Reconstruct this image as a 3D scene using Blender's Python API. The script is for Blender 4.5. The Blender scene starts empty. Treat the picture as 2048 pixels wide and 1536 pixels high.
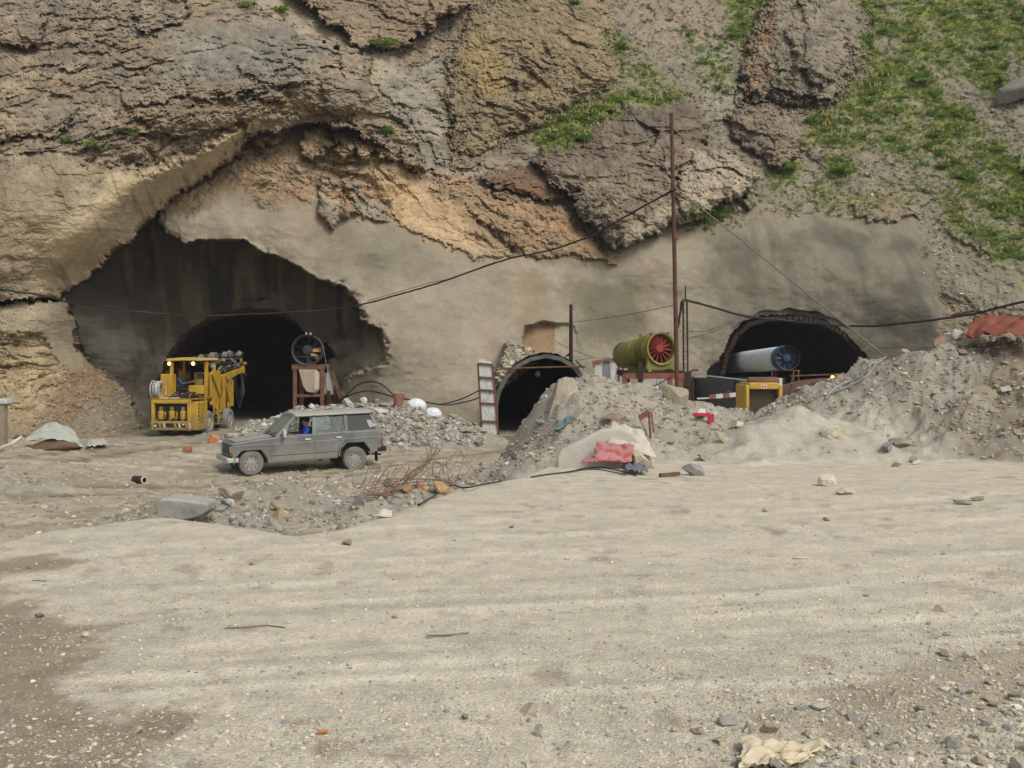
import bpy, bmesh, math, random
import numpy as np
from mathutils import Vector, Matrix, Euler

rng = np.random.default_rng(7)
random.seed(7)
scn = bpy.context.scene
COL = scn.collection

# ---------------------------------------------------------------- camera, sky, sun, exposure
F = 2160.0          # focal length in pixels of the 2048 px wide photograph
HOR = 720.0         # row of the horizon
CZ = 1.70           # eye height over the gravel yard
cam_d = bpy.data.cameras.new('camera'); cam = bpy.data.objects.new('camera', cam_d); COL.objects.link(cam)
cam.location = (0, 0, CZ); cam.rotation_euler = (math.radians(90), 0, 0)
cam_d.sensor_width = 36.0; cam_d.lens = 36.0 * F / 2048.0
cam_d.shift_y = -(768 - HOR) / 2048.0
cam_d.clip_start = 0.1; cam_d.clip_end = 2000
scn.camera = cam

SUN_EL, SUN_AZ = math.radians(46), math.radians(142)   # azimuth measured clockwise from +Y (view direction): right and behind
w = bpy.data.worlds.new('World'); scn.world = w; w.use_nodes = True
nt = w.node_tree; nt.nodes.clear()
sky = nt.nodes.new('ShaderNodeTexSky'); sky.sky_type = 'NISHITA'; sky.sun_disc = False
sky.sun_elevation = SUN_EL; sky.sun_rotation = SUN_AZ
sky.air_density = 1.0; sky.dust_density = 2.5; sky.ozone_density = 1.0
hs = nt.nodes.new('ShaderNodeHueSaturation'); hs.inputs['Saturation'].default_value = 0.35
bg = nt.nodes.new('ShaderNodeBackground'); bg.inputs['Strength'].default_value = 0.15
wo = nt.nodes.new('ShaderNodeOutputWorld')
nt.links.new(sky.outputs[0], hs.inputs['Color']); nt.links.new(hs.outputs[0], bg.inputs['Color']); nt.links.new(bg.outputs[0], wo.inputs['Surface'])
sd = bpy.data.lights.new('sun', 'SUN'); sd.energy = 1.9; sd.angle = math.radians(24); sd.color = (1.0, 0.96, 0.90)
sun = bpy.data.objects.new('sun', sd); COL.objects.link(sun)
sv = Vector((math.sin(SUN_AZ) * math.cos(SUN_EL), math.cos(SUN_AZ) * math.cos(SUN_EL), math.sin(SUN_EL)))
sun.rotation_euler = sv.to_track_quat('Z', 'Y').to_euler(); sun.location = (20, -20, 40)
vs = scn.view_settings; vs.view_transform = 'Standard'; vs.look = 'None'; vs.exposure = 0.0; vs.gamma = 1.0; vs.use_curve_mapping = False
scn.render.engine = 'CYCLES'; scn.cycles.max_bounces = 6; scn.cycles.diffuse_bounces = 3

# ---------------------------------------------------------------- helpers
def P(px, py, Y):
    return Vector(((px - 1024) / F * Y, Y, CZ + (HOR - py) / F * Y))

def lin(r, g, b):
    f = lambda c: (c / 12.92 if c <= 0.04045 else ((c + 0.055) / 1.055) ** 2.4)
    return (f(r / 255), f(g / 255), f(b / 255))

def tag(o, label=None, cat=None, group=None, kind=None):
    if label: o['label'] = label
    if cat: o['category'] = cat
    if group: o['group'] = group
    if kind: o['kind'] = kind
    return o

def thing(name, label, cat, loc=(0, 0, 0), rz=0.0, group=None, rot=None):
    o = bpy.data.objects.new(name, None); COL.objects.link(o)
    o.empty_display_size = 0.1
    o.location = loc; o.rotation_euler = rot if rot else (0, 0, rz)
    return tag(o, label, cat, group)

def link_mesh(name, me, mat=None, parent=None):
    o = bpy.data.objects.new(name, me); COL.objects.link(o)
    if mat is not None:
        for m in (mat if isinstance(mat, (list, tuple)) else [mat]): me.materials.append(m)
    if parent is not None: o.parent = parent
    return o

def copy_tree(o, parent=None):
    kids = [c for c in COL.objects if c.parent == o]
    c = o.copy(); COL.objects.link(c)
    if parent is not None: c.parent = parent
    for k in kids: copy_tree(k, c)
    return c

class MB:
    """collects simple solids and links them as one mesh object"""
    def __init__(s): s.v = []; s.f = []; s.mi = []
    def add(s, v, f, m=0):
        b = len(s.v); s.v += [tuple(x) for x in v]; s.f += [tuple(i + b for i in q) for q in f]; s.mi += [m] * len(f); return s
    def box(s, c, d, rot=None, m=0):
        c = Vector(c); hx, hy, hz = d[0] / 2, d[1] / 2, d[2] / 2
        R = rot if rot is not None else Matrix.Identity(3)
        if not isinstance(R, Matrix): R = Euler(R).to_matrix()
        vs_ = [c + R @ Vector((sx * hx, sy * hy, sz * hz)) for sx in (-1, 1) for sy in (-1, 1) for sz in (-1, 1)]
        return s.add(vs_, [(0, 1, 3, 2), (4, 6, 7, 5), (0, 4, 5, 1), (2, 3, 7, 6), (0, 2, 6, 4), (1, 5, 7, 3)], m)
    def beam(s, a, b, w=0.1, h=None, up=(0, 0, 1), m=0):
        a = Vector(a); b = Vector(b); h = h or w; d = (b - a); L = d.length; d.normalize()
        u = Vector(up)
        if abs(d.dot(u)) > 0.98: u = Vector((0, 1, 0))
        x = d.cross(u).normalized(); z = x.cross(d).normalized()
        R = Matrix((x, d, z)).transposed()
        return s.box((a + b) / 2, (w, L, h), R, m)
    def tube(s, pts, r, n=6, cap=True, m=0):
        pts = [Vector(p) for p in pts]; rs = r if isinstance(r, (list, tuple)) else [r] * len(pts)
        V = []; Fc = []; up = None
        for i, p in enumerate(pts):
            d = (pts[min(i + 1, len(pts) - 1)] - pts[max(i - 1, 0)]).normalized()
            if up is None:
                up = Vector((0, 0, 1)) if abs(d.z) < 0.9 else Vector((0, 1, 0))
            x = d.cross(up); x = x.normalized() if x.length > 1e-6 else Vector((1, 0, 0))
            up = x.cross(d).normalized()
            for k in range(n):
                a = 2 * math.pi * k / n
                V.append(p + (x * math.cos(a) + up * math.sin(a)) * rs[i])
        for i in range(len(pts) - 1):
            for k in range(n):
                Fc.append((i * n + k, i * n + (k + 1) % n, (i + 1) * n + (k + 1) % n, (i + 1) * n + k))
        if cap:
            Fc.append(tuple(range(n))[::-1]); Fc.append(tuple((len(pts) - 1) * n + k for k in range(n)))
        return s.add(V, Fc, m)
    def cyl(s, a, b, r, r2=None, n=16, cap=True, m=0):
        return s.tube([a, b], [r, r if r2 is None else r2], n, cap, m)
    def lathe(s, prof, a, axis, n=24, closed=False, m=0):
        """prof: list of (r, t) along axis from point a"""
        a = Vector(a); d = Vector(axis).normalized()
        u = Vector((0, 0, 1)) if abs(d.z) < 0.9 else Vector((0, 1, 0))
        x = d.cross(u).normalized(); y = x.cross(d).normalized()
        V = [a + d * t + (x * math.cos(2 * math.pi * k / n) + y * math.sin(2 * math.pi * k / n)) * r for r, t in prof for k in range(n)]
        Fc = []
        N = len(prof)
        for i in range(N if closed else N - 1):
            j = (i + 1) % N
            for k in range(n):
                Fc.append((i * n + k, i * n + (k + 1) % n, j * n + (k + 1) % n, j * n + k))
        return s.add(V, Fc, m)
    def prism(s, poly, x0, x1, plane='xz', m=0):
        """poly extruded along the third axis from x0 to x1"""
        n = len(poly)
        def mk(p, t):
            if plane == 'xz': return (p[0], t, p[1])
            if plane == 'yz': return (t, p[0], p[1])
            return (p[0], p[1], t)
        V = [mk(p, x0) for p in poly] + [mk(p, x1) for p in poly]
        Fc = [tuple(range(n)), tuple(range(2 * n - 1, n - 1, -1))] + [(i, i + n, (i + 1) % n + n, (i + 1) % n) for i in range(n)]
        return s.add(V, Fc, m)
    def build(s, name, mat, parent=None, smooth=35, bevel=0, segs=2):
        me = bpy.data.meshes.new(name); me.from_pydata(s.v, [], s.f)
        bm = bmesh.new(); bm.from_mesh(me)
        bmesh.ops.recalc_face_normals(bm, faces=bm.faces)
        bm.to_mesh(me); bm.free()
        o = link_mesh(name, me, mat, parent)
        if isinstance(mat, (list, tuple)): me.polygons.foreach_set('material_index', s.mi)
        if smooth:
            me.polygons.foreach_set('use_smooth', [True] * len(me.polygons))
            try: me.set_sharp_from_angle(angle=math.radians(smooth))
            except Exception: pass
        if bevel:
            b = o.modifiers.new('bevel', 'BEVEL'); b.width = bevel; b.segments = segs; b.limit_method = 'ANGLE'; b.angle_limit = math.radians(40)
        return o

# ---------------------------------------------------------------- materials
def mat_pbr(name, col, rough=0.7, metal=0.0, var=0.25, scale=6.0, dust=0.0, dmin=0.3, dustcol=None, bump=0.0, spec=0.3, rust=0.0, bscale=None, coord='Object'):
    m = bpy.data.materials.new(name); m.use_nodes = True; t = m.node_tree; N = t.nodes; L = t.links
    b = N['Principled BSDF']; b.inputs['Roughness'].default_value = rough; b.inputs['Metallic'].default_value = metal
    b.inputs['Specular IOR Level'].default_value = spec
    tc = N.new('ShaderNodeTexCoord')
    n1 = N.new('ShaderNodeTexNoise'); n1.inputs['Scale'].default_value = scale; n1.inputs['Detail'].default_value = 6; n1.inputs['Roughness'].default_value = 0.65
    L.new(tc.outputs[coord], n1.inputs['Vector'])
    mr = N.new('ShaderNodeMapRange'); mr.inputs['From Min'].default_value = 0.3; mr.inputs['From Max'].default_value = 0.7
    mr.inputs['To Min'].default_value = 1 - var; mr.inputs['To Max'].default_value = 1 + var
    L.new(n1.outputs['Fac'], mr.inputs['Value'])
    mx = N.new('ShaderNodeMix'); mx.data_type = 'RGBA'; mx.blend_type = 'MULTIPLY'; mx.inputs[0].default_value = 1
    mx.inputs[6].default_value = (*col, 1); L.new(mr.outputs[0], mx.inputs[7])
    out = mx.outputs[2]
    if rust > 0:
        n2 = N.new('ShaderNodeTexNoise'); n2.inputs['Scale'].default_value = scale * 0.8; n2.inputs['Detail'].default_value = 8; n2.inputs['Roughness'].default_value = 0.7
        mp = N.new('ShaderNodeMapping'); mp.inputs['Location'].default_value = (3.1, 7.7, 1.3); L.new(tc.outputs[coord], mp.inputs['Vector']); L.new(mp.outputs[0], n2.inputs['Vector'])
        r2 = N.new('ShaderNodeMapRange'); r2.inputs['From Min'].default_value = 0.62 - 0.25 * rust; r2.inputs['From Max'].default_value = 0.72 - 0.2 * rust
        L.new(n2.outputs['Fac'], r2.inputs['Value'])
        m2 = N.new('ShaderNodeMix'); m2.data_type = 'RGBA'; L.new(r2.outputs[0], m2.inputs[0]); L.new(out, m2.inputs[6]); m2.inputs[7].default_value = (0.11, 0.045, 0.02, 1)
        out = m2.outputs[2]
    if dust > 0:
        g = N.new('ShaderNodeNewGeometry'); sx = N.new('ShaderNodeSeparateXYZ'); L.new(g.outputs['Normal'], sx.inputs[0])
        ad = N.new('ShaderNodeMath'); ad.operation = 'MULTIPLY_ADD'; L.new(sx.outputs['Z'], ad.inputs[0]); ad.inputs[1].default_value = 0.45; L.new(n1.outputs['Fac'], ad.inputs[2])
        r3 = N.new('ShaderNodeMapRange'); r3.inputs['From Min'].default_value = 0.35; r3.inputs['From Max'].default_value = 0.95
        r3.inputs['To Max'].default_value = dust; r3.inputs['To Min'].default_value = dust * dmin; L.new(ad.outputs[0], r3.inputs['Value'])
        m3 = N.new('ShaderNodeMix'); m3.data_type = 'RGBA'; L.new(r3.outputs[0], m3.inputs[0]); L.new(out, m3.inputs[6]); m3.inputs[7].default_value = (*(dustcol or (0.36, 0.33, 0.27)), 1)
        out = m3.outputs[2]
    L.new(out, b.inputs['Base Color'])
    if bump > 0:
        nb = N.new('ShaderNodeTexNoise'); nb.inputs['Scale'].default_value = bscale or scale * 4; nb.inputs['Detail'].default_value = 8; L.new(tc.outputs[coord], nb.inputs['Vector'])
        bp = N.new('ShaderNodeBump'); bp.inputs['Strength'].default_value = bump; bp.inputs['Distance'].default_value = 0.05
        L.new(nb.outputs['Fac'], bp.inputs['Height']); L.new(bp.outputs[0], b.inputs['Normal'])
    return m

def mat_vcol(name, bump=0.5, s1=1.2, s2=9.0, var=0.22, rough=0.95, spec=0.15, bdist=0.08, voro=0.0, s3=0):
    """soil and rock: colour attribute 'albedo' times mottling, two scales of fine relief"""
    m = bpy.data.materials.new(name); m.use_nodes = True; t = m.node_tree; N = t.nodes; L = t.links
    b = N['Principled BSDF']; b.inputs['Roughness'].default_value = rough; b.inputs['Specular IOR Level'].default_value = spec
    at = N.new('ShaderNodeAttribute'); at.attribute_name = 'albedo'
    tc = N.new('ShaderNodeTexCoord')
    def noise(sc, det, ro):
        n = N.new('ShaderNodeTexNoise'); n.inputs['Scale'].default_value = sc; n.inputs['Detail'].default_value = det; n.inputs['Roughness'].default_value = ro
        L.new(tc.outputs['Object'], n.inputs['Vector']); return n
    a = noise(s1, 8, 0.7); c = noise(s2, 6, 0.75)
    mul = N.new('ShaderNodeMath'); mul.operation = 'ADD'; L.new(a.outputs['Fac'], mul.inputs[0]); L.new(c.outputs['Fac'], mul.inputs[1])
    mr = N.new('ShaderNodeMapRange'); mr.inputs['From Min'].default_value = 0.65; mr.inputs['From Max'].default_value = 1.35
    mr.inputs['To Min'].default_value = 1 - var; mr.inputs['To Max'].default_value = 1 + var; L.new(mul.outputs[0], mr.inputs['Value'])
    mx = N.new('ShaderNodeMix'); mx.data_type = 'RGBA'; mx.blend_type = 'MULTIPLY'; mx.inputs[0].default_value = 1
    L.new(at.outputs['Color'], mx.inputs[6]); L.new(mr.outputs[0], mx.inputs[7])
    col_out = mx.outputs[2]
    if s3:
        vg = N.new('ShaderNodeTexVoronoi'); vg.inputs['Scale'].default_value = s3; L.new(tc.outputs['Object'], vg.inputs['Vector'])
        vb = N.new('ShaderNodeTexVoronoi'); vb.inputs['Scale'].default_value = s3 * .3; L.new(tc.outputs['Object'], vb.inputs['Vector'])
        sep = N.new('ShaderNodeSeparateColor'); L.new(vg.outputs['Color'], sep.inputs[0]); sep2 = N.new('ShaderNodeSeparateColor'); L.new(vb.outputs['Color'], sep2.inputs[0])
        ad = N.new('ShaderNodeMath'); ad.operation = 'ADD'; L.new(sep.outputs[0], ad.inputs[0]); L.new(sep2.outputs[1], ad.inputs[1])
        m3 = N.new('ShaderNodeMapRange'); m3.inputs['From Max'].default_value = 2.0; m3.inputs['To Min'].default_value = .78; m3.inputs['To Max'].default_value = 1.22; L.new(ad.outputs[0], m3.inputs['Value'])
        my = N.new('ShaderNodeMix'); my.data_type = 'RGBA'; my.blend_type = 'MULTIPLY'; my.inputs[0].default_value = 1; L.new(col_out, my.inputs[6]); L.new(m3.outputs[0], my.inputs[7]); col_out = my.outputs[2]
    L.new(col_out, b.inputs['Base Color'])
    hsum = c.outputs['Fac']
    if voro > 0:
        vo = N.new('ShaderNodeTexVoronoi'); vo.inputs['Scale'].default_value = s2 * 1.3; L.new(tc.outputs['Object'], vo.inputs['Vector'])
        ma = N.new('ShaderNodeMath'); ma.operation = 'MULTIPLY_ADD'; L.new(vo.outputs['Distance'], ma.inputs[0]); ma.inputs[1].default_value = -voro; L.new(c.outputs['Fac'], ma.inputs[2]); hsum = ma.outputs[0]
    bp = N.new('ShaderNodeBump'); bp.inputs['Strength'].default_value = bump; bp.inputs['Distance'].default_value = bdist
    L.new(hsum, bp.inputs['Height']); L.new(bp.outputs[0], b.inputs['Normal'])
    return m

def mat_plain(name, col, rough=0.6, metal=0.0, spec=0.4):
    m = bpy.data.materials.new(name); m.use_nodes = True; b = m.node_tree.nodes['Principled BSDF']
    b.inputs['Base Color'].default_value = (*col, 1); b.inputs['Roughness'].default_value = rough; b.inputs['Metallic'].default_value = metal; b.inputs['Specular IOR Level'].default_value = spec
    return m

def mat_emit(name, col, strength):
    m = bpy.data.materials.new(name); m.use_nodes = True; b = m.node_tree.nodes['Principled BSDF']
    b.inputs['Base Color'].default_value = (*col, 1); b.inputs['Emission Color'].default_value = (*col, 1); b.inputs['Emission Strength'].default_value = strength
    return m

# ---------------------------------------------------------------- numpy noise
def _h(ix, iy, seed):
    h = (ix.astype(np.int64) * 374761393 + iy.astype(np.int64) * 668265263 + seed * 1442695041) & 0xFFFFFFFF
    h = ((h ^ (h >> 13)) * 1274126177) & 0xFFFFFFFF
    h = ((h ^ (h >> 16)) * 2246822519) & 0xFFFFFFFF
    return (h ^ (h >> 15)) & 0xFFFFFFFF

def pn(x, y, seed=0):
    ix = np.floor(x); iy = np.floor(y); fx = x - ix; fy = y - iy
    u = fx * fx * fx * (fx * (fx * 6 - 15) + 10); v = fy * fy * fy * (fy * (fy * 6 - 15) + 10)
    def g(dx, dy):
        a = _h(ix + dx, iy + dy, seed) * (2 * math.pi / 4294967296.0)
        return np.cos(a) * (fx - dx) + np.sin(a) * (fy - dy)
    a = g(0, 0); b = g(1, 0); c = g(0, 1); d = g(1, 1)
    return 1.4 * (a + u * (b - a) + v * (c + u * (d - c) - a - u * (b - a)))

def fbm(x, y, octv=4, seed=0, gain=0.5, lac=2.03):
    s = 0; a = 1.0
    for o in range(octv):
        s = s + a * pn(x * lac ** o + 17.3 * o, y * lac ** o - 9.1 * o, seed + o); a *= gain
    return s

def ridged(x, y, octv=4, seed=0, gain=0.5):
    s = 0; a = 1.0
    for o in range(octv):
        s = s + a * (1 - 2 * np.abs(pn(x * 2.1 ** o + 5.7 * o, y * 2.1 ** o + 3.3 * o, seed + o))); a *= gain
    return s

def facet(u, v, seed=0, tilt=0.9, jit=0.85):
    """angular blocks: every Voronoi cell is a plane of its own height and tilt; returns height and closeness to a joint"""
    iu = np.floor(u); iv = np.floor(v)
    d1 = np.full(u.shape, 9e9); d2 = np.full(u.shape, 9e9); hh = np.zeros(u.shape)
    for dx in (-1, 0, 1):
        for dy in (-1, 0, 1):
            cx = iu + dx; cy = iv + dy
            h = _h(cx, cy, seed); h2 = _h(cx, cy, seed + 91); h3 = _h(cx, cy, seed + 173)
            px = cx + 0.5 + jit * (h / 4294967296.0 - 0.5); py = cy + 0.5 + jit * (h2 / 4294967296.0 - 0.5)
            ex = u - px; ey = v - py; d = ex * ex + ey * ey
            val = (h3 / 4294967296.0 - 0.5) + tilt * (((h & 1023) / 1023.0 - 0.5) * ex + ((h2 & 1023) / 1023.0 - 0.5) * ey)
            m = d < d1
            d2 = np.where(m, d1, np.minimum(d2, d)); hh = np.where(m, val, hh); d1 = np.where(m, d, d1)
    return hh, np.sqrt(d2) - np.sqrt(d1)

def rbf(ctrl, qx, qy, sx=1.0, sy=1.0, c=1.0):
    C = np.array(ctrl, float); A = np.stack([C[:, 0] / sx, C[:, 1] / sy], 1); n = len(A)
    ker = lambda r2: np.sqrt(r2 + c * c)
    K = ker(((A[:, None] - A[None]) ** 2).sum(-1))
    M = np.zeros((n + 3, n + 3)); M[:n, :n] = K; M[:n, n] = 1; M[:n, n + 1:] = A; M[n, :n] = 1; M[n + 1:, :n] = A.T
    w_ = np.linalg.solve(M, np.concatenate([C[:, 2], [0, 0, 0]]))
    x = qx / sx; y = qy / sy; out = w_[n] + w_[n + 1] * x + w_[n + 2] * y
    for i in range(n): out = out + w_[i] * np.sqrt((x - A[i, 0]) ** 2 + (y - A[i, 1]) ** 2 + c * c)
    return out

def sdf(poly, x, y):
    """signed distance, positive inside"""
    Pn = np.array(poly, float); d = np.full(x.shape, 1e18); ins = np.zeros(x.shape, bool)
    n = len(Pn)
    for i in range(n):
        ax, ay = Pn[i]; bx, by = Pn[(i + 1) % n]; ex, ey = bx - ax, by - ay
        t = np.clip(((x - ax) * ex + (y - ay) * ey) / (ex * ex + ey * ey + 1e-12), 0, 1)
        d = np.minimum(d, (x - ax - t * ex) ** 2 + (y - ay - t * ey) ** 2)
        if ay != by:
            cr = (ay > y) != (by > y); xi = ax + (y - ay) * ex / (by - ay); ins ^= cr & (x < xi)
    d = np.sqrt(d); return np.where(ins, d, -d)

def sstep(a, b, x):
    t = np.clip((x - a) / (b - a), 0, 1); return t * t * (3 - 2 * t)

def grid_mesh(name, X, Y, Z, keep=None, col=None, mats=None, fmat=None, smooth=True):
    nr, nc = X.shape
    idx = np.arange(nr * nc).reshape(nr, nc)
    q = np.stack([idx[:-1, :-1], idx[1:, :-1], idx[1:, 1:], idx[:-1, 1:]], -1).reshape(-1, 4)
    if keep is not None: q = q[keep.reshape(-1)]
    used = np.zeros(nr * nc, bool); used[q.reshape(-1)] = True
    remap = np.cumsum(used) - 1; q = remap[q]
    co = np.stack([X, Y, Z], -1).reshape(-1, 3)[used]
    me = bpy.data.meshes.new(name)
    me.vertices.add(len(co)); me.vertices.foreach_set('co', co.astype(np.float32).reshape(-1))
    me.loops.add(len(q) * 4); me.loops.foreach_set('vertex_index', q.astype(np.int32).reshape(-1))
    me.polygons.add(len(q)); me.polygons.foreach_set('loop_start', (np.arange(len(q)) * 4).astype(np.int32))
    try: me.polygons.foreach_set('loop_total', np.full(len(q), 4, np.int32))
    except Exception: pass
    me.polygons.foreach_set('use_smooth', np.full(len(q), smooth, bool))
    me.update(calc_edges=True)
    if col is not None:
        a = me.color_attributes.new('albedo', 'FLOAT_COLOR', 'POINT')
        c = np.concatenate([col.reshape(-1, 3)[used], np.ones((used.sum(), 1))], 1)
        a.data.foreach_set('color', c.astype(np.float32).reshape(-1))
    return me

def soup_mesh(name, V, Fc, col=None, smooth=False):
    """triangle soup from numpy arrays"""
    me = bpy.data.meshes.new(name)
    me.vertices.add(len(V)); me.vertices.foreach_set('co', V.astype(np.float32).reshape(-1))
    k = Fc.shape[1]
    me.loops.add(len(Fc) * k); me.loops.foreach_set('vertex_index', Fc.astype(np.int32).reshape(-1))
    me.polygons.add(len(Fc)); me.polygons.foreach_set('loop_start', (np.arange(len(Fc)) * k).astype(np.int32))
    try: me.polygons.foreach_set('loop_total', np.full(len(Fc), k, np.int32))
    except Exception: pass
    me.polygons.foreach_set('use_smooth', np.full(len(Fc), smooth, bool))
    me.update(calc_edges=True)
    if col is not None:
        a = me.color_attributes.new('albedo', 'FLOAT_COLOR', 'POINT')
        a.data.foreach_set('color', np.concatenate([col, np.ones((len(col), 1))], 1).astype(np.float32).reshape(-1))
    return me
# ================================================================ THE MOUNTAINSIDE
# one sheet of rock measured as distance over bearing and elevation, with boulders, ledges and recesses modelled on it
def axis(a, b, step, lo, hi, coarse):
    mid = np.arange(a, b + step, step)
    l = [a]; s = step
    while l[-1] > lo: s = min(s * 1.25, coarse); l.append(l[-1] - s)
    h = [b]; s = step
    while h[-1] < hi: s = min(s * 1.25, coarse); h.append(h[-1] + s)
    return np.unique(np.concatenate([l[::-1], mid, h]))
gx = axis(-14, 2062, 2.5, -520, 2560, 30); gy = axis(-10, 880, 2.5, -900, 900, 40)
PX, PY = np.meshgrid(gx, gy)

base = [(-500,850,40),(0,850,43),(150,850,46),(300,850,49),(480,850,50),(680,850,47.5),(780,850,45.5),(900,850,45.5),(1000,850,46),(1150,850,49),(1300,850,52),(1450,850,54),(1600,850,54.5),(1750,850,53),(1900,850,49),(2048,850,47),(2550,850,46),
(-500,650,41),(0,650,43.5),(780,690,46.3),(765,650,46.4),(715,595,46.4),(640,552,46.3),(560,505,46.3),(490,478,46.4),(400,476,46.4),(320,440,46.6),(850,650,47),(950,650,48),(1100,650,50.5),(1300,650,53),(1450,650,54.5),(1600,650,55),(1750,650,54),(1900,650,51),(2048,650,50),(2550,650,49),
(-500,500,43),(700,500,47.2),(800,500,48.3),(950,500,50),(1100,500,52),(1300,500,54),(1450,500,55.5),(1600,500,56),(1750,500,56),(1900,500,55.5),(2048,500,55),(2550,500,53),
(480,400,47.2),(560,440,46.8),(650,400,48.0),(800,400,50),(950,400,52),(1100,400,54),(1250,400,56.5),(1450,400,58.5),(1650,400,60),(1850,400,60),(2048,400,60),(2550,400,58),
(0,300,48),(300,300,48.6),(500,300,48.3),(560,320,48.2),(640,310,48.6),(720,315,49.3),(800,335,50.2),(850,300,53.5),(1000,300,57),(1200,300,59.5),(1400,300,62),(1600,300,63),(1800,300,64),(2048,300,64),(2550,300,62),
(0,150,51),(300,150,52),(500,150,53),(700,150,56),(850,150,61),(1000,150,61),(1200,150,63),(1400,150,68),(1600,150,69),(1800,150,70),(2048,150,70),(2550,150,69),
(-500,0,52),(0,0,54),(300,0,55),(500,0,57),(700,0,63),(900,0,68),(1100,0,67),(1300,0,71),(1500,0,75),(1800,0,77),(2048,0,77),(2550,0,76),
(-500,-400,66),(500,-400,74),(1200,-400,86),(2048,-400,95),(2550,-400,94),(-500,-900,95),(500,-900,100),(1200,-900,110),(2550,-900,120)]
D = rbf(base, PX, PY, 100, 100, 0.6)
D0 = D.copy()
WX = (PX - 1024) / F * D0; WZ = CZ + (HOR - PY) / F * D0      # metric face coordinates for the relief

# jagged outlines: the masses are looked up through a warp
wx = 13 * fbm(PX / 60, PY / 60, 3, 5) + 7 * fbm(PX / 15, PY / 15, 4, 15, .6)
wy = 13 * fbm(PX / 60, PY / 60, 3, 25) + 7 * fbm(PX / 15, PY / 15, 4, 35, .6)
QX = PX + wx; QY = PY + wy
QXs = PX + 0.32 * wx; QYs = PY + 0.32 * wy

HEAP_ABS = {}
M1 = [(-900,-900),(300,-900),(420,-200),(478,-12),(545,42),(620,78),(700,98),(738,120),(745,185),(790,225),(830,280),(850,335),(815,325),(770,300),(700,262),(640,248),(600,250),(510,276),(478,302),(400,362),(320,422),(205,532),(130,592),(60,600),(-900,625)]
c1 = [(-500,600,38),(0,600,40.5),(60,597,41.2),(130,590,43.2),(205,532,44.4),(320,422,45.9),(400,362,46.6),(480,300,47.3),(600,250,48),(740,280,49.5),(830,300,51),
(-500,300,39),(0,450,40),(150,450,41.3),(200,420,42.2),(300,335,43.6),(400,285,44.8),(0,300,41.5),(200,270,42.9),(480,235,45.6),(600,190,46.8),(700,180,48.2),
(0,150,45),(200,150,46),(400,120,47.5),(600,100,50),(700,105,53),(0,0,49),(200,0,50),(450,0,54),(550,42,54.5),(-500,0,46),(-500,-200,52),(420,-200,60),(300,-900,92),(-500,-900,88)]
RECESS = [(125,592),(205,531),(320,421),(316,445),(334,470),(372,486),(398,481),(440,478),(490,482),(528,505),(560,513),(600,535),(640,560),(690,575),(714,600),(718,640),(742,650),(764,660),(768,690),(772,718),(748,736),(705,745),(690,760),(680,800),(690,900),(290,900),(262,800),(232,762),(190,740),(165,695),(150,640)]
c2 = [(140,610,45.5),(180,680,46.4),(250,550,49.8),(300,470,49),(400,490,50.2),(500,500,50.3),(600,560,50.4),(700,610,49.6),(720,680,49.2),(760,700,47.6),(740,735,47.2),(300,650,50),(230,720,48),(260,790,49),(290,850,49.5),(480,720,51),(480,600,50.8),(660,760,50),(690,850,48.5),(640,700,50.6),(400,850,51)]
SHOULDER = [(-900,610),(0,604),(70,600),(130,598),(146,640),(152,680),(168,715),(200,738),(238,762),(268,798),(300,840),(330,900),(-900,900)]
c4 = [(-500,620,38.5),(0,620,41),(100,620,42.3),(145,650,44.2),(160,700,44.6),(0,720,40.2),(60,700,40.8),(130,720,42.6),(200,745,45),(240,770,46.2),(270,810,46.6),(0,800,38.5),(110,800,40.5),(60,860,38),(150,860,40.2),(220,850,42.5),(300,850,47),(0,880,36.5),(150,885,38.5),(-500,850,35)]
for poly, ctl, qx_, qy_ in ((RECESS, c2, QXs, QYs), (M1, c1, QX, QY), (SHOULDER, c4, QX, QY)):
    s = sdf(poly, qx_, qy_); v = rbf(ctl, PX, PY, 100, 100, 0.4)
    k = sstep(-1.0, 2.0, s)
    D = D * (1 - k) + np.where(s > -3, v, D) * k
S_M1 = sdf(M1, QX, QY); S_REC = sdf(RECESS, QXs, QYs); S_SH = sdf(SHOULDER, QX, QY)

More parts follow.
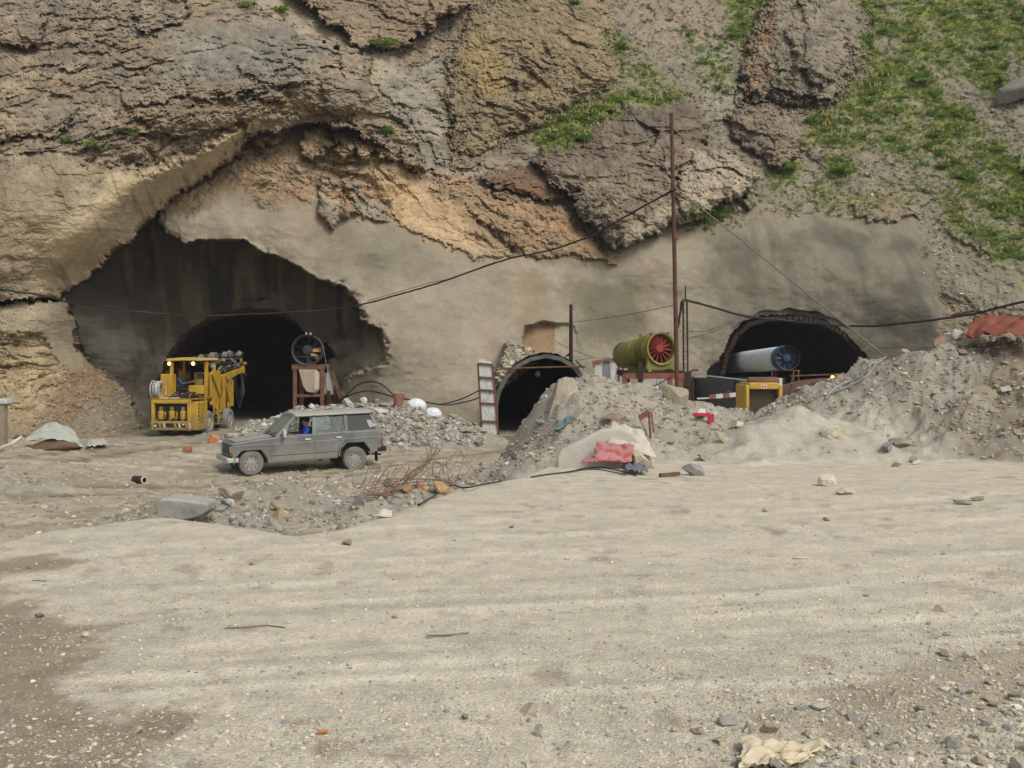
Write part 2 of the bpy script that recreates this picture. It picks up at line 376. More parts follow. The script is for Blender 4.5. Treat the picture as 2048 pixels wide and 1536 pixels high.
# relative masses: polygon, bulge in metres, share of it that is a sharp step, rounding radius in px
MASS = [
 ([(600,-200),(945,-200),(932,8),(905,28),(850,60),(815,92),(782,106),(745,98),(712,98),(690,62),(640,32),(610,12),(575,-20)], 2.8, .6, 60),
 ([(850,62),(905,28),(935,8),(985,-40),(1010,-120),(880,-120),(860,20)], 1.2, .4, 40),
 ([(935,25),(1005,-30),(1240,-60),(1216,40),(1226,100),(1245,155),(1200,192),(1130,228),(1050,258),(990,292),(905,335),(902,250),(885,190),(902,100)], 1.2, .0, 90),
 ([(1065,318),(1082,296),(1150,285),(1175,245),(1205,228),(1262,208),(1340,195),(1390,198),(1418,236),(1412,272),(1462,302),(1532,352),(1502,382),(1450,402),(1400,442),(1340,456),(1290,480),(1236,503),(1200,470),(1150,420),(1140,392),(1090,352)], 3.4, .25, 80),
 ([(1380,300),(1462,302),(1532,352),(1502,382),(1440,410),(1370,440),(1345,400)], 0.9, .5, 45),
 ([(955,352),(1005,335),(1062,335),(1130,372),(1146,402),(1060,398),(985,378)], 0.9, .5, 30),
 ([(1500,60),(1532,0),(1565,-150),(1705,-150),(1716,0),(1736,70),(1712,160),(1692,192),(1640,216),(1582,206),(1540,192),(1490,192),(1476,150)], 2.4, .0, 120),
 ([(1572,60),(1640,20),(1700,60),(1690,140),(1630,170),(1590,140)], 1.2, .25, 40),
 ([(1455,238),(1492,206),(1542,206),(1602,246),(1614,282),(1592,312),(1560,332),(1518,312),(1470,282)], 1.7, .12, 60),
 ([(1500,372),(1522,385),(1516,412),(1494,428),(1486,400)], .8, .6, 15),
 ([(740,115),(770,108),(850,150),(880,230),(900,300),(880,330),(840,270),(800,225),(750,180)], 0.7, .1, 40),
 ([(608,262),(640,252),(662,280),(655,315),(612,316),(598,290)], 1.1, .5, 24), ([(662,240),(700,248),(712,290),(690,318),(664,300)], 1.0, .5, 22),
 ([(700,235),(745,280),(748,320),(722,322),(702,290)], 1.0, .5, 22), ([(742,262),(790,285),(802,315),(770,325),(744,300)], 1.1, .5, 24), ([(800,285),(838,305),(860,335),(838,345),(806,320)], 0.9, .5, 22),
 ([(640,362),(668,352),(700,395),(725,432),(690,440),(650,452),(630,420)], .8, .15, 25), ([(668,350),(720,360),(768,410),(775,445),(730,440),(700,395)], .5, .4, 25),
 ([(775,400),(850,360),(935,420),(1035,520),(960,515),(860,480),(790,445)], .35, .2, 30),
 ([(850,372),(940,368),(1060,402),(1130,420),(1180,470),(1238,520),(1150,512),(1035,515),(950,430)], .6, .15, 40),
 ([(1995,152),(2048,150),(2080,172),(2048,196),(2005,186)], 1.4, .6, 22),
 ([(1700,400),(1760,395),(1850,445),(1740,442)], .5, .4, 20), ([(1880,455),(1960,470),(2010,520),(1930,490)], .4, .4, 20),
 ([(985,770),(992,728),(1008,700),(1030,688),(1050,690),(1070,705),(1078,720),(1060,735),(1010,775)], 2.2, .3, 40),
 ([(250,228),(330,205),(470,215),(470,262),(330,262)], .5, .6, 20), ([(240,172),(420,150),(530,160),(540,186),(380,196),(250,210)], .5, .6, 20),
 ([(480,120),(590,132),(640,160),(560,170),(480,158)], .6, .6, 20), ([(490,176),(570,178),(575,205),(500,210)], .5, .7, 16), ([(490,228),(560,222),(600,238),(548,300),(512,300),(492,260)], .8, .6, 20),
 ([(640,170),(740,118),(745,190),(700,235),(640,215)], .7, .3, 30), ([(0,0),(90,20),(72,95),(20,100),(-60,70),(-60,0)], .9, .5, 25), ([(255,10),(390,5),(360,50),(285,70)], .6, .5, 25),
 ([(0,205),(70,180),(160,215),(120,268),(0,280),(-80,270),(-80,210)], .7, .4, 30),
]
for poly, h, st, r in MASS:
    x0 = min(p[0] for p in poly) - 30; x1 = max(p[0] for p in poly) + 30; y0 = min(p[1] for p in poly) - 30; y1 = max(p[1] for p in poly) + 30
    i0, i1 = np.searchsorted(gx, [x0, x1]); j0, j1 = np.searchsorted(gy, [y0, y1]); sl = (slice(j0, j1), slice(i0, i1))
    s = sdf(poly, QX[sl], QY[sl]); t = np.clip(s / r, 0, 1)
    D[sl] -= np.where(s > 0, h * (st + (1 - st) * np.sqrt(1 - (1 - t) ** 2)), 0) * sstep(0, 2.5, s)
# soil niche over the small tunnel, dark hole beside the fan
NICHE = [(1052,650),(1085,642),(1150,650),(1160,705),(1045,702),(1044,676)]
s = sdf(NICHE, QXs, QYs); D += 1.1 * sstep(0, 4, s) * np.clip((1165 - PX) / 110, 0, 1)

# ---- zones: weight of broken rock, dip of the bedding, block size
def zone(poly, feather=10, sharp=False):
    return sstep(-1, 1, 1.0 / feather * sdf(poly, QXs if sharp else QX, QYs if sharp else QY))
W = 1000
z_rock_ul = np.maximum(zone(M1), 0)
TANFACE = [(-600,330),(0,330),(120,300),(165,330),(210,330),(300,345),(400,300),(470,262),(500,262),(480,300),(400,362),(320,422),(205,532),(130,592),(-600,620)]
z_tan = zone(TANFACE, 16) * z_rock_ul
CREASE = [(-600,640),(-60,612),(60,600),(130,590),(205,532),(320,422),(400,362),(480,302),(510,276)]
cd = np.full(D.shape, 1e9)
for (ax_, ay_), (bx_, by_) in zip(CREASE[:-1], CREASE[1:]):
    t_ = np.clip(((PX - ax_) * (bx_ - ax_) + (PY - ay_) * (by_ - ay_)) / ((bx_ - ax_) ** 2 + (by_ - ay_) ** 2), 0, 1); cd = np.minimum(cd, np.hypot(PX - ax_ - t_ * (bx_ - ax_), PY - ay_ - t_ * (by_ - ay_)))
z_crease = sstep(135, 85, cd + 18 * fbm(PX / 40, PY / 40, 3, 77)) * sstep(40, 130, PX)
z_chute = zone([(470,-40),(580,-40),(640,30),(700,72),(740,96),(780,108),(812,152),(800,172),(770,185),(745,180),(736,118),(700,98),(620,78),(545,42)], 8)
z_gully = zone([(745,182),(800,150),(870,120),(925,60),(935,25),(905,100),(890,190),(905,250),(905,330),(985,335),(960,352),(890,372),(850,330),(828,280)], 12)
z_bed = zone(MASS[2][0], 26)
z_ylw = zone([(915,75),(1000,60),(1010,175),(985,190),(925,182)], 12) * z_bed
z_bould = zone(MASS[3][0], 14)
z_boulpale = zone([(1378,292),(1462,302),(1532,352),(1502,382),(1450,402),(1400,442),(1340,456),(1290,480),(1236,503),(1215,480),(1290,440),(1350,400)], 10) * z_bould
z_crag = zone(MASS[6][0], 26); z_crag2 = zone(MASS[8][0], 18)
z_vein = np.maximum(zone([(1500,150),(1490,110),(1530,30),(1548,-20),(1566,-20),(1556,30),(1520,110),(1512,180),(1492,195),(1484,185)], 5), zone([(1515,190),(1535,130),(1548,118),(1550,135),(1532,180),(1500,196)], 5))
z_belly = zone(MASS[5][0], 6)
z_orange = zone([(778,430),(770,398),(735,352),(750,338),(800,360),(830,362),(900,430),(975,492),(1035,520),(985,522),(930,500),(850,492)], 20)
z_band = zone([(850,372),(920,372),(1060,402),(1130,420),(1180,470),(1238,520),(1180,520),(1035,518),(950,450),(880,400)], 9)
z_mid = zone([(505,280),(600,252),(700,262),(850,335),(950,352),(940,372),(900,380),(1000,460),(1040,520),(930,505),(800,455),(700,440),(630,440),(560,430),(470,400),(400,420),(330,430),(320,425),(400,362)], 10)
APRON = [(312,445),(335,428),(400,432),(445,385),(520,408),(625,420),(660,440),(780,455),(860,490),(930,510),(1035,524),(1190,524),(1240,512),(1330,470),(1420,455),(1560,430),(1700,430),(1850,452),(1900,520),(1860,560),(1870,640),(1900,900),(690,900),(690,760),(705,745),(748,736),(772,718),(764,660),(714,600),(640,560),(560,513),(490,482),(398,481),(334,470)]
z_apron = zone(APRON, 7 + 24 * sstep(560, 760, PX) * sstep(560, 500, PY) + 12 * sstep(455, 430, PY) * (PX < 700) + 22 * sstep(1180, 1450, PX))
z_rec = sstep(-2, 3, S_REC)
z_hill = sstep(-25, 25, sdf([(1240,40),(1250,-900),(2700,-900),(2700,640),(1900,600),(1860,540),(1850,455),(1700,425),(1560,425),(1420,450),(1440,405),(1535,352),(1462,300),(1415,265),(1420,232),(1390,195),(1260,205),(1150,262),(1065,290),(1060,262),(1130,230),(1245,160)], QX, QY))
z_hill = z_hill * (1 - z_crag) * (1 - z_crag2) * (1 - .55 * sstep(-40, 20, sdf([(1440,180),(1480,-60),(1720,-60),(1760,80),(1740,250),(1620,345),(1480,330)], QX, QY)))
z_sh = sstep(-3, 6, S_SH)
z_talus = zone([(130,742),(200,738),(238,762),(300,850),(330,900),(20,900),(60,850)], 10) * z_sh
z_shsm = zone([(-300,600),(60,600),(130,598),(150,650),(165,700),(175,735),(150,742),(118,738),(105,700),(85,672),(20,664),(-300,690)], 8) * z_sh

rock = np.clip(1.0 - 0.97 * z_apron - 0.85 * z_rec - 0.93 * z_chute - 0.72 * z_hill - 0.8 * z_talus - (.74 + .19 * z_crease) * z_tan - 0.8 * z_shsm - 0.45 * z_orange, 0.02, 1)
rock *= 1 - .93 * sstep(-55, 5, sdf(APRON, PX + .5 * wx, PY + .5 * wy)) * (PX > 330)
ang = np.radians(6) * np.ones_like(D)      # bedding dip in the face, positive = rising to the right
ang = ang * (1 - z_bed) + np.radians(-22) * z_bed
ang = ang * (1 - np.maximum(z_band, z_mid)) + np.radians(-32) * np.maximum(z_band, z_mid)
ang = ang * (1 - z_gully) + np.radians(24) * z_gully
ang = ang * (1 - z_crag) + np.radians(62) * z_crag
ca, sa = np.cos(ang), np.sin(ang)
wpx = 0.45 * fbm(WX / 2.5, WZ / 2.5, 4, 40); wpz = 0.40 * fbm(WX / 2.5, WZ / 2.5, 4, 44)
U = ca * (WX + wpx) + sa * (WZ + wpz); V = -sa * (WX + wpx) + ca * (WZ + wpz)
ctone = 0; rel = np.zeros_like(D); joint = np.zeros_like(D)
bump_m = 0.55 + 0.9 * sstep(-0.5, 0.7, fbm(WX / 5, WZ / 5, 3, 60))
for (L_, T_, amp, sd_) in ((5.2, 2.4, .70, 1), (1.9, .90, .42, 2), (.80, .42, .27, 3), (.36, .24, .20, 4), (.17, .13, .12, 5)):
    h, e = facet(U / L_, V / T_, sd_, 1.1); rel += amp * h; ctone = ctone + h * {1: .06, 2: .10, 3: .13, 4: .13, 5: .12}[sd_]
    rel += 0.03 * amp * (1 - sstep(0.0, 0.09, e)) * (L_ < 4)
hb = _h(np.floor(U / 2.6 + .3 * np.floor(V / 1.9)), np.floor(V / 1.9), 77) / 4294967296.0
hb2 = _h(np.floor(U / 1.1), np.floor(V / .8), 78) / 4294967296.0
led = lambda q: q - np.floor(q)
rel *= bump_m
wl = np.clip(1 - .8 * z_tan - .75 * z_bould - .6 * z_crag - .5 * z_crag2 - .4 * z_sh, 0, 1) * (.45 + .55 * sstep(-.2, .5, fbm(WX / 6, WZ / 5, 3, 66)))
V = V + .35 * fbm(WX / 1.4, WZ / 1.4, 3, 68)
rel += wl * .55 * (led(V / 1.5 + hb * 1.0) - .5) * sstep(-.1, .6, fbm(WX / 3.5, WZ / 2.5, 3, 62)) + wl * .18 * (led(V / .5 + hb2) - .5) * sstep(0, .6, fbm(WX / 1.6, WZ / 1.2, 3, 64))
rel += 0.20 * ridged(WX / 3.2, WZ / 2.4, 5, 70, .6) + .10 * ridged(WX / .55, WZ / .45, 3, 74, .6)
D += .82 * rel * rock
D -= .9 * z_tan * np.exp(-((cd - 70) / 48) ** 2) * sstep(60, 180, PX)
# smooth sprayed concrete, soil and scree relief
pock = facet(WX / .32, WZ / .22, 301, 1.0)[0] * sstep(.15, .6, fbm(WX / 1.7, WZ / 1.1, 4, 303)); sm = .035 * pock + .007 * ridged(WX / 1.2, WZ / .35, 4, 305, .6) + 0.42 * fbm(WX / 4.5, WZ / 3.5, 2, 80) + .10 * fbm(WX / 1.9, WZ / 1.5, 3, 81) + 0.045 * fbm(WX / 1.3, WZ / 0.8, 4, 84, .5) + 0.012 * ridged(WX / .5, WZ / .25, 3, 88)
D += sm * np.clip(z_apron + z_rec * 1.2 + z_tan + z_shsm, 0, 1)
soil = 0.35 * fbm(WX / 4, WZ / 4, 4, 90) + 0.10 * fbm(WX / .6, WZ / .5, 4, 94, .6)
h, e = facet(WX / .45, WZ / .35, 12, 1.0); h2, e2 = facet(WX / .2, WZ / .16, 13, 1.0)
D += (soil + .14 * h + .07 * h2) * np.clip(z_hill + z_chute * .7 + z_talus, 0, 1)
# rough broken edge along the lip of the sprayed concrete
lip = np.exp(-(S_REC / 10.0) ** 2) * (PX > 560) * (PY > 560)
D += lip * (0.5 * h + .25 * h2)

# ---- colour of the ground itself (albedo)
C = np.zeros(D.shape + (3,))
def paint(z, c, k=1.0):
    zz = np.clip(z * k, 0, 1)[..., None]; C[:] = C * (1 - zz) + np.array(lin(*c)) * zz
C[:] = np.array(lin(128, 116, 99))
nA = fbm(WX / 3.0, WZ / 2.0, 5, 100, .6); nB = fbm(WX / 1.2, WZ / .9, 5, 110, .6); nC = fbm(WX / 7, WZ / 7, 4, 120); nD = fbm(U / 3.5, V / .5, 4, 130)
paint(sstep(0.0, 0.7, nA), (150, 134, 108), .7); paint(sstep(0.1, .7, nB), (108, 103, 96), .7); paint(sstep(.15, .7, nD), (146, 120, 92), .5)
paint(zone([(330,60),(560,50),(640,90),(600,170),(420,190),(330,150)], 40), (118, 118, 112), .65 )
paint(zone([(430,160),(650,150),(640,260),(480,300),(250,290),(260,220)], 30), (134, 116, 88), .5)
paint(z_tan, (144, 130, 104)); paint(z_tan * sstep(.0, .6, nB), (164, 149, 121), .6)
paint(zone([(-300,300),(0,300),(150,290),(240,330),(180,420),(150,600),(-300,620)], 25) * sstep(-.3, .5, nB), (158, 143, 118), .75)
paint(z_tan * z_crease, (192, 173, 134), .85); paint(z_tan * sstep(.2, .7, fbm((WX + .5 * WZ) / .35, (WZ - .5 * WX) / 4.5, 3, 140)), (120, 104, 78), .6)
paint(z_chute, (164, 152, 130)); paint(z_gully, (136, 131, 120), .85); paint(z_gully * sstep(0, .5, nB), (120, 114, 100), .6)
paint(z_bed, (128, 114, 84)); paint(z_bed * sstep(0, .6, nA), (146, 126, 92), .6); paint(z_bed * sstep(.1, .6, nD), (112, 104, 82), .6); paint(z_ylw, (150, 128, 72), .7)
paint(zone(MASS[0][0], 6), (132, 112, 90), .7)
paint(z_mid, (150, 130, 100)); paint(z_mid * sstep(0.05, .6, nB), (128, 112, 92), .7); paint(z_mid * sstep(0.2, .6, nA), (168, 132, 100), .5)
paint(zone([(640,360),(668,352),(720,360),(775,420),(770,445),(700,440),(640,440)], 10) * sstep(-.2, .3, nB), (138, 136, 124), .7)
paint(z_belly, (112, 84, 62), .8); paint(z_band, (144, 120, 88)); paint(z_band * sstep(.05, .6, nD), (166, 124, 84), .7); paint(z_band * sstep(.1, .5, nB), (124, 112, 90), .6)
paint(z_orange, (186, 156, 114)); paint(z_orange * sstep(-.1, .5, nA), (166, 134, 98), .7)
paint(z_bould, (116, 102, 88)); paint(z_bould * sstep(-.1, .4, nB), (136, 122, 102), .6); paint(z_bould * zone([(1080,290),(1180,235),(1270,200),(1400,195),(1420,240),(1400,275),(1300,290),(1200,330),(1100,340)], 30) * sstep(-.5, .3, nB), (88, 80, 68), .75); paint(z_boulpale, (156, 144, 126), .8); paint(zone([(1490,365),(1530,355),(1525,410),(1490,430),(1480,395)], 6), (164, 162, 156), .8)
paint(zone([(1130,385),(1180,400),(1250,470),(1235,505),(1200,472),(1150,420)], 8), (104, 100, 86), .7)
paint(z_hill, (128, 122, 106)); paint(z_hill * sstep(-.1, .5, nA), (142, 132, 112), .6); paint(z_hill * zone([(1380,20),(1460,60),(1500,250),(1450,300),(1420,230),(1390,120)], 20), (146, 144, 134), .8)
paint(z_hill * zone([(1240,-20),(1400,0),(1480,60),(1400,90),(1280,90)], 20), (150, 134, 112), .7)
paint(z_hill * zone([(1560,330),(1850,330),(1850,450),(1560,425)], 40), (136, 128, 108), .7)
paint(z_hill * zone([(1700,392),(1770,392),(1860,445),(2000,540),(1900,480),(1760,432)], 10) * sstep(-.3, .3, nB), (166, 130, 94), .7)
paint(z_crag, (126, 118, 102), .85); paint(z_crag * sstep(-.1, .5, nB), (98, 94, 84), .7); paint(z_crag * sstep(.1, .6, nA), (140, 126, 104), .6); paint(z_hill * zone([(1440,220),(1720,180),(1740,300),(1600,340),(1440,330)], 30) * sstep(-.2, .4, nB), (112, 104, 88), .6); paint(z_hill * zone([(1690,-40),(1760,60),(1720,200),(1660,230)], 25) * sstep(-.2, .4, nB), (118, 108, 92), .7); paint(z_crag2, (122, 110, 94)); paint(z_vein * sstep(-.6, .3, nB), (138, 98, 56), .8)
paint(z_sh, (150, 134, 100)); paint(z_sh * sstep(0, .5, nD), (172, 152, 112), .6); paint(z_shsm, (158, 146, 122)); paint(z_talus, (144, 128, 104)); paint(z_talus * zone([(110,760),(190,740),(230,780),(180,830),(90,850)], 20), (156, 124, 92), .7)
paint(zone([(190,790),(260,800),(330,900),(100,900)], 25) * z_sh, (138, 132, 118), .8)
paint(z_apron, (150, 140, 120)); paint(z_apron * sstep(-.1, .5, nA), (162, 150, 129), .8); paint(z_apron * sstep(.1, .6, fbm(WX / 3.5, WZ / 2.2, 4, 151)), (128, 122, 100), .6); paint(z_apron * sstep(.15, .6, fbm(WX / 2.5, WZ / 2.8, 4, 153)), (158, 136, 116), .5); paint(z_apron * sstep(.2, .7, fbm(WX / 1.5, WZ / .8, 4, 150)), (138, 130, 112), .6)
paint(z_apron * zone([(660,440),(860,490),(880,560),(700,540),(620,470)], 40), (122, 117, 96), .75); paint(z_apron * zone([(320,440),(420,430),(540,500),(700,580),(760,660),(720,590),(600,530),(500,478),(400,476),(340,470)], 12) * sstep(-.4, .3, nB), (166, 158, 140), .7)
z_apr = z_apron * zone([(1420,470),(1560,430),(1860,450),(1900,560),(1870,700),(1440,700),(1400,560)], 45)
paint(z_apr, (126, 120, 102)); paint(z_apr * sstep(-.1, .5, fbm(WX / 2.6, WZ / 1.8, 4, 160)), (98, 94, 78), .8)
paint(z_apr * sstep(.1, .5, fbm(WX / .7, WZ / 5.0, 3, 164)), (100, 98, 84), .6)
paint(z_apron * zone([(1140,560),(1290,560),(1300,680),(1150,690)], 30), (100, 98, 74), .8)
paint(z_apron * zone([(1860,540),(2100,560),(2100,700),(1860,700)], 30), (128, 124, 112), .7)
paint(zone(NICHE, 6, True) * (PX < 1110), (142, 112, 76), .9)
paint(z_apron * zone([(1030,520),(1090,560),(1085,700),(1040,640)], 18), (150, 122, 92), .5)
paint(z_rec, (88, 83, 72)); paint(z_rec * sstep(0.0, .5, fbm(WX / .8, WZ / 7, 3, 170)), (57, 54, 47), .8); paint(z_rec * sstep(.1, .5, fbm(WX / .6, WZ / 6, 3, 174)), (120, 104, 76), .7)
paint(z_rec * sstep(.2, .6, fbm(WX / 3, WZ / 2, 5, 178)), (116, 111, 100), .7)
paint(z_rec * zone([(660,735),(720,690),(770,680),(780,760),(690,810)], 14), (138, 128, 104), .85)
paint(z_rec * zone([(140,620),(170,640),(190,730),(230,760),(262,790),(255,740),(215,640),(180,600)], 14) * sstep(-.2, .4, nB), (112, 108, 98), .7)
# green tint of moss and short grass on the slope; the plants themselves stand on it
def green_map():
    g = np.zeros_like(D)
    for poly, k in (([(1700,0),(1760,-40),(2100,-40),(2100,60),(2040,160),(1990,200),(1930,160),(1830,120),(1760,60)], 1.0),
                    ([(1720,60),(1780,90),(1860,150),(1920,200),(2000,290),(2100,340),(2100,480),(2020,470),(1950,400),(1880,330),(1800,250),(1720,230),(1690,160)], 1.0),
                    ([(1640,180),(1720,190),(1820,280),(1860,330),(1760,320),(1660,300),(1600,290)], .6),
                    ([(1065,285),(1060,262),(1130,225),(1240,185),(1300,190),(1350,180),(1385,196),(1260,212),(1180,250),(1150,290),(1090,298)], 1.25),
                    ([(1210,80),(1260,80),(1300,130),(1350,180),(1310,190),(1245,150)], .55),
                    ([(1450,-20),(1530,-20),(1520,60),(1490,110),(1460,60)], .9), ([(1360,60),(1440,40),(1470,150),(1420,200),(1380,120)], .35),
                    ([(1650,310),(1700,310),(1700,380),(1640,380)], .8), ([(1540,330),(1590,320),(1580,370),(1550,375)], .7), ([(1380,415),(1450,420),(1450,450),(1370,460)], .8),
                    ([(1560,380),(1700,370),(1760,400),(1650,415)], .35), ([(1880,380),(2050,470),(2100,640),(1990,520),(1900,450)], .7), ([(1480,400),(1700,390),(1860,330),(1900,400),(1700,440)], .18)):
        g = np.maximum(g, k * zone(poly, 18))
    return g
GREEN = green_map() * (1 - z_crag)
GREEN = np.clip(GREEN * (0.76 + 0.85 * fbm(WX / 2.0, WZ / 1.6, 4, 190)), 0, 1)
paint(GREEN, (122, 134, 70), .9)
C *= (1 + (.06 + .16 * rock) * fbm(WX / .5, WZ / .35, 4, 200, .65) + 1.1 * ctone * rock)[..., None]
kk_ = np.clip(z_apron + z_rec, 0, 1)[..., None]; C *= (np.array([1.03, .975, .82]) * (1 - kk_) + np.array([1.0, .965, .865]) * kk_) * (1 + .22 * rock)[..., None]; lum = C @ np.array([.3, .6, .1]); C = lum[..., None] + (C - lum[..., None]) * (.76 + .3 * GREEN)[..., None]; C *= .97
C = np.clip(C, 0.02, 0.8)

CX = (PX - 1024) / F * D; CY = D; CZz = CZ + (HOR - PY) / F * D
# tunnel mouths cut out of the sheet
MOUTH_L = [(300,900),(302,800),(314,750),(334,706),(368,664),(418,636),(470,622),(480,612),(500,611),(522,618),(560,622),(588,640),(618,668),(640,680),(656,682),(668,700),(673,716),(655,722),(668,790),(672,900)]
MOUTH_M = [(992,900),(994,800),(1012,755),(1040,726),(1090,712),(1140,722),(1168,750),(1185,800),(1188,900)]
MOUTH_R = [(1415,735),(1436,722),(1444,700),(1457,668),(1482,640),(1520,628),(1600,626),(1650,638),(1694,662),(1730,700),(1758,752),(1768,900),(1420,900)]
hole = np.maximum(np.maximum(sdf(MOUTH_L, QXs, QYs), sdf(MOUTH_M, PX, PY)), sdf(MOUTH_R, QXs, QYs))
inside = hole > 0
keep = ~(inside[:-1, :-1] & inside[1:, :-1] & inside[1:, 1:] & inside[:-1, 1:])
fsel = lambda a: a[:-1, :-1]
is_conc = fsel(np.maximum(z_apron, z_rec) > .5); is_hill = fsel((z_hill > .5) & (np.maximum(z_apron, z_rec) <= .5))
m_rock = mat_vcol('rock', bump=.8, s1=1.3, s2=10, var=.36, bdist=.07, voro=.3)
m_conc = mat_vcol('sprayed_concrete', bump=.7, s1=.9, s2=8, var=.22, bdist=.05)
m_hill = mat_vcol('hill_soil', bump=.8, s1=1.2, s2=12, var=.32, bdist=.06, voro=.6)
cliff = link_mesh('cliff', grid_mesh('cliff', CX, CY, CZz, keep & ~is_conc & ~is_hill, C, smooth=False), m_rock)
tag(cliff, 'rugged brown rock face with overhangs above the tunnels', kind='structure')
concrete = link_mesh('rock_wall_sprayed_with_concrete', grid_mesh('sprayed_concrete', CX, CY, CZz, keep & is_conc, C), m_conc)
tag(concrete, 'smooth grey sprayed concrete skin round the tunnel mouths', kind='structure')
hill = link_mesh('hillside', grid_mesh('hillside', CX, CY, CZz, keep & is_hill, C), m_hill)
tag(hill, 'stony slope with green plants on the right', kind='structure')
# ================================================================ THE GROUND
low = [P(*a) for a in ((500,950,30),(707,938,31),(420,988,25),(0,1000,22),(0,930,28),(0,900,32),(150,900,33),(200,1000,22),(300,960,28),(150,950,27),(380,910,33),(300,880,39),(345,871,42.5),(470,842,50),(560,840,50),(620,840,50),(450,862,43),(850,910,34),(950,890,38),(1000,876,41),(1070,871,42.5),(900,932,28),(900,962,24),(700,985,22),(-400,960,24),(-400,900,30),(100,880,37),(-400,870,38))]
low = [(p.x, p.y, p.z) for p in low]
low += [(-7,14,-.75),(-4,14,-.6),(-2,15,-.55),(-10,12,-.65),(-16,14,-.8),(-11,60,-1.0),(2,60,-1.2),(2.6,48,-1.2),(6,30,-.8),(9,34,-.25),(9,42,-.3),(15,34,0.0),(15,44,-.1),(22,30,.3),(22,44,.3),(34,30,.5),(34,46,.5),(15,60,-.1),(4,36,-1.1),(4.5,40,-1.15),(-30,20,-1.2),(-34,36,-1.0)]
PAD = [(-900,1150),(-200,1118),(0,1094),(100,1066),(230,1046),(320,1036),(440,1052),(590,1075),(700,1061),(760,1039),(840,1016),(900,993),(960,971),(1050,958)]
padw = [((px - 1024) / F * (CZ * F / (py - HOR)), CZ * F / (py - HOR)) for px, py in PAD]
padw += [(1.3, 19.5), (3.0, 25), (8.0, 29), (50, 31), (50, -20), (-50, -20), (-50, padw[0][1])]

RIDGES = [  # (points (px,py,Y), slope, roughness)
 ([(1112,815,22),(1137,760,22.3),(1170,743,22.5),(1230,757,22.8),(1300,783,23.2),(1345,800,23.6),(1400,807,24.2),(1470,822,25),(1540,838,25.5),(1630,842,26)], .50, .14, .95),
 ([(1105,905,18.6),(1160,868,19.2),(1250,858,19.5),(1320,890,19.2)], .42, .12),
 ([(1010,958,16.6),(1070,925,18.0),(1110,880,19.4)], .62, .10, .9),
 ([(1440,928,17.5),(1520,862,19.2),(1590,823,20.3),(1650,836,20.6),(1700,866,20.2),(1765,915,18.6)], .36, .06),
 ([(1640,832,24),(1700,782,23.6),(1770,717,23.2),(1830,702,23),(1900,692,23),(1960,683,23),(2048,690,22.6),(2300,676,22)], .50, .16),
 ([(1880,860,19.8),(2000,850,19.8),(2200,840,19.5)], .34, .10),
 ([(480,880,36),(530,842,37.5),(600,817,38.5),(680,813,39),(760,811,39),(830,813,39),(900,836,39),(965,880,38)], .50, .14),
 ([(325,1024,14.4),(450,992,16.5),(560,979,17.6),(640,976,18),(720,988,17.6)], .30, .08),
 ([(760,1002,16.2),(860,974,17.8),(940,962,18.4)], .45, .08),
 ([(-60,950,23),(20,958,23.5)], .3, .06),
]
def ground_z(x, y):
    zl = rbf(LOWC, x, y, 5, 5, .5)
    s = sdf(padw, x, y)
    wid = np.clip(1.1 + 0.28 * np.maximum(-3.5 - x, 0), .9, 3.0)
    k = sstep(-1, 0, s / wid)
    zp = 0.015 * fbm(x / 4, y / 4, 2, 300)
    z = zl * (1 - k) + zp * k
    rough = np.zeros_like(z)
    for pts, sl, rg, *es in RIDGES:
        w3 = [P(*p) for p in pts]; best = np.full(z.shape, -1e9)
        for a, b in zip(w3[:-1], w3[1:]):
            ex, ey = b.x - a.x, b.y - a.y
            t0 = ((x - a.x) * ex + (y - a.y) * ey) / (ex * ex + ey * ey); t = np.clip(t0, 0, 1)
            d = np.sqrt((x - a.x - t * ex) ** 2 + (y - a.y - t * ey) ** 2)
            left = np.maximum(min(q.x for q in w3) - x, 0) if es else 0
            best = np.maximum(best, a.z + t * (b.z - a.z) - sl * (np.sqrt(d * d + .05) - .22) - (es[0] * left if es else 0))
        best = best + (0.16 * fbm(x / 1.1, y / 1.1, 3, 310) * (rg > .05))
        kk = .12; m = np.clip(.5 + .5 * (best - z) / kk, 0, 1)
        z = z * (1 - m) + best * m + kk * m * (1 - m) * .5
        rough = np.maximum(rough, rg * m)
    return z, k, rough, s
LOWC = low
NB = 250
yn = 1.0 / np.linspace(1 / 2.6, 1 / 14.0, 300)
ym = np.arange(14.05, 33.0, .08); yf = np.concatenate([np.arange(33.0, 54, .22), np.arange(54, 76, 1.0)])
gyv = np.concatenate([yn, ym, yf])
gu = axis(-.482, .482, .00165, -1.3, 1.3, .03)
GU, GY = np.meshgrid(gu, gyv); GX = GU * GY
GZ, PADK, ROUGH, PADS = ground_z(GX, GY)
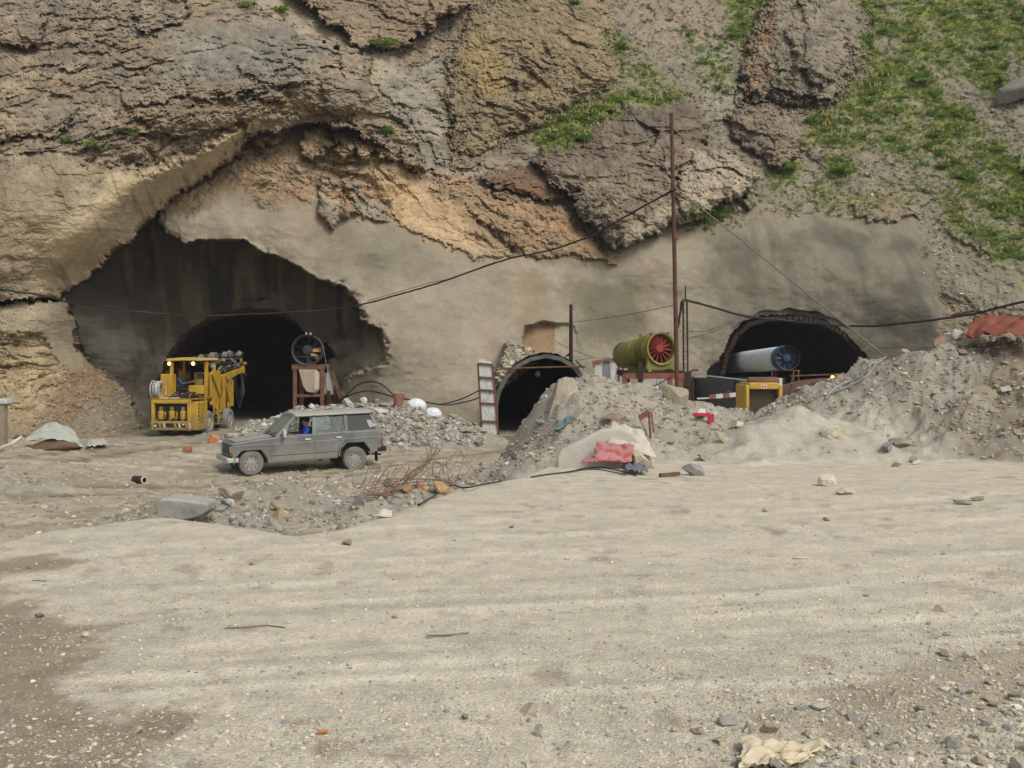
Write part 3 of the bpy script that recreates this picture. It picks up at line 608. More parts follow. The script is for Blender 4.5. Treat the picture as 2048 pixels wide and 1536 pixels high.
# relief: gravel, wheel ruts, lumps on the heaps
r1 = fbm(GX / .5, GY / .5, 4, 320, .6); r2, e2 = facet(GX / .30, GY / .30, 330, 1.0); r3, e3 = facet(GX / .12, GY / .12, 333, 1.0); r4, e4 = facet(GX / .055, GY / .055, 336, 1.0)
GZ += ROUGH * (.40 * r1 + .30 * r2 + .28 * r3)
stony = np.clip(.25 + sstep(2.2, 4.0, GX) * sstep(9.5, 4.5, GY) * 1.3 + .5 * sstep(.0, .6, fbm(GX / 2, GY / 2, 3, 340)), 0, 1.5)
near = sstep(16, 6, GY)
GZ += PADK * (.006 * r1 + near * stony * (.010 * r3 + .006 * r4))
def rut(x, y, pts, wdt):
    d = np.full(x.shape, 1e9)
    for (ax, ay), (bx, by) in zip(pts[:-1], pts[1:]):
        ex, ey = bx - ax, by - ay; t = np.clip(((x - ax) * ex + (y - ay) * ey) / (ex * ex + ey * ey), 0, 1)
        d = np.minimum(d, np.hypot(x - ax - t * ex, y - ay - t * ey))
    return np.exp(-(d / wdt) ** 2)
def gp(px, py, z=0.0):
    Yy = (CZ - z) * F / (py - HOR); return ((px - 1024) / F * Yy, Yy)
RUT_P = [[gp(-200,1290),gp(300,1175),gp(900,1130),gp(1500,1085),gp(2300,1010)],[gp(-200,1340),gp(300,1215),gp(900,1165),gp(1500,1115),gp(2300,1030)],
         [gp(-100,1480),gp(500,1290),gp(1100,1220),gp(1700,1150),gp(2300,1070)],[gp(100,1150),gp(600,1110),gp(1100,1075),gp(1600,1020),gp(2300,960)],
         [gp(700,1240),gp(900,1330),gp(1100,1460),gp(1200,1560)],[gp(1000,1300),gp(1300,1230),gp(1600,1180),gp(2200,1120)]]
rt_ = random.Random(12); thin_l = np.zeros_like(GZ); thin_d = np.zeros_like(GZ)
for k in range(22):
    y0 = 1040 + 17 * k + rt_.uniform(-8, 8); s_ = rt_.uniform(.6, 1.3); o_ = rt_.uniform(-.2, .2)
    tr_ = [gp(-250, y0 + 75 * s_), gp(300, y0 + 28 * s_), gp(700, y0 + 4), gp(1100, y0 - 16 * s_), gp(1500, y0 - 40 * s_), gp(1900, y0 - 70 * s_), gp(2400, max(y0 - 112 * s_, 800))]
    m_ = rut(GX + .06 * r1, GY + .05 * r1, tr_, rt_.choice((.05, .08, .12))) * sstep(-.5, .4, fbm(GX / 3 + k, GY / 2, 2, 395 + k))
    if k % 2: thin_l = np.maximum(thin_l, m_)
    else: thin_d = np.maximum(thin_d, m_)
for tr_ in ([gp(240,1150),gp(330,1230),gp(368,1310),gp(360,1420),gp(300,1560)],[gp(60,1130),gp(180,1200),gp(250,1320),gp(250,1450)],[gp(900,1260),gp(1010,1340),gp(1120,1440),gp(1180,1560)],[gp(1250,1240),gp(1420,1330),gp(1500,1450),gp(1500,1560)],[gp(960,1240),gp(1080,1320),gp(1210,1420),gp(1290,1560)]):
    thin_d = np.maximum(thin_d, .7 * rut(GX + .06 * r1, GY + .05 * r1, tr_, .06) * (.6 + .4 * np.sign(np.sin((GX + GY) * 55))))
rutm = np.zeros_like(GZ)
for r_ in RUT_P: rutm = np.maximum(rutm, rut(GX + .25 * r1, GY + .2 * r1, r_, .20))
LOWR = [[(x_, y_) for x_, y_, in ((-30, 21.0), (-10.2, 22.5), (-6.5, 26.5), (-3, 29.5), (0, 33), (3, 41))], [(x_, y_) for x_, y_ in ((-30, 23.0), (-11, 24.2), (-7.5, 28.0), (-4, 31), (-1, 34), (2, 42))],
        [(-14,30),(-12.5,36),(-12.4,42),(-11.5,50),(-11,58)],[(-12.5,30),(-11,36),(-11,42),(-10,50),(-9.5,58)]]
rutl = np.zeros_like(GZ)
for r_ in LOWR: rutl = np.maximum(rutl, rut(GX + .3 * r1, GY + .3 * r1, r_, .35))
GZ -= PADK * (.010 * thin_d - .005 * thin_l) * (ROUGH < .03)
GZ -= .004 * rutm * PADK + .05 * rutl * (1 - PADK) * (ROUGH < .01)
xs_ = GX; ys_ = GY - .05 * GX - .012 * GX ** 2
trk = .6 * fbm(xs_ / 9 + .2 * r1, ys_ / .13, 3, 390, .6) + .7 * fbm(xs_ / 14, ys_ / .5, 2, 392, .6) * fbm(GX / 3, GY / 3, 2, 393); trk2 = fbm((GX - .5 * GY) / 7, (GY + .6 * GX) / .3, 3, 394)
GZ += PADK * (.0012 * trk + .001 * trk2) * (ROUGH < .03)
GZ += (1 - PADK) * (ROUGH < .02) * (.05 * r1 + .02 * r2)
# albedo
GC = np.zeros(GZ.shape + (3,)); GC[:] = np.array(lin(184, 174, 150))
def gpaint(z, c, k=1.0):
    zz = np.clip(z * k, 0, 1)[..., None]; GC[:] = GC * (1 - zz) + np.array(lin(*c)) * zz
GPX = 1024 + GU * F; GPY = HOR + (CZ - GZ) * F / GY
n1 = fbm(GX / 1.6, GY / 1.6, 5, 350, .6); n2 = fbm(GX / .35, GY / .35, 4, 360, .6); n3 = fbm(GX / 3.5, GY / .9, 4, 370)
gpaint(sstep(.0, .7, n1), (192, 183, 160), .5); gpaint(sstep(.05, .5, n3), (174, 165, 144), .1); gpaint(sstep(.15, .6, n2), (164, 157, 140), .5); gpaint(sstep(0, .6, trk), (170, 161, 141), .28); gpaint(sstep(0, .6, -trk), (202, 192, 168), .28); gpaint(sstep(.1, .6, trk2), (170, 162, 142), .4)
gpaint(rutm * PADK, (202, 192, 168), .3); gpaint(thin_d * PADK, (156, 148, 129), .5); gpaint(thin_l * PADK, (206, 197, 174), .6)
dirt = np.maximum.reduce([rut(GX, GY, [gp(-300,1130),gp(0,1280),gp(60,1480),gp(60,1560)], .50), rut(GX, GY, [gp(60,1440),gp(230,1470),gp(330,1440)], .22), rut(GX, GY, [gp(-100,1150),gp(60,1130)], .35)])
gpaint(sstep(.1, .75, dirt + .45 * n2 + .3 * n1) * PADK, (130, 115, 90), .85)
gpaint(sstep(.3, .8, rut(GX, GY, [gp(1750,1420),gp(2048,1340),gp(2300,1360)], .55) + .5 * n2), (148, 136, 112), .8)
lowm = (1 - PADK)
gpaint(lowm, (154, 143, 119)); gpaint(lowm * sstep(0, .5, n1), (138, 126, 101), .8); gpaint(lowm * rutl, (112, 98, 72), .85); gpaint(lowm * sstep(.2, .5, n3), (178, 168, 144), .6)
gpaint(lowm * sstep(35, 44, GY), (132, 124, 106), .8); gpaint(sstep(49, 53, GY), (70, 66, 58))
hm = sstep(.02, .07, ROUGH)
gpaint(hm, (156, 149, 132)); gpaint(hm * sstep(-.1, .5, n1), (168, 159, 140), .7); gpaint(hm * sstep(.1, .6, n2), (138, 132, 119), .7)
gpaint(hm * (GX < -1) * (GY > 33), (152, 146, 132), .9); gpaint(hm * (GX < 0) * (GY < 24) * sstep(-.2, .4, n1), (138, 124, 100), .6)
gpaint(hm * sstep(6.5, 9, GX) * sstep(-.7, .2, n1), (126, 112, 88), .85); gpaint(hm * sstep(8.5, 10, GX) * sstep(1.0, 1.4, GZ) * (GX > 10), (150, 128, 100), .5)
H2M = rut(GX, GY, [(P(*q).x, P(*q).y) for q in RIDGES[3][0]], 1.5)
gpaint(hm * sstep(.2, .8, H2M), (180, 172, 152), .85)
gpaint(sstep(.35, .8, fbm(GX / .8, GY / .8, 3, 380)) * (1 - H2M) * hm * (GX > 3), (120, 118, 112), .6)
GC *= (1 - .16 * hm)[..., None]; GC *= (1 + .10 * n2 + .06 * r1)[..., None]
glum = GC @ np.array([.3, .6, .1]); GC = glum[..., None] + (GC - glum[..., None]) * .80; GC *= 1.20 * np.array([1.01, 1.0, .985])
GC = np.clip(GC, .02, .8)
m_ground = mat_vcol('gravel_ground', bump=.75, s1=3.0, s2=55, var=.24, bdist=.014, voro=.8, s3=170)
ground = link_mesh('ground', grid_mesh('ground', GX, GY, GZ, None, GC), m_ground)
tag(ground, 'pale dusty gravel yard, haul road and spoil heaps', kind='structure')

from mathutils.bvhtree import BVHTree
def gz(x, y):
    """height of the ground at a point"""
    u = x / y; j = np.clip(np.searchsorted(gyv, y), 1, len(gyv) - 1); i = np.clip(np.searchsorted(gu, u), 1, len(gu) - 1)
    ty = (y - gyv[j - 1]) / (gyv[j] - gyv[j - 1]); tx = (u - gu[i - 1]) / (gu[i] - gu[i - 1])
    return float((GZ[j-1,i-1]*(1-tx)+GZ[j-1,i]*tx)*(1-ty) + (GZ[j,i-1]*(1-tx)+GZ[j,i]*tx)*ty)
def on_ground(px, py, y0=3.0, y1=60.0):
    """where the sight line through a photograph pixel meets the ground"""
    u = (px - 1024) / F; ys = gyv[(gyv >= y0) & (gyv <= y1)]
    for y in ys:
        if gz(u * y, y) >= CZ + (HOR - py) / F * y: return Vector((u * y, y, gz(u * y, y)))
    return P(px, py, y1)
# the far rubble bank in front of the cliff foot and tunnels come in the next sections
# ================================================================ TUNNELS
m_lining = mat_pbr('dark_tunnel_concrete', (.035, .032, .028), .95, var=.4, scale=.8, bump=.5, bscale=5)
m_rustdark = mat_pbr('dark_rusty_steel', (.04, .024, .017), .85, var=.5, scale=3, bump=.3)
m_rust = mat_pbr('rusty_steel', (.13, .055, .028), .85, var=.5, scale=4, bump=.3, dust=.1)
m_rustpole = mat_pbr('rusty_pole_paint', (.10, .044, .028), .8, var=.4, scale=5, bump=.2)
m_redox = mat_pbr('red_oxide_paint', (.21, .058, .035), .75, var=.35, scale=4, dust=.2)
m_black = mat_plain('black_rubber', (.018, .018, .018), .6)
m_white = mat_pbr('dirty_white_sheet', (.55, .55, .52), .6, var=.2, scale=3, dust=.3, rust=.25)
m_portal = mat_pbr('grey_portal_concrete', (.125, .117, .10), .95, var=.4, scale=3.0, bump=.5, bscale=9)
m_wood = mat_pbr('weathered_wood', (.20, .17, .12), .85, var=.35, scale=8, bump=.3)

def arch_from(px_pts, Y): return [(P(x, y, Y).x, P(x, y, Y).z) for x, y in px_pts]
def grow(a, k):
    cx = sum(p[0] for p in a) / len(a); zb = min(p[1] for p in a); zt = max(p[1] for p in a); cz = zb
    return [(cx + (x - cx) * k, cz + (z - cz) * k) for x, z in a]
def densify(a, n):
    out = []
    for (x0, z0), (x1, z1) in zip(a[:-1], a[1:]):
        out += [(x0 + (x1 - x0) * i / n, z0 + (z1 - z0) * i / n) for i in range(n)]
    return out + [a[-1]]
def tunnel(label, arch, Y0, Y1, drift, rib_ys, rib_w=.2, cap=True):
    t = thing('tunnel', label, 'tunnel', (sum(p[0] for p in arch) / len(arch), Y0, min(p[1] for p in arch)))
    T = t.location.copy()
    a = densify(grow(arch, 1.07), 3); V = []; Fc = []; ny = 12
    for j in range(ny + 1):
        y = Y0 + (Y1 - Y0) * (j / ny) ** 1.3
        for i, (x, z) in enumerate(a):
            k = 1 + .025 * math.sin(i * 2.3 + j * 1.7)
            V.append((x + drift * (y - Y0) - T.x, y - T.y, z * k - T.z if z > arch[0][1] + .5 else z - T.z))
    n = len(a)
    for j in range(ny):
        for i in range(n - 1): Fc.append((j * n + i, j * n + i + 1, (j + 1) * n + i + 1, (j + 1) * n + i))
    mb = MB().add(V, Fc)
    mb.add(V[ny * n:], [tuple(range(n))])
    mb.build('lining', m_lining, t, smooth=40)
    for y in rib_ys:
        b = densify(grow(arch, .985), 5)
        pts = [Vector((x + drift * (y - Y0) - T.x, y - T.y, z - T.z)) for x, z in b]
        r = MB()
        for p, q in zip(pts[:-1], pts[1:]):
            d = (q - p).normalized(); r.beam(p - d * .03, q + d * .03, rib_w, .14, up=(0, 1, 0))
        r.build('steel_rib', m_rustdark, t, smooth=0)
    return t
ARCH_L = arch_from([(303,880),(303,800),(314,750),(335,706),(368,664),(418,634),(480,616),(545,618),(596,640),(632,676),(654,722),(666,790),(668,880)], 50.6)
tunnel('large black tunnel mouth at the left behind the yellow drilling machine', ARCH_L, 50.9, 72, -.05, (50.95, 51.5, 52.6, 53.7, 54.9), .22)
ARCH_R = arch_from([(1432,840),(1442,760),(1456,704),(1475,668),(1500,646),(1540,634),(1600,632),(1650,642),(1690,664),(1722,700),(1752,752),(1766,840)], 54.4)
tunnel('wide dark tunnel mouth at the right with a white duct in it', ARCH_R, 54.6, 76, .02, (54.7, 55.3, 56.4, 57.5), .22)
IN_M = [(997,880),(996,810),(1002,785),(1016,757),(1036,736),(1062,722),(1092,716),(1122,722),(1146,738),(1164,762),(1174,800),(1176,880)]
OUT_M = [(988,880),(987,808),(994,780),(1009,752),(1030,730),(1059,715),(1092,708),(1125,714),(1152,731),(1171,757),(1182,800),(1184,880)]
AI = arch_from(IN_M, 42.4); AO = arch_from(OUT_M, 42.4)
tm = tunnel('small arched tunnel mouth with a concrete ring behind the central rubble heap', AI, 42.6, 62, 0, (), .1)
Tm = tm.location
V = []; Fc = []
n = len(AI)
for y in (42.4, 49.0):
    V += [(x - Tm.x, y - Tm.y, z - Tm.z) for x, z in AI] + [(x - Tm.x, y - Tm.y, z - Tm.z) for x, z in AO]
for i in range(n - 1):
    Fc += [(i, i + 1, n + i + 1, n + i), (n + i, n + i + 1, 3 * n + i + 1, 3 * n + i)]
MB().add(V, Fc).build('portal_ring', m_portal, tm, smooth=30)
MB().tube([P(1000, 738, 42.3) - Tm, P(1080, 735, 42.25) - Tm, P(1172, 733, 42.3) - Tm], .035, 5).build('crossbar', m_rust, tm)
l = MB().lathe([(.02, 0), (.11, .06), (.13, .2), (.05, .26)], P(1075, 739, 42.25) - Tm + Vector((0, 0, -.05)), (0, 0, -1), 10).build('lamp_shade', m_black, tm)
# planks and sill in front of the small tunnel
for i, (a, b_) in enumerate((((996, 873, 41.2), (1076, 876, 41.0)), ((998, 880, 40.2), (1070, 882, 40.0)), ((990, 887, 39.0), (1052, 888, 38.8)))):
    p, q = P(*a), P(*b_); zz = min(gz(p.x, p.y), gz(q.x, q.y)) + .06; p.z = q.z = zz
    tag(MB().beam(p, q, .28, .10).build('timber_plank', m_wood, None, bevel=.01),
        ('weathered plank at the sill of the small tunnel', 'second weathered plank a little in front of the small tunnel', 'front weathered plank on the road before the small tunnel')[i], 'plank', 'planks before the small tunnel')

# ================================================================ GATE LEAVES BESIDE THE SMALL TUNNEL
def gate(label, tl, tr, br, bl, rails, Y, ncol=2):
    g = thing('gate_leaf', label, 'gate', P(*bl, Y)); O = g.location
    c = {k: P(*v, Y) - O for k, v in (('tl', tl), ('tr', tr), ('br', br), ('bl', bl))}
    L = lambda s, t: (c['bl'] * (1 - s) + c['br'] * s) * (1 - t) + (c['tl'] * (1 - s) + c['tr'] * s) * t
    tube = lambda a, b: MB().beam(a, b, .07, .07)
    for s in (0, 1): MB().beam(L(s, 0), L(s, .93), .08, .08).build('frame_post', m_rust, g)
    ts = [0.0] + rails
    for t in rails: MB().beam(L(0, t) + Vector((0, -.05, 0)), L(1, t) + Vector((0, -.05, 0)), .05, .075).build('rail', m_rust, g)
    ts2 = ts + [1.0]
    for t0, t1 in zip(ts2[:-1], ts2[1:]):
        for k in range(ncol):
            s0 = .05 + .9 * k / ncol; s1 = .05 + .9 * (k + 1) / ncol - .015
            tt = t1 - .004 if t1 < 1 else (1.0 - .02 * (k % 2))
            MB().add([L(s0, t0), L(s1, t0), L(s1, tt), L(s0, tt)] + [p + Vector((0, .02 + .012 * k, 0)) for p in (L(s0, t0), L(s1, t0), L(s1, tt), L(s0, tt))],
                     [(0, 1, 2, 3), (7, 6, 5, 4), (0, 4, 5, 1), (1, 5, 6, 2), (2, 6, 7, 3), (3, 7, 4, 0)]).build('sheet', m_white, g, smooth=0)
    return g
gate('tall open gate leaf of white sheets in a rusty frame, left of the small tunnel', (955, 717), (984, 720), (997, 869), (964, 868), [.17, .41, .585, .755, .935], 42.0)
# partly hidden white fence between the small tunnel and the green fan
g2 = thing('sheet_fence', 'white sheet fence with a red top rail between the small tunnel and the green fan', 'fence', P(1190, 790, 43))
O = g2.location
for x0, x1, yt, m_ in ((1189, 1204, 722, m_white), (1205, 1220, 714, mat_pbr('grey_sheet', (.2, .2, .21), .6, var=.2)), (1221, 1236, 719, m_white), (1237, 1252, 722, m_white)):
    a, b_ = P(x0, yt, 43) - O, P(x1, 790, 43) - O
    MB().box(((a.x + b_.x) / 2, 0, (a.z + b_.z) / 2), (b_.x - a.x - .015, .04, a.z - b_.z)).build('sheet', m_, g2)
MB().beam(P(1186, 724, 42.9) - O, P(1240, 716, 42.9) - O, .06, .09).build('rail', m_redox, g2)
MB().beam(P(1187, 722, 42.9) - O, P(1188, 735, 42.9) - O, .10).build('bracket', m_redox, g2)
for x in (1238, 1247): MB().beam(P(x, 790, 42.95) - O, P(x, 722 if x < 1240 else 735, 42.95) - O, .06).build('frame_post', m_rustdark if x < 1240 else m_redox, g2)

# ================================================================ POLES
def pole(name, label, cat, px, y0, y1, Y, w_px, mat, n=10, lean=0.0):
    b = P(px + lean, y1, Y); t_ = P(px, y0, Y); o = thing(name, label, cat, b); r = w_px / 2 / F * Y
    MB().tube([(0, 0, -.6), (t_ - b) * .5, t_ - b], [r * 1.1, r, r * .85], n).build('shaft', mat, o)
    return o, b, t_
po, pb, pt = pole('cable_pole', 'tall slim rusty brown steel pole carrying the black cable', 'pole', 1343, 226, 790, 36.5, 8.5, m_rustpole, lean=12)
MB().tube([P(1349, 470, 36.5) - pb, P(1351, 480, 36.5) - pb], .088, 10).build('joint_collar', m_rust, po)
MB().tube([P(1342, 380, 36.42) - pb, P(1353, 378, 36.42) - pb], .03, 6).build('insulator_arm', m_black, po)
p2_, p2b, p2t = pole('steel_post', 'short dark steel post standing on the cliff foot above the small tunnel', 'post', 1142, 609, 713, 44, 7.5, m_rustdark, n=4)
MB().prism([(0, 0), (-.26, 0), (0, .22)], -.05, .05).build('foot_gusset', m_rustdark, p2_)
lp = thing('lattice_post', 'dark perforated steel post next to the tall brown pole, cable bent over its top', 'post', P(1372, 800, 38)); O = lp.location
hh = P(1370, 600, 38).z - O.z; wv = .075
for sx in (-1, 1):
    for sy in (-1, 1): MB().beam((sx * wv, sy * wv, 0), (sx * wv * .9 - .035, sy * wv, hh), .035).build('chord', m_rustdark, lp)
for i in range(26):
    z0 = hh * i / 26; z1 = hh * (i + 1) / 26; s = 1 if i % 2 else -1
    MB().beam((-s * wv - .03 * i / 26, -wv, z0), (s * wv - .03 * i / 26, -wv, z1), .02).build('lacing_bar', m_rust, lp)
MB().box((0, 0, hh * .14), (.34, .30, hh * .28)).build('base_sleeve', m_rustdark, lp, bevel=.02)
MB().beam((-.02, 0, hh), (-.02, 0, hh + .5), .04).build('tip_rod', m_rustdark, lp)
for pts in ([(.1, -.1, hh * .28), (.25, -.1, hh * .30), (.42, -.1, hh * .30)],): MB().tube(pts, .03, 5).build('hook', m_black, lp)

# ================================================================ CABLES
def spline(pts, n=8):
    pts = [Vector(p) for p in pts]; out = []
    for i in range(len(pts) - 1):
        p0 = pts[max(i - 1, 0)]; p1 = pts[i]; p2 = pts[i + 1]; p3 = pts[min(i + 2, len(pts) - 1)]
        for k in range(n):
            t = k / n
            out.append(.5 * ((2 * p1) + (-p0 + p2) * t + (2 * p0 - 5 * p1 + 4 * p2 - p3) * t * t + (-p0 + 3 * p1 - 3 * p2 + p3) * t ** 3))
    return out + [pts[-1]]
def cable(name, label, cat, pts, r, mat=m_black, n=6, wob=0.0, group=None):
    s = spline(pts, n)
    if wob:
        s = [p + Vector((random.uniform(-wob, wob), 0, random.uniform(-wob, wob))) if 0 < i < len(s) - 1 else p for i, p in enumerate(s)]
    return tag(MB().tube(s, r, 6).build(name, mat, None, smooth=60), label, cat, group)
c_main = [P(1345,380,36.4),P(1260,428,38),P(1180,472,39.6),P(1100,500,41),P(1020,517,42.4),P(960,536,43),P(895,560,43.5),P(830,580,44),P(770,597,44.4),P(740,605,44.6),P(690,615,44.9),P(620,622,45),P(490,629,45),P(380,631,44.5),P(280,624,44),P(200,612,42.6),P(140,604,40.6),P(80,590,39.6),P(0,578,38.6),P(-250,530,36)]
cable('power_cable', 'black cable sagging from the tall brown pole across the cliff to the left edge', 'cable', c_main, .034, wob=.012)
cable('tie_wire', 'thin wire clipped along the lower half of the long black cable', 'wire', [P(1010,520,42.3),P(905,556,43.3),P(860,566,43.6),P(790,586,44.1),P(735,602,44.5)], .012)
cable('guy_wire', 'taut pale guy rope from the tall pole down to the right rubble heap', 'rope', [P(1350,375,36.4),P(1470,470,32.3),P(1620,592,27.8),P(1774,716,23.4)], .020, mat_pbr('grey_rope', (.20, .19, .17), .8))
c_r = [P(1356,655,37.9),P(1362,618,37.95),P(1370,601,38),P(1420,613,40),P(1490,632,43.5),P(1560,640,45),P(1640,648,44.5),P(1700,652,44),P(1760,651,43),P(1850,642,41),P(1950,627,39),P(2048,603,37),P(2300,540,34)]
cable('black_cable', 'thick black cable from the perforated post past the right tunnel to the right edge', 'cable', c_r, .045, wob=.012)
cable('thin_wire', 'thin wire from the short steel post to the tall brown pole', 'wire', [P(1142,645,43.9),P(1240,632,40.5),P(1347,611,36.6)], .010)
cable('thin_wire', 'lower thin wire running from the perforated post to the right tunnel crown', 'wire', [P(1374,677,38),P(1430,662,42),P(1485,632,48)], .010)
cable('thin_wire', 'upper thin wire running from the perforated post to the right tunnel crown', 'wire', [P(1374,662,38),P(1420,660,42),P(1478,633,48)], .010)
cable('thin_wire', 'thin diagonal wire from the short steel post down to the fence bracket', 'wire', [P(1110,682,46.5),P(1142,698,44),P(1187,715,43)], .010)
cable('thin_wire', 'thin level wire along the ring top to the fence bracket', 'wire', [P(1140,722,43),P(1165,719,43),P(1187,715,43)], .010)
cable('thin_wire', 'dark bar slanting off the right shoulder of the concrete ring', 'bar', [P(1152,722,42.3),P(1168,737,42.2)], .03)
cable('rubber_hose', 'upper black hose arching from the fan stand to the red bucket', 'hose', [P(672,806,42.4),P(690,793,42),P(715,770,41.7),P(742,763,41.5),P(765,770,41.2),P(785,788,41),P(797,797,40.5)], .03)
cable('rubber_hose', 'lower black hose bowed from the fan stand to the red bucket', 'hose', [P(672,808,42.3),P(700,790,42),P(725,783,41.7),P(742,782,41.5),P(775,790,41),P(797,797,40.4)], .028)
cable('rubber_hose', 'black hose slung from the red bucket to the gate leaf, upper strand', 'hose', [P(800,796,40.4),P(850,804,41.6),P(885,808,42.5),P(925,797,42.3),P(958,781,42)], .028)
cable('rubber_hose', 'black hose slung from the red bucket to the gate leaf, lower strand', 'hose', [P(800,797,40.3),P(845,803,41.5),P(890,810,42.4),P(930,804,42.2),P(960,795,42)], .028)

# ================================================================ LEFT FAN ON ITS STAND
YF = 42.2
m_fan = mat_pbr('black_fan_steel', (.015, .016, .018), .5, var=.3, scale=6, spec=.5)
m_cream = mat_pbr('cream_plastic', (.55, .47, .34), .5, var=.1, scale=5)
fs = thing('fan_stand', 'rusty brown frame stand under the black fan', 'stand', P(618, 822, YF)); O = fs.location; pl = lambda x, y, dy=0.0: P(x, y, YF) - O + Vector((0, dy, 0))
for x, dy in ((590, 0), (644.5, 0), (592, 1.1), (646, 1.1)): MB().beam(pl(x, 824, dy), pl(x, 733, dy), .15, .13).build('leg', m_rust, fs, bevel=.01)
MB().beam(pl(584, 734), pl(649, 734), .16, .20).build('top_beam', m_rust, fs, bevel=.01)
MB().beam(pl(584, 734, 1.1), pl(649, 734, 1.1), .16, .20).build('top_beam', m_rust, fs, bevel=.01)
for x in (588, 645): MB().beam(pl(x, 734, .08), pl(x, 734, 1.02), .12, .12).build('side_beam', m_rust, fs)
MB().beam(pl(592, 792, -.0), pl(643, 791, 0), .10, .11).build('crossbar', m_rust, fs, bevel=.01)
MB().beam(pl(593, 728, .2), pl(586, 712, .2), .1).build('saddle', m_rust, fs)
MB().beam(pl(660, 742, .5), pl(679, 804, .5), .16, .12).build('brace', m_rust, fs)
MB().beam(pl(655, 782, .3), pl(661, 822, .3), .12, .12).build('brace', m_rustdark, fs)
fn = thing('axial_fan', 'round black ventilation fan on top of the rusty stand by the left tunnel', 'fan', P(615, 700, YF + .1)); R = .57
ax = Vector((.12, -1, 0)).normalized()
MB().lathe([(R, 0), (R + .04, .0), (R + .04, .05), (R, .06), (R, .9), (R + .04, .92), (R + .04, .97), (R - .02, .97), (R - .03, .02)], ax * .2, -ax, 32, closed=True).build('casing', m_fan, fn)
MB().lathe([(.0, 0), (.17, .01), (.2, .05), (.2, .5), (0, .5)], ax * .1, -ax, 20).build('hub', mat_pbr('grey_hub', (.03, .032, .034), .5), fn)
for k in range(9):
    a = 2 * math.pi * k / 9; d = Vector((math.cos(a), 0, math.sin(a))); e = Vector((-math.sin(a), 0, math.cos(a)))
    MB().add([d * .2 - e * .07 + ax * .02, d * .2 + e * .07 - ax * .1, d * (R - .04) + e * .12 - ax * .12, d * (R - .04) - e * .07 + ax * .0] + [p - ax * .012 for p in (d * .2 - e * .07 + ax * .02, d * .2 + e * .07 - ax * .1, d * (R - .04) + e * .12 - ax * .12, d * (R - .04) - e * .07)],
             [(0, 1, 2, 3), (7, 6, 5, 4), (0, 4, 5, 1), (1, 5, 6, 2), (2, 6, 7, 3), (3, 7, 4, 0)]).build('blade', m_fan if k not in (0, 8) else mat_pbr('glint_blade', (.35, .22, .06), .6), fn)  # two blades tinted yellow: glints of light put into their colour
MB().beam(ax * .05 + Vector((-R, 0, -.26)), ax * .05 + Vector((R, 0, -.26)), .05, .06).build('motor_strut', m_fan, fn)
MB().beam(ax * .05 + Vector((0, 0, -.26)), ax * .05 + Vector((0, 0, -R)), .06, .06).build('motor_strut', m_fan, fn)
for a in (-.05, .12): MB().tube([Vector((a, 0, R + .03)), Vector((a, 0, R + .11))], .03, 6).build('lifting_lug', m_white, fn)
# cream tub hung under the fan
tb = thing('plastic_tub', 'cream tapered tub hanging inside the rusty fan stand', 'tub', P(620, 739, YF - .12)); O = tb.location
front = [(597, 739), (631, 739), (640, 748), (641, 776), (636, 785), (629, 787), (613, 784), (606, 773), (601, 758)]
ff = [P(x, y, YF - .12) - O for x, y in front]; ed = [P(x, y, YF - .30) - O for x, y in [(597, 739), (631, 739), (627.5, 779), (624, 785), (613, 783), (606, 772)]]
MB().add([P(*q) - O for q in ((597,739,YF-.1),(632,739,YF-.32),(641,747,YF+.05),(642,777,YF+.1),(632,787,YF+.02),(628,780,YF-.30),(629,786,YF-.18),(614,784,YF-.06),(606,773,YF-.04),(598,741,YF+.4),(640,742,YF+.45),(634,785,YF+.3),(612,782,YF+.35))],
         [(0, 8, 7, 6, 5, 1), (1, 5, 3, 2), (5, 6, 4, 3), (9, 10, 11, 12), (0, 9, 12, 8), (0, 1, 2, 10, 9), (2, 3, 11, 10), (3, 4, 11), (8, 12, 7), (7, 12, 11, 4), (4, 6, 7)]).build('tub_body', m_cream, tb, smooth=20, bevel=.03, segs=3)
MB().tube([P(600, 739, YF) - O, P(600, 735, YF) - O], .012, 5).build('hanging_strap', m_black, tb)
MB().tube([P(636, 742, YF) - O, P(636, 735, YF) - O], .012, 5).build('hanging_strap', m_black, tb)
cb = thing('cabinet', 'pale grey electric cabinet behind the fan stand', 'cabinet', P(656, 789, YF + .55)); O = cb.location
a, b_ = P(645, 746, YF + .55) - O, P(665, 789, YF + .55) - O
MB().box(((a.x + b_.x) / 2, .15, (a.z) / 2), (b_.x - a.x, .3, a.z)).build('case', mat_pbr('pale_grey_paint', (.36, .35, .30), .6, var=.15, dust=.3), cb, bevel=.015)
MB().box(((a.x + b_.x) / 2, -.012, a.z / 2), ((b_.x - a.x) * .86, .02, a.z * .9)).build('door', mat_pbr('pale_grey_door', (.40, .38, .33), .6, var=.1), cb)
cable('loose_wire', 'dark wires running from the fan down the cabinet', 'wire', [P(646, 700, YF), P(653, 735, YF + .3), P(650, 765, YF + .35), P(659, 800, YF + .3), P(668, 812, YF + .1)], .018)
cable('loose_wire', 'pale thin wire hanging beside the cabinet edge', 'wire', [P(645, 690, YF), P(656, 745, YF + .3), P(662, 790, YF + .3)], .012, mat_plain('pale_wire', (.3, .3, .28)))

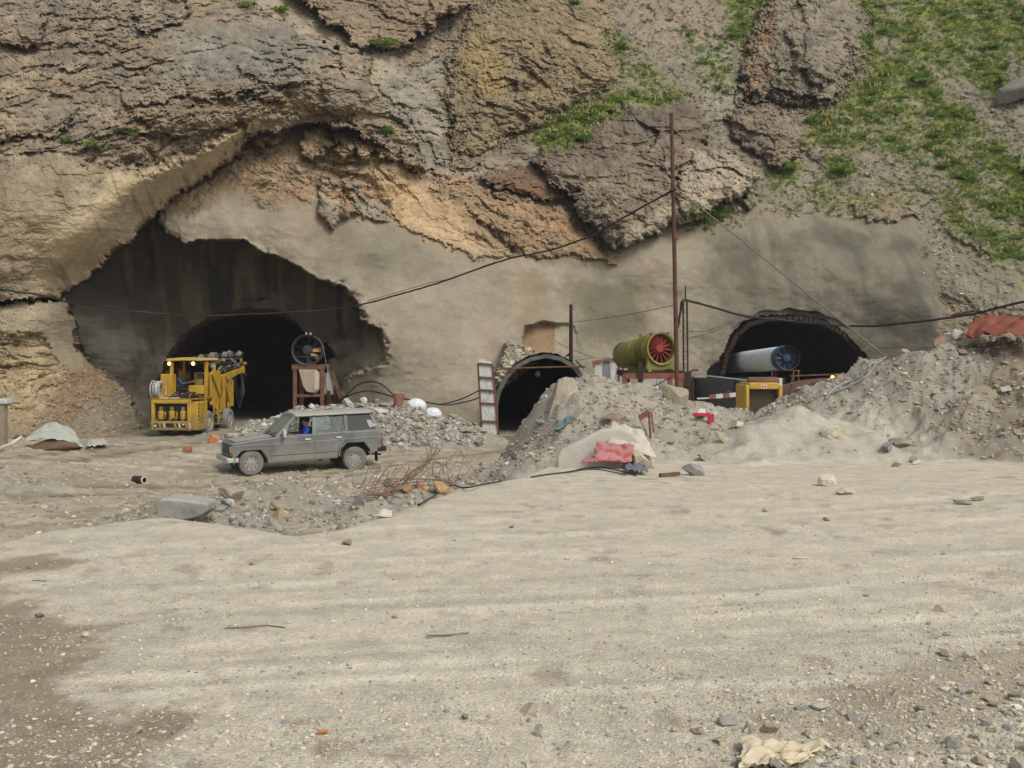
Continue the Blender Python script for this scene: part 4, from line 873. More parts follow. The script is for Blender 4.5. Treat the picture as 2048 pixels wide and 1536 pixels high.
# ================================================================ RIGHT MACHINERY YARD
m_green = mat_pbr('yellow_green_paint', (.22, .205, .035), .5, var=.18, scale=3, dust=.12, rust=.12)
m_greend = mat_pbr('dark_green_band', (.10, .095, .02), .6)
m_redfan = mat_pbr('red_fan_paint', (.28, .05, .035), .55, var=.2)
gf = thing('duct_fan', 'big yellow-green ventilation fan with red blades on the platform', 'fan', P(1323, 697, 38.5))
O = gf.location; bk = P(1247, 711, 41.2) - O; ax = bk.normalized(); Ls = bk.length
R1 = .555; R2 = .47
MB().lathe([(R1 + .035, -.02), (R1 + .035, .03), (R1, .04), (R1 * .99, Ls * .35), (R1 * .96, Ls * .55), (R2, Ls * .97), (R2 - .06, Ls), (R2 - .1, Ls - .03), (R1 - .05, Ls * .4), (R1 - .03, 0.0)], Vector(), ax, 40, closed=True).build('casing', m_green, gf)
for t in (.12, .20, .27, .33, .52): 
    rr = R1 * (1 - .04 * t / .5) + .012
    MB().lathe([(rr, -.025), (rr + .025, -.02), (rr + .025, .02), (rr, .025)], ax * Ls * t, ax, 40).build('band', m_greend if t > .15 and t != .52 else m_green, gf)
MB().lathe([(R2 + .03, -.03), (R2 + .03, .02), (R2, .02)], ax * Ls * .97, ax, 32).build('rear_flange', m_fan, gf)
u = ax.cross(Vector((0, 0, 1))).normalized(); v = u.cross(ax).normalized()
MB().lathe([(0, 0), (.12, .0), (.16, .05), (.16, .3), (0, .3)], ax * .10, ax, 20).build('hub', m_redfan, gf)
for k in range(14):
    a = 2 * math.pi * k / 14; d = u * math.cos(a) + v * math.sin(a); e = ax.cross(d)
    q = [d * .14 - e * .035 + ax * .2, d * .14 + e * .035 + ax * .14, d * (R1 - .05) + e * .075 + ax * .12, d * (R1 - .05) - e * .055 + ax * .24]
    MB().add(q + [p + ax * .012 for p in q], [(0, 1, 2, 3), (7, 6, 5, 4), (0, 4, 5, 1), (1, 5, 6, 2), (2, 6, 7, 3), (3, 7, 4, 0)]).build('blade', m_redfan, gf, smooth=0)
MB().lathe([(0.0, .0), (R1 - .05, .0)], ax * .6, ax, 32).build('back_plate', m_fan, gf)
for t, a in ((.03, .55), (.03, -.6), (.30, .25), (.52, 0.0)):
    d = v * math.cos(a) + u * math.sin(a); c_ = ax * Ls * t + d * (R1 * (1 - .05 * t))
    MB().tube([c_ - ax * .07, c_ + d * .12 - ax * .05, c_ + d * .12 + ax * .05, c_ + ax * .07], .022, 5).build('lifting_lug', m_greend, gf)
zb = P(1323, 738, 38.5).z - O.z
hw = .56
arc = [(-R1 * .95 * math.cos(a), -R1 * .985 * math.sin(a)) for a in [math.radians(x) for x in range(25, 156, 13)]]
def saddle(name, c_, sc, wd):
    poly = [(x * sc, z * sc) for x, z in arc] + [(hw * sc, zb), (-hw * sc, zb)]
    V = []
    for s in (0, 1): V += [c_ + u * x + Vector((0, 0, z)) + ax * wd * s for x, z in poly]
    n = len(poly)
    MB().add(V, [tuple(range(n)), tuple(range(2 * n - 1, n - 1, -1))] + [(i, i + n, (i + 1) % n + n, (i + 1) % n) for i in range(n)]).build(name, m_green, gf, smooth=20)
saddle('saddle', ax * .05, 1.0, .16)
c2_ = ax * Ls * .62; zs = zb; 
MB().box(c2_ + Vector((0, 0, (zb - .38) / 2 - .12)), (.7, .2, abs(zb + .3))).build('saddle', m_green, gf)
MB().beam(Vector((0, 0, zb - .05)) + ax * -.05 - u * .5, Vector((0, 0, zb - .05)) + ax * Ls * .75 - u * .5, .12, .12).build('base_skid', m_green, gf)
MB().beam(Vector((0, 0, zb - .05)) + ax * -.05 + u * .5, Vector((0, 0, zb - .05)) + ax * Ls * .75 + u * .5, .12, .12).build('base_skid', m_green, gf)
# platform
pf = thing('steel_platform', 'red and rusty steel platform with white panels carrying the green fan', 'platform', P(1300, 800, 38.4)); O = pf.location
pl = lambda x, y, Y=38.0: P(x, y, Y) - O
MB().box((pl(1308, 746).x, 1.1, pl(1308, 746).z), (P(1368, 0, 38).x - P(1248, 0, 38).x, 2.4, .16)).build('deck', m_rustdark, pf, bevel=.01)
MB().beam(pl(1250, 752, 37.85), pl(1368, 752, 37.85), .10, .20).build('edge_beam', m_redox, pf)
for x, Y, mm in ((1250, 37.9, m_redox), (1281, 37.9, m_rustdark), (1340, 37.9, m_redox), (1361, 37.9, m_redox), (1255, 40, m_rustdark), (1340, 40, m_rustdark)):
    MB().beam(pl(x, 800, Y), pl(x, 748, Y), .16, .14).build('leg', mm, pf)
MB().beam(pl(1281, 760, 37.75), pl(1281, 724, 37.75), .17, .14).build('stanchion', m_rustdark, pf)
for x0, x1 in ((1290, 1312), (1313, 1337)):
    a, b_ = pl(x0, 755, 38.3), pl(x1, 800, 38.3); MB().box(((a.x + b_.x) / 2, a.y, (a.z + b_.z) / 2), (b_.x - a.x - .02, .05, a.z - b_.z)).build('panel', m_white, pf)
MB().tube([pl(1258, 790, 37.7), pl(1285, 770, 37.6), pl(1310, 772, 37.7), pl(1345, 752, 37.7)], .02, 5).build('hose', m_black, pf)
# duct and blue fan in the right tunnel
YB = 47.0
bf = thing('blue_duct_fan', 'blue ringed fan with a dark face at the end of the white duct', 'fan', P(1573, 716, YB)); O = bf.location
back = P(1455, 727, 60.5); ax = (back - O).normalized(); L0 = (back - O).length
m_blue = mat_pbr('blue_paint', (.025, .10, .28), .5, var=.25)
R = .535
MB().lathe([(R - .03, -.25), (R, -.26), (R, .28), (R - .03, .28)], Vector(), ax, 36, closed=True).build('casing', m_fan, bf)
for t, mm in ((.30, m_blue), (.42, mat_pbr('pale_blue', (.08, .26, .55), .5)), (.56, m_blue)):
    MB().lathe([(R, -.045), (R + .02, -.04), (R + .02, .04), (R, .045)], ax * t, ax, 36).build('ring', mm, bf)
MB().lathe([(R - .01, .28), (R - .01, .66)], Vector(), ax, 36).build('sleeve', m_blue, bf)
MB().lathe([(0, 0), (R - .04, 0)], ax * .1, ax, 32).build('face', m_fan, bf)
u = ax.cross(Vector((0, 0, 1))).normalized(); v = u.cross(ax).normalized()
MB().lathe([(0, 0), (.16, .02), (.18, .2)], -ax * .12, ax, 16).build('hub', mat_plain('navy', (.02, .04, .09)), bf)
for k in range(10):
    a = 2 * math.pi * k / 10; d = u * math.cos(a) + v * math.sin(a); e = ax.cross(d)
    q = [d * .15 - e * .03, d * .15 + e * .03 + ax * .06, d * (R - .05) + e * .08 + ax * .06, d * (R - .05) - e * .05]
    MB().add(q + [p + ax * .012 for p in q], [(0, 1, 2, 3), (7, 6, 5, 4), (0, 4, 5, 1), (1, 5, 6, 2), (2, 6, 7, 3), (3, 7, 4, 0)]).build('blade', mat_plain('navy_blade', (.02, .045, .11)), bf, smooth=0)
du = thing('air_duct', 'long white fabric air duct running into the right tunnel', 'duct', P(1550, 718, YB + .6))
prof = [(R - .0, .0)] + [(R * (1.0 - .0 * t) + .012 * math.sin(t * 9), t) for t in [i * .25 for i in range(1, int((L0 - .7) / .25))]] + [(R, L0)]
MB().lathe(prof, bf.location - du.location + ax * .66, ax, 32).build('sleeve', mat_pbr('white_duct_fabric', (.66, .72, .76), .6, var=.08, scale=2, bump=.15), du)
MB().lathe([(R + .012, 0), (R + .012, .05)], bf.location - du.location + ax * .66, ax, 32).build('clamp_band', mat_plain('maroon', (.15, .03, .03)), du)
st = thing('fan_trestle', 'thin steel trestle holding up the blue fan', 'trestle', P(1570, 790, YB)); O = st.location
for x, Y in ((1544, YB), (1551, YB + .5), (1587, YB), (1597, YB + .4)):
    MB().beam(P(x, 800, Y) - O, P(x, 741, Y) - O, .055).build('leg', m_rust, st)
MB().beam(P(1540, 741, YB) - O, P(1600, 741, YB) - O, .07, .06).build('crossbar', m_rust, st)
MB().beam(P(1580, 780, YB) - O, P(1587, 741, YB) - O, .035).build('brace', m_rust, st)
# low shed with a metal roof
sh = thing('shed', 'low dark open shed with a thin pale metal roof below the white duct', 'shed', P(1470, 810, 41)); O = sh.location
a, b_ = P(1380, 746, 40.2) - O, P(1556, 766, 38.2) - O
m_zinc = mat_pbr('zinc_sheet', (.50, .50, .47), .5, metal=.2, var=.2, dust=.3)
bk1 = Vector((0, 3.2, .02))
MB().add([a, b_, b_ + bk1, a + bk1] + [p + Vector((0, 0, -.05)) for p in (a, b_, b_ + bk1, a + bk1)], [(0, 1, 2, 3), (7, 6, 5, 4), (0, 4, 5, 1), (1, 5, 6, 2), (2, 6, 7, 3), (3, 7, 4, 0)]).build('roof', m_zinc, sh)
m_shed = mat_pbr('dark_shed_board', (.03, .03, .032), .9, var=.3)
a, b_ = P(1376, 750, 43) - O, P(1560, 812, 43) - O
MB().box(((a.x + b_.x) / 2, a.y, (a.z + b_.z) / 2 - .1), (b_.x - a.x + .4, .06, a.z - b_.z)).build('back_wall', m_shed, sh)
a = P(1472, 768, 41.6) - O; MB().box((a.x + .25, a.y, a.z - .35), (.55, .05, .75)).build('panel', m_white, sh)
for x in (1386, 1470, 1548): MB().beam(P(x, 812, 39.4) - O, P(x, 752 + (x - 1380) * .1, 39.4) - O, .07).build('frame_post', m_rustdark, sh)
# yellow radiator box
YG = 33.0
gn = thing('compressor', 'yellow engine box with a brown radiator grille facing the yard', 'compressor', P(1526, 826, YG)); O = gn.location
m_yel2 = mat_pbr('yellow_enamel', (.50, .30, .03), .5, var=.18, scale=3, dust=.15, rust=.15)
w_ = P(1563, 0, YG).x - P(1490, 0, YG).x; h_ = P(0, 770, YG).z - P(0, 828, YG).z
for sx in (-1, 1): MB().box((sx * (w_ / 2 - .055), .6, h_ / 2 - .3), (.11, 1.5, h_ + .55)).build('side_panel', m_yel2, gn, bevel=.03)
MB().box((0, .6, h_ - .06), (w_ - .22, 1.5, .20)).build('hood', m_yel2, gn, bevel=.03)
MB().box((0, .12, h_ / 2 - .3), (w_ - .22, .06, h_ + .25)).build('radiator', mat_pbr('brown_radiator', (.085, .07, .045), .8, var=.2, scale=20), gn)
for i in range(14): MB().box((0, .07, h_ * .9 - .12 - i * .075), (w_ - .23, .02, .02)).build('grille_bar', mat_pbr('brown_bar', (.11, .09, .06), .8), gn)
MB().box((0, -.155, h_ - .075), (.16, .012, .12)).build('badge', mat_plain('white_badge', (.7, .65, .6)), gn)
for dx in (-.035, .035): MB().prism([(-.028 + dx, h_ - .115), (.018 + dx, h_ - .115), (.032 + dx, h_ - .035), (-.012 + dx, h_ - .035)], -.166, -.1615).build('badge_mark', mat_plain('red_mark', (.5, .03, .03)), gn)
MB().beam((-w_ / 2 - .02, -.2, h_ * .25), (-w_ / 2 + .35, -.3, -.35), .09, .05).build('loose_plank', m_wood, gn)
tk = thing('rusty_tank', 'small rusty tank lying on top of the yellow engine box', 'tank', P(1526, 768, YG + .5)); O = tk.location
r_ = .13; MB().lathe([(0, -.5), (.09, -.49), (r_, -.42), (r_, .42), (.09, .49), (0, .5)], (0, 0, .09), (1, .1, 0), 18).build('shell', m_rust, tk)
# rusty formwork hump
fw = thing('rusty_formwork', 'big curved rusty steel form lying in front of the right tunnel', 'formwork', P(1650, 800, 40)); O = fw.location
pr = [(1556, 806), (1572, 788), (1596, 772), (1630, 763), (1680, 758), (1730, 757), (1770, 760), (1790, 806)]
MB().prism([(P(x, y, 40).x - O.x, P(x, y, 40).z - O.z) for x, y in pr], 0, 2.2).build('shell', m_rust, fw, smooth=40)
for k in range(4): 
    x = P(1580 + 45 * k, 0, 40).x - O.x
    MB().tube([(x, -.04, P(0, 800, 40).z - O.z), (x + .05, -.05, P(0, 768 - 2 * k, 40).z - O.z)], .035, 5).build('stiffener', m_rust, fw)
MB().beam(P(1565, 797, 39.5) - O, P(1690, 788, 39.5) - O, .08, .14).build('edge_bar', m_rust, fw)
MB().beam(P(1580, 752, 41) - O, P(1690, 748, 41) - O, .05).build('loose_rod', m_rust, fw)
m_amber = mat_emit('amber_lamp', (1.0, .42, .08), 6)
for lx, ly, ly_ in ((1665, 755, 39.8), (1407, 808, 35)):
    o = thing('site_lamp', 'small glowing amber lamp on the rusty form' if lx > 1500 else 'small glowing amber lamp low behind the rubble by the barrier', 'lamp', P(lx, ly, ly_))
    MB().lathe([(0, -.07), (.05, -.06), (.065, 0), (.05, .06), (0, .07)], (0, 0, 0), (0, 0, 1), 12).build('lens', m_amber, o)
    MB().lathe([(.03, -.14), (.06, -.12), (.06, -.07), (0, -.07)], (0, 0, 0), (0, 0, 1), 12).build('base', m_black, o)
# barrier boom, white box
bb = thing('barrier_boom', 'red and white barrier boom lying behind the rubble', 'barrier', P(1410, 797, 36)); O = bb.location
a, b_ = P(1418, 794, 36) - O, P(1486, 788, 36) - O
for i in range(5): MB().beam(a.lerp(b_, i / 5), a.lerp(b_, (i + 1) / 5 - .002), .10, .14).build('stripe', m_white if i % 2 == 1 or i == 3 else m_redox, bb)
MB().beam(P(1394, 797, 36) - O, P(1420, 796, 36) - O, .05).build('tip_rod', m_white, bb)
MB().beam(P(1486, 786, 36) - O, P(1486, 812, 36) - O, .14).build('boom_post', m_white, bb)
MB().lathe([(.05, -.015), (.075, 0), (.05, .015)], P(1458, 785, 36) - O, (0, 1, 0), 12, closed=True).build('lifting_ring', m_rust, bb)
wb = thing('white_cabinet', 'small off-white cabinet behind the yellow engine box', 'cabinet', P(1558, 790, 36)); O = wb.location
MB().box((0, .15, .28), (.23, .3, .56)).build('case', m_cream, wb, bevel=.01)
MB().box((0, -.01, .28), (.19, .015, .48)).build('door', m_white, wb)
# ================================================================ PEOPLE
m_skin = mat_plain('skin', (.30, .17, .10), .6); m_hair = mat_plain('black_hair', (.015, .012, .01), .7)
m_dark_cloth = mat_pbr('dark_trousers', (.035, .035, .045), .9); m_blue_shirt = mat_pbr('blue_shirt', (.012, .05, .30), .85, var=.2)
m_work_blue = mat_pbr('faded_blue_overall', (.10, .13, .18), .9, var=.25); m_green_shirt = mat_pbr('dull_green_shirt', (.06, .08, .06), .9); m_helmet = mat_pbr('red_helmet', (.35, .04, .02), .4)
def person(label, loc, rz, shirt, trousers, cap_mat, hands, helmet=False, group=None):
    """seated figure, facing local +x; hands: two wrist points (left, right) in local space"""
    nodes = []; edges = []; rad = []; zone_ = []
    def nd(p, r, z, par=None):
        nodes.append(Vector(p)); rad.append(r); zone_.append(z)
        if par is not None: edges.append((par, len(nodes) - 1))
        return len(nodes) - 1
    pel = nd((0, 0, .09), .13, 1); wst = nd((-.01, 0, .26), .125, 0, pel); ch = nd((.0, 0, .43), .15, 0, wst); up_ = nd((.0, 0, .53), .11, 0, ch)
    nk = nd((.015, 0, .61), .055, 2, up_); hd = nd((.03, 0, .70), .085, 2, nk); h2_ = nd((.035, 0, .78), .098, 2, hd); nd((.03, 0, .86), .07, 2, h2_)
    nd((.145, 0, .735), .014, 2, hd)
    for s, hnd in ((1, hands[0]), (-1, hands[1])):
        sh_ = nd((0, s * .18, .51), .065, 0, up_); wr = Vector(hnd)
        mid = (Vector((0, s * .18, .51)) + wr) * .5 + Vector((-.05, s * .09, -.12))
        el = nd(mid, .048, 0, sh_); fa = nd(mid.lerp(wr, .6), .04, 0, el); w2 = nd(wr, .03, 2, fa)
        d = (wr - mid).normalized(); side = d.cross(Vector((0, 0, 1))).normalized(); dn = side.cross(d).normalized()
        pm = nd(wr + d * .05, .034, 2, w2)
        for k, (o_, ln) in enumerate(((-.03, .075), (-.01, .085), (.01, .08), (.03, .062))):
            a = nd(wr + d * .09 + side * o_, .0105, 2, pm); b_ = nd(wr + d * (.09 + ln * .5) + side * o_ - dn * .012, .0095, 2, a); nd(wr + d * (.09 + ln * .8) + side * o_ - dn * .045, .008, 2, b_)
        t_ = nd(wr + d * .05 - side * s * .045 - dn * .01, .012, 2, pm); nd(wr + d * .085 - side * s * .055 - dn * .03, .0095, 2, t_)
        hp = nd((.03, s * .095, .07), .095, 1, pel); kn = nd((.43, s * .12, .10), .066, 1, hp); ca_ = nd((.45, s * .12, -.12), .056, 1, kn); an = nd((.46, s * .12, -.33), .04, 1, ca_); nd((.60, s * .13, -.37), .035, 3, an)
    me = bpy.data.meshes.new('body_cage'); me.from_pydata(nodes, edges, [])
    o = bpy.data.objects.new('body_cage', me); COL.objects.link(o)
    o.modifiers.new('skin', 'SKIN'); sb = o.modifiers.new('sub', 'SUBSURF'); sb.levels = 2; sb.render_levels = 2
    sv_ = me.skin_vertices[0].data
    for i, r in enumerate(rad): sv_[i].radius = (r, r); sv_[i].use_root = (i == 0)
    dg = bpy.context.evaluated_depsgraph_get(); me2 = bpy.data.meshes.new_from_object(o.evaluated_get(dg))
    bpy.data.objects.remove(o)
    for m_ in (shirt, trousers, m_skin, m_black): me2.materials.append(m_)
    for p in me2.polygons:
        c = p.center; j = min(range(len(nodes)), key=lambda i: (nodes[i] - c).length - rad[i] * .6); p.material_index = zone_[j]; p.use_smooth = True
    root = thing('person', label, 'person', loc, rz, group)
    b = bpy.data.objects.new('body', me2); COL.objects.link(b); b.parent = root
    if helmet:
        MB().lathe([(.13, .0), (.115, .015), (.105, .06), (.07, .115), (0, .135)], (.03, 0, .80), (0, 0, 1), 16).build('helmet', cap_mat, root, smooth=60)
    else:
        MB().lathe([(.09, -.06), (.108, .0), (.104, .05), (.07, .098), (0, .115)], (.018, 0, .795), (-.12, 0, 1), 16).build('hair', cap_mat, root, smooth=60)
    return root

# ================================================================ GREY STATION WAGON
m_car = mat_pbr('dusty_grey_car_paint', (.098, .101, .096), .42, var=.18, scale=1.5, dust=.75, dmin=.10, dustcol=(.31, .30, .27), spec=.5)
def mud(m, z0, z1, col, amt=.85):
    t = m.node_tree; N = t.nodes; L = t.links; b = N['Principled BSDF']; src = b.inputs['Base Color'].links[0].from_socket
    tc = N.new('ShaderNodeTexCoord'); sp = N.new('ShaderNodeSeparateXYZ'); L.new(tc.outputs['Object'], sp.inputs[0])
    n = N.new('ShaderNodeTexNoise'); n.inputs['Scale'].default_value = 5; n.inputs['Detail'].default_value = 7; L.new(tc.outputs['Object'], n.inputs['Vector'])
    a = N.new('ShaderNodeMath'); a.operation = 'MULTIPLY_ADD'; L.new(n.outputs['Fac'], a.inputs[0]); a.inputs[1].default_value = -.5; L.new(sp.outputs['Z'], a.inputs[2])
    r = N.new('ShaderNodeMapRange'); r.inputs['From Min'].default_value = z0 - .25; r.inputs['From Max'].default_value = z1 - .25; r.inputs['To Min'].default_value = amt; r.inputs['To Max'].default_value = 0; L.new(a.outputs[0], r.inputs['Value'])
    x = N.new('ShaderNodeMix'); x.data_type = 'RGBA'; L.new(r.outputs[0], x.inputs[0]); L.new(src, x.inputs[6]); x.inputs[7].default_value = (*col, 1); L.new(x.outputs[2], b.inputs['Base Color'])
mud(m_car, .38, .78, (.25, .22, .165), .75)
m_roofp = mat_pbr('dusty_pale_roof', (.34, .325, .29), .7, var=.12, scale=2, dust=.5)
m_chrome = mat_pbr('dull_chrome', (.5, .5, .5), .35, metal=.7, dust=.4)
m_tyre = mat_pbr('dusty_tyre', (.15, .145, .13), .95, var=.3, scale=6, dust=.3)
m_rim = mat_pbr('dusty_steel_rim', (.27, .26, .22), .8, var=.15, scale=6)
m_interior = mat_plain('dark_interior', (.022, .022, .022), .9)
m_groove = mat_plain('shadow_gap', (.03, .03, .03), .9)
def mat_glass(name, tint, gloss=.12, dust=.15):
    m = bpy.data.materials.new(name); m.use_nodes = True; t = m.node_tree; N = t.nodes; L = t.links; N.remove(N['Principled BSDF'])
    tr = N.new('ShaderNodeBsdfTransparent'); tr.inputs[0].default_value = (*tint, 1); gl = N.new('ShaderNodeBsdfGlossy'); gl.inputs['Roughness'].default_value = .08
    df = N.new('ShaderNodeBsdfDiffuse'); df.inputs[0].default_value = (.35, .33, .28, 1)
    a = N.new('ShaderNodeMixShader'); a.inputs[0].default_value = gloss; L.new(tr.outputs[0], a.inputs[1]); L.new(gl.outputs[0], a.inputs[2])
    b = N.new('ShaderNodeMixShader'); b.inputs[0].default_value = dust; L.new(a.outputs[0], b.inputs[1]); L.new(df.outputs[0], b.inputs[2]); L.new(b.outputs[0], N['Material Output'].inputs['Surface'])
    return m
m_glass = mat_glass('dusty_window_glass', (.75, .83, .79), .07, .04); m_tint = mat_glass('dark_window_glass', (.16, .17, .18), .06, .06); m_wind = mat_glass('dusty_windscreen', (.72, .86, .78), .10, .38)

CT = math.radians(205.5); yawR = Matrix.Rotation(CT, 3, 'Z')
fw_c = P(502, 951, 29.9); car_o = fw_c - yawR @ Vector((1.485, .72, 0))
car_o.z = (gz(fw_c.x, fw_c.y) + gz(*(car_o + yawR @ Vector((-1.485, .72, 0)))[:2])) / 2 - .01
car = thing('station_wagon', 'dusty grey boxy station wagon driving past the rubble with its driver in blue', 'car', car_o, CT)
PITCH = math.radians(1.7)
def cp(o): o.rotation_euler = (0, PITCH, 0); return o
low_poly = [(1.98,.50),(2.0,.62),(1.98,.90),(1.92,.965),(1.4,1.02),(.80,1.06),(-2.25,1.10),(-2.31,.95),(-2.29,.55),(-2.2,.47),(-1.99,.45),(-1.92,.56),(-1.76,.79),(-1.24,.81),(-1.04,.62),(-.97,.36),(1.00,.34),(1.06,.50),(1.22,.73),(1.72,.73),(1.90,.58),(1.93,.49)]
body = cp(MB().prism(low_poly, -.81, .81).build('body', m_car, car, smooth=30, bevel=.035, segs=3))
cp(MB().box((0, 0, .55), (3.9, 1.3, .38)).box((-1.5, 0, .62), (.9, 1.2, .3)).box((1.47, 0, .62), (.9, 1.2, .24)).build('chassis', m_interior, car))
cp(MB().tube([(1.49, -.7, .36), (1.49, .7, .36)], .06, 8).tube([(-1.49, -.7, .36), (-1.49, .7, .36)], .07, 8).box((-1.49, .1, .36), (.3, .35, .26)).build('axle', m_interior, car))
# hood skin, slightly proud with a raised centre
cp(MB().add([(1.90, -.74, .985), (1.90, .74, .985), (.86, .76, 1.075), (.86, -.76, 1.075), (1.88, -.40, 1.01), (1.88, .40, 1.01), (.86, .44, 1.10), (.86, -.44, 1.10)], [(0, 4, 7, 3), (4, 5, 6, 7), (5, 1, 2, 6), (0, 1, 5, 4)]).build('hood', mat_pbr('dusty_hood', (.26, .255, .24), .6, var=.15, scale=2, dust=.5), car, smooth=0, bevel=.01))
# cabin: pillars, roof, panes
bel = lambda x, s=1: Vector((x, s * .795, 1.07 + .012 * (-x))); top = lambda x, s=1: Vector((x, s * .665, 1.60))
roofpts = [(-.70, 1.585), (-.69, 1.625), (-.60, 1.665), (-.3, 1.695), (.3, 1.695), (.60, 1.665), (.69, 1.625), (.70, 1.585)]
cp(MB().prism(roofpts, -2.10, .20, 'yz').build('roof', m_roofp, car, smooth=50, bevel=.02))
pil = [('front_pillar', .80, .17, .075), ('centre_pillar', -.32, -.36, .13), ('rear_pillar', -1.26, -1.26, .11), ('tail_pillar', -2.22, -2.02, .12)]
for nm, xb, xt, wd in pil:
    for s in (1, -1):
        cp(MB().beam(bel(xb, s) - Vector((0, s * .03, .05)), top(xt, s) - Vector((0, s * .0, -.02)), .06, wd, up=(1, 0, 0)).build(nm, m_car, car, bevel=.01))
cp(MB().beam(bel(-2.22, 1) + Vector((.15, -.02, .10)), top(-2.02, 1) + Vector((.02, -.012, -.12)), .03, .26, up=(1, 0, 0)).build('tail_panel', m_car, car))
def pane(nm, mat, a, b, c, d, inset=.018):
    n = (b - a).cross(d - a).normalized() * .008
    q = [a, b, c, d]; return cp(MB().add([p + n for p in q] + [p - n for p in q], [(0, 1, 2, 3), (7, 6, 5, 4), (0, 4, 5, 1), (1, 5, 6, 2), (2, 6, 7, 3), (3, 7, 4, 0)]).build(nm, mat, car, smooth=0))
for s in (1, -1):
    iv = Vector((0, -s * .02, 0))
    if s == -1: pane('front_window', m_glass, bel(.70, s) + iv, bel(-.30, s) + iv, top(-.34, s) + iv, top(.12, s) + iv)
    else:
        pane('quarter_light', m_glass, bel(.74, s) + iv, bel(.46, s) + iv, (top(.3, s) * .45 + bel(.46, s) * .55) + iv, (top(.3, s) * .46 + bel(.50, s) * .54) + iv)
        cp(MB().beam(bel(.46, s) + iv, top(.27, s) * .62 + bel(.46, s) * .38 + iv, .02).build('window_bar', m_groove, car))
    pane('rear_window', m_glass, bel(-.36, s) + iv, bel(-1.22, s) + iv, top(-1.22, s) + iv, top(-.40, s) + iv)
    pane('side_window', m_tint, bel(-1.30, s) + iv, bel(-2.17, s) + iv, top(-2.0, s) + iv, top(-1.30, s) + iv)
pane('windscreen', m_wind, Vector((.80, -.75, 1.09)), Vector((.80, .75, 1.09)), Vector((.18, .63, 1.60)), Vector((.18, -.63, 1.60)))
pane('tail_window', m_tint, Vector((-2.25, .70, 1.14)), Vector((-2.25, -.70, 1.14)), Vector((-2.06, -.6, 1.58)), Vector((-2.06, .6, 1.58)))
for yy in (-.35, .25): cp(MB().tube([(.84, yy, 1.10), (.72, yy + .38, 1.19)], .010, 5).build('wiper', m_black, car))
# doors
fd = cp(MB().prism([(.72,1.045),(-.285,1.065),(-.30,.40),(.93,.385),(.93,.70)], .812, .822).build('front_door', m_car, car, smooth=0, bevel=.004))
rd = cp(MB().prism([(-.325,1.067),(-1.22,1.082),(-1.27,.86),(-1.20,.84),(-1.02,.655),(-.95,.41),(-.315,.40)], .812, .822).build('rear_door', m_car, car, smooth=0, bevel=.004))
for d_, x in ((fd, -.12), (rd, -1.02)):
    h_ = MB().box((x, .835, .955), (.16, .025, .032)).build('handle', mat_plain('bright_handle', (.7, .7, .68), .35), d_, bevel=.006)
for x0, x1 in ((1.92, .95), (.92, -.28), (-.33, -1.21), (-1.26, -2.27)):
    cp(MB().beam((x0, .824, .885 + .006 * (-x0)), (x1, .824, .885 + .006 * (-x1)), .012, .018).build('side_moulding', mat_pbr('pale_moulding', (.3, .3, .28), .6), car))
for x0, x1 in ((.92, -.28), (-.33, -.98)): cp(MB().beam((x0, .823, .55), (x1, .823, .555), .006, .014).build('lower_crease', m_groove, car))
for zz, x0, x1 in ((1.075, .74, -.30), (1.085, -.34, -1.24), (1.10, -1.28, -2.2)): cp(MB().beam((x0, .80, zz), (x1, .80, zz + .012), .02, .02).build('belt_trim', m_chrome, car))
cp(MB().beam((.20, .715, 1.588), (-2.10, .715, 1.588), .025, .022).build('rain_gutter', m_groove, car))
# flares and front
def flare(cx):
    pts = [(cx - .47, .40), (cx - .44, .58), (cx - .27, .80), (cx + .26, .80), (cx + .45, .62), (cx + .49, .42)]
    mb = MB()
    for a, b_ in zip(pts[:-1], pts[1:]): mb.beam((a[0], .825, a[1] - (.03 if cx > 0 else 0)), (b_[0], .825, b_[1] - (.03 if cx > 0 else 0)), .03, .035)
    return cp(mb.build('wheel_arch_trim', m_car, car))
flare(1.47); flare(-1.50)
gr = cp(MB().box((1.998, 0, .76), (.03, 1.02, .25)).build('grille', m_groove, car))
for i in range(5): MB().box((2.018, 0, .67 + i * .045), (.012, 1.0, .014)).build('grille_bar', mat_pbr('grey_bar', (.2, .2, .19), .6), gr)
for s in (1, -1):
    hl = cp(MB().box((1.998, s * .64, .77), (.03, .22, .18)).build('headlight', mat_pbr('headlight_glass', (.42, .44, .43), .2, spec=.6), car, bevel=.012))
    cp(MB().box((1.985, s * .785, .77), (.05, .05, .16)).build('indicator', mat_plain('amber_lens', (.35, .13, .03), .3), car))
    cp(MB().box((-2.315, s * .76, .82), (.03, .10, .30)).build('tail_light', mat_plain('red_lens', (.32, .02, .02), .3), car, bevel=.01))
cp(MB().box((2.09, 0, .49), (.10, 1.62, .15)).box((1.97, .80, .49), (.30, .05, .13)).box((1.97, -.80, .49), (.30, .05, .13)).build('front_bumper', mat_pbr('dirty_white_bumper', (.42, .43, .41), .45, var=.2, dust=.3), car, bevel=.02))
cp(MB().box((-2.40, 0, .53), (.10, 1.6, .13)).box((-2.28, .80, .53), (.24, .05, .12)).build('rear_bumper', m_interior, car, bevel=.02))
cp(MB().tube([(-1.9, .45, .40), (-2.35, .55, .36)], .03, 6).build('exhaust_pipe', m_rustdark, car)); cp(MB().box((-2.15, .72, .33), (.02, .22, .28)).build('mud_flap', m_black, car))
mi = cp(MB().box((.58, .99, 1.17), (.07, .15, .23)).build('mirror', mat_pbr('pale_mirror', (.62, .55, .5), .4), car, bevel=.03)); MB().tube([(.56, .82, 1.02), (.58, .99, 1.06)], .016, 6).build('mirror_arm', m_black, mi)
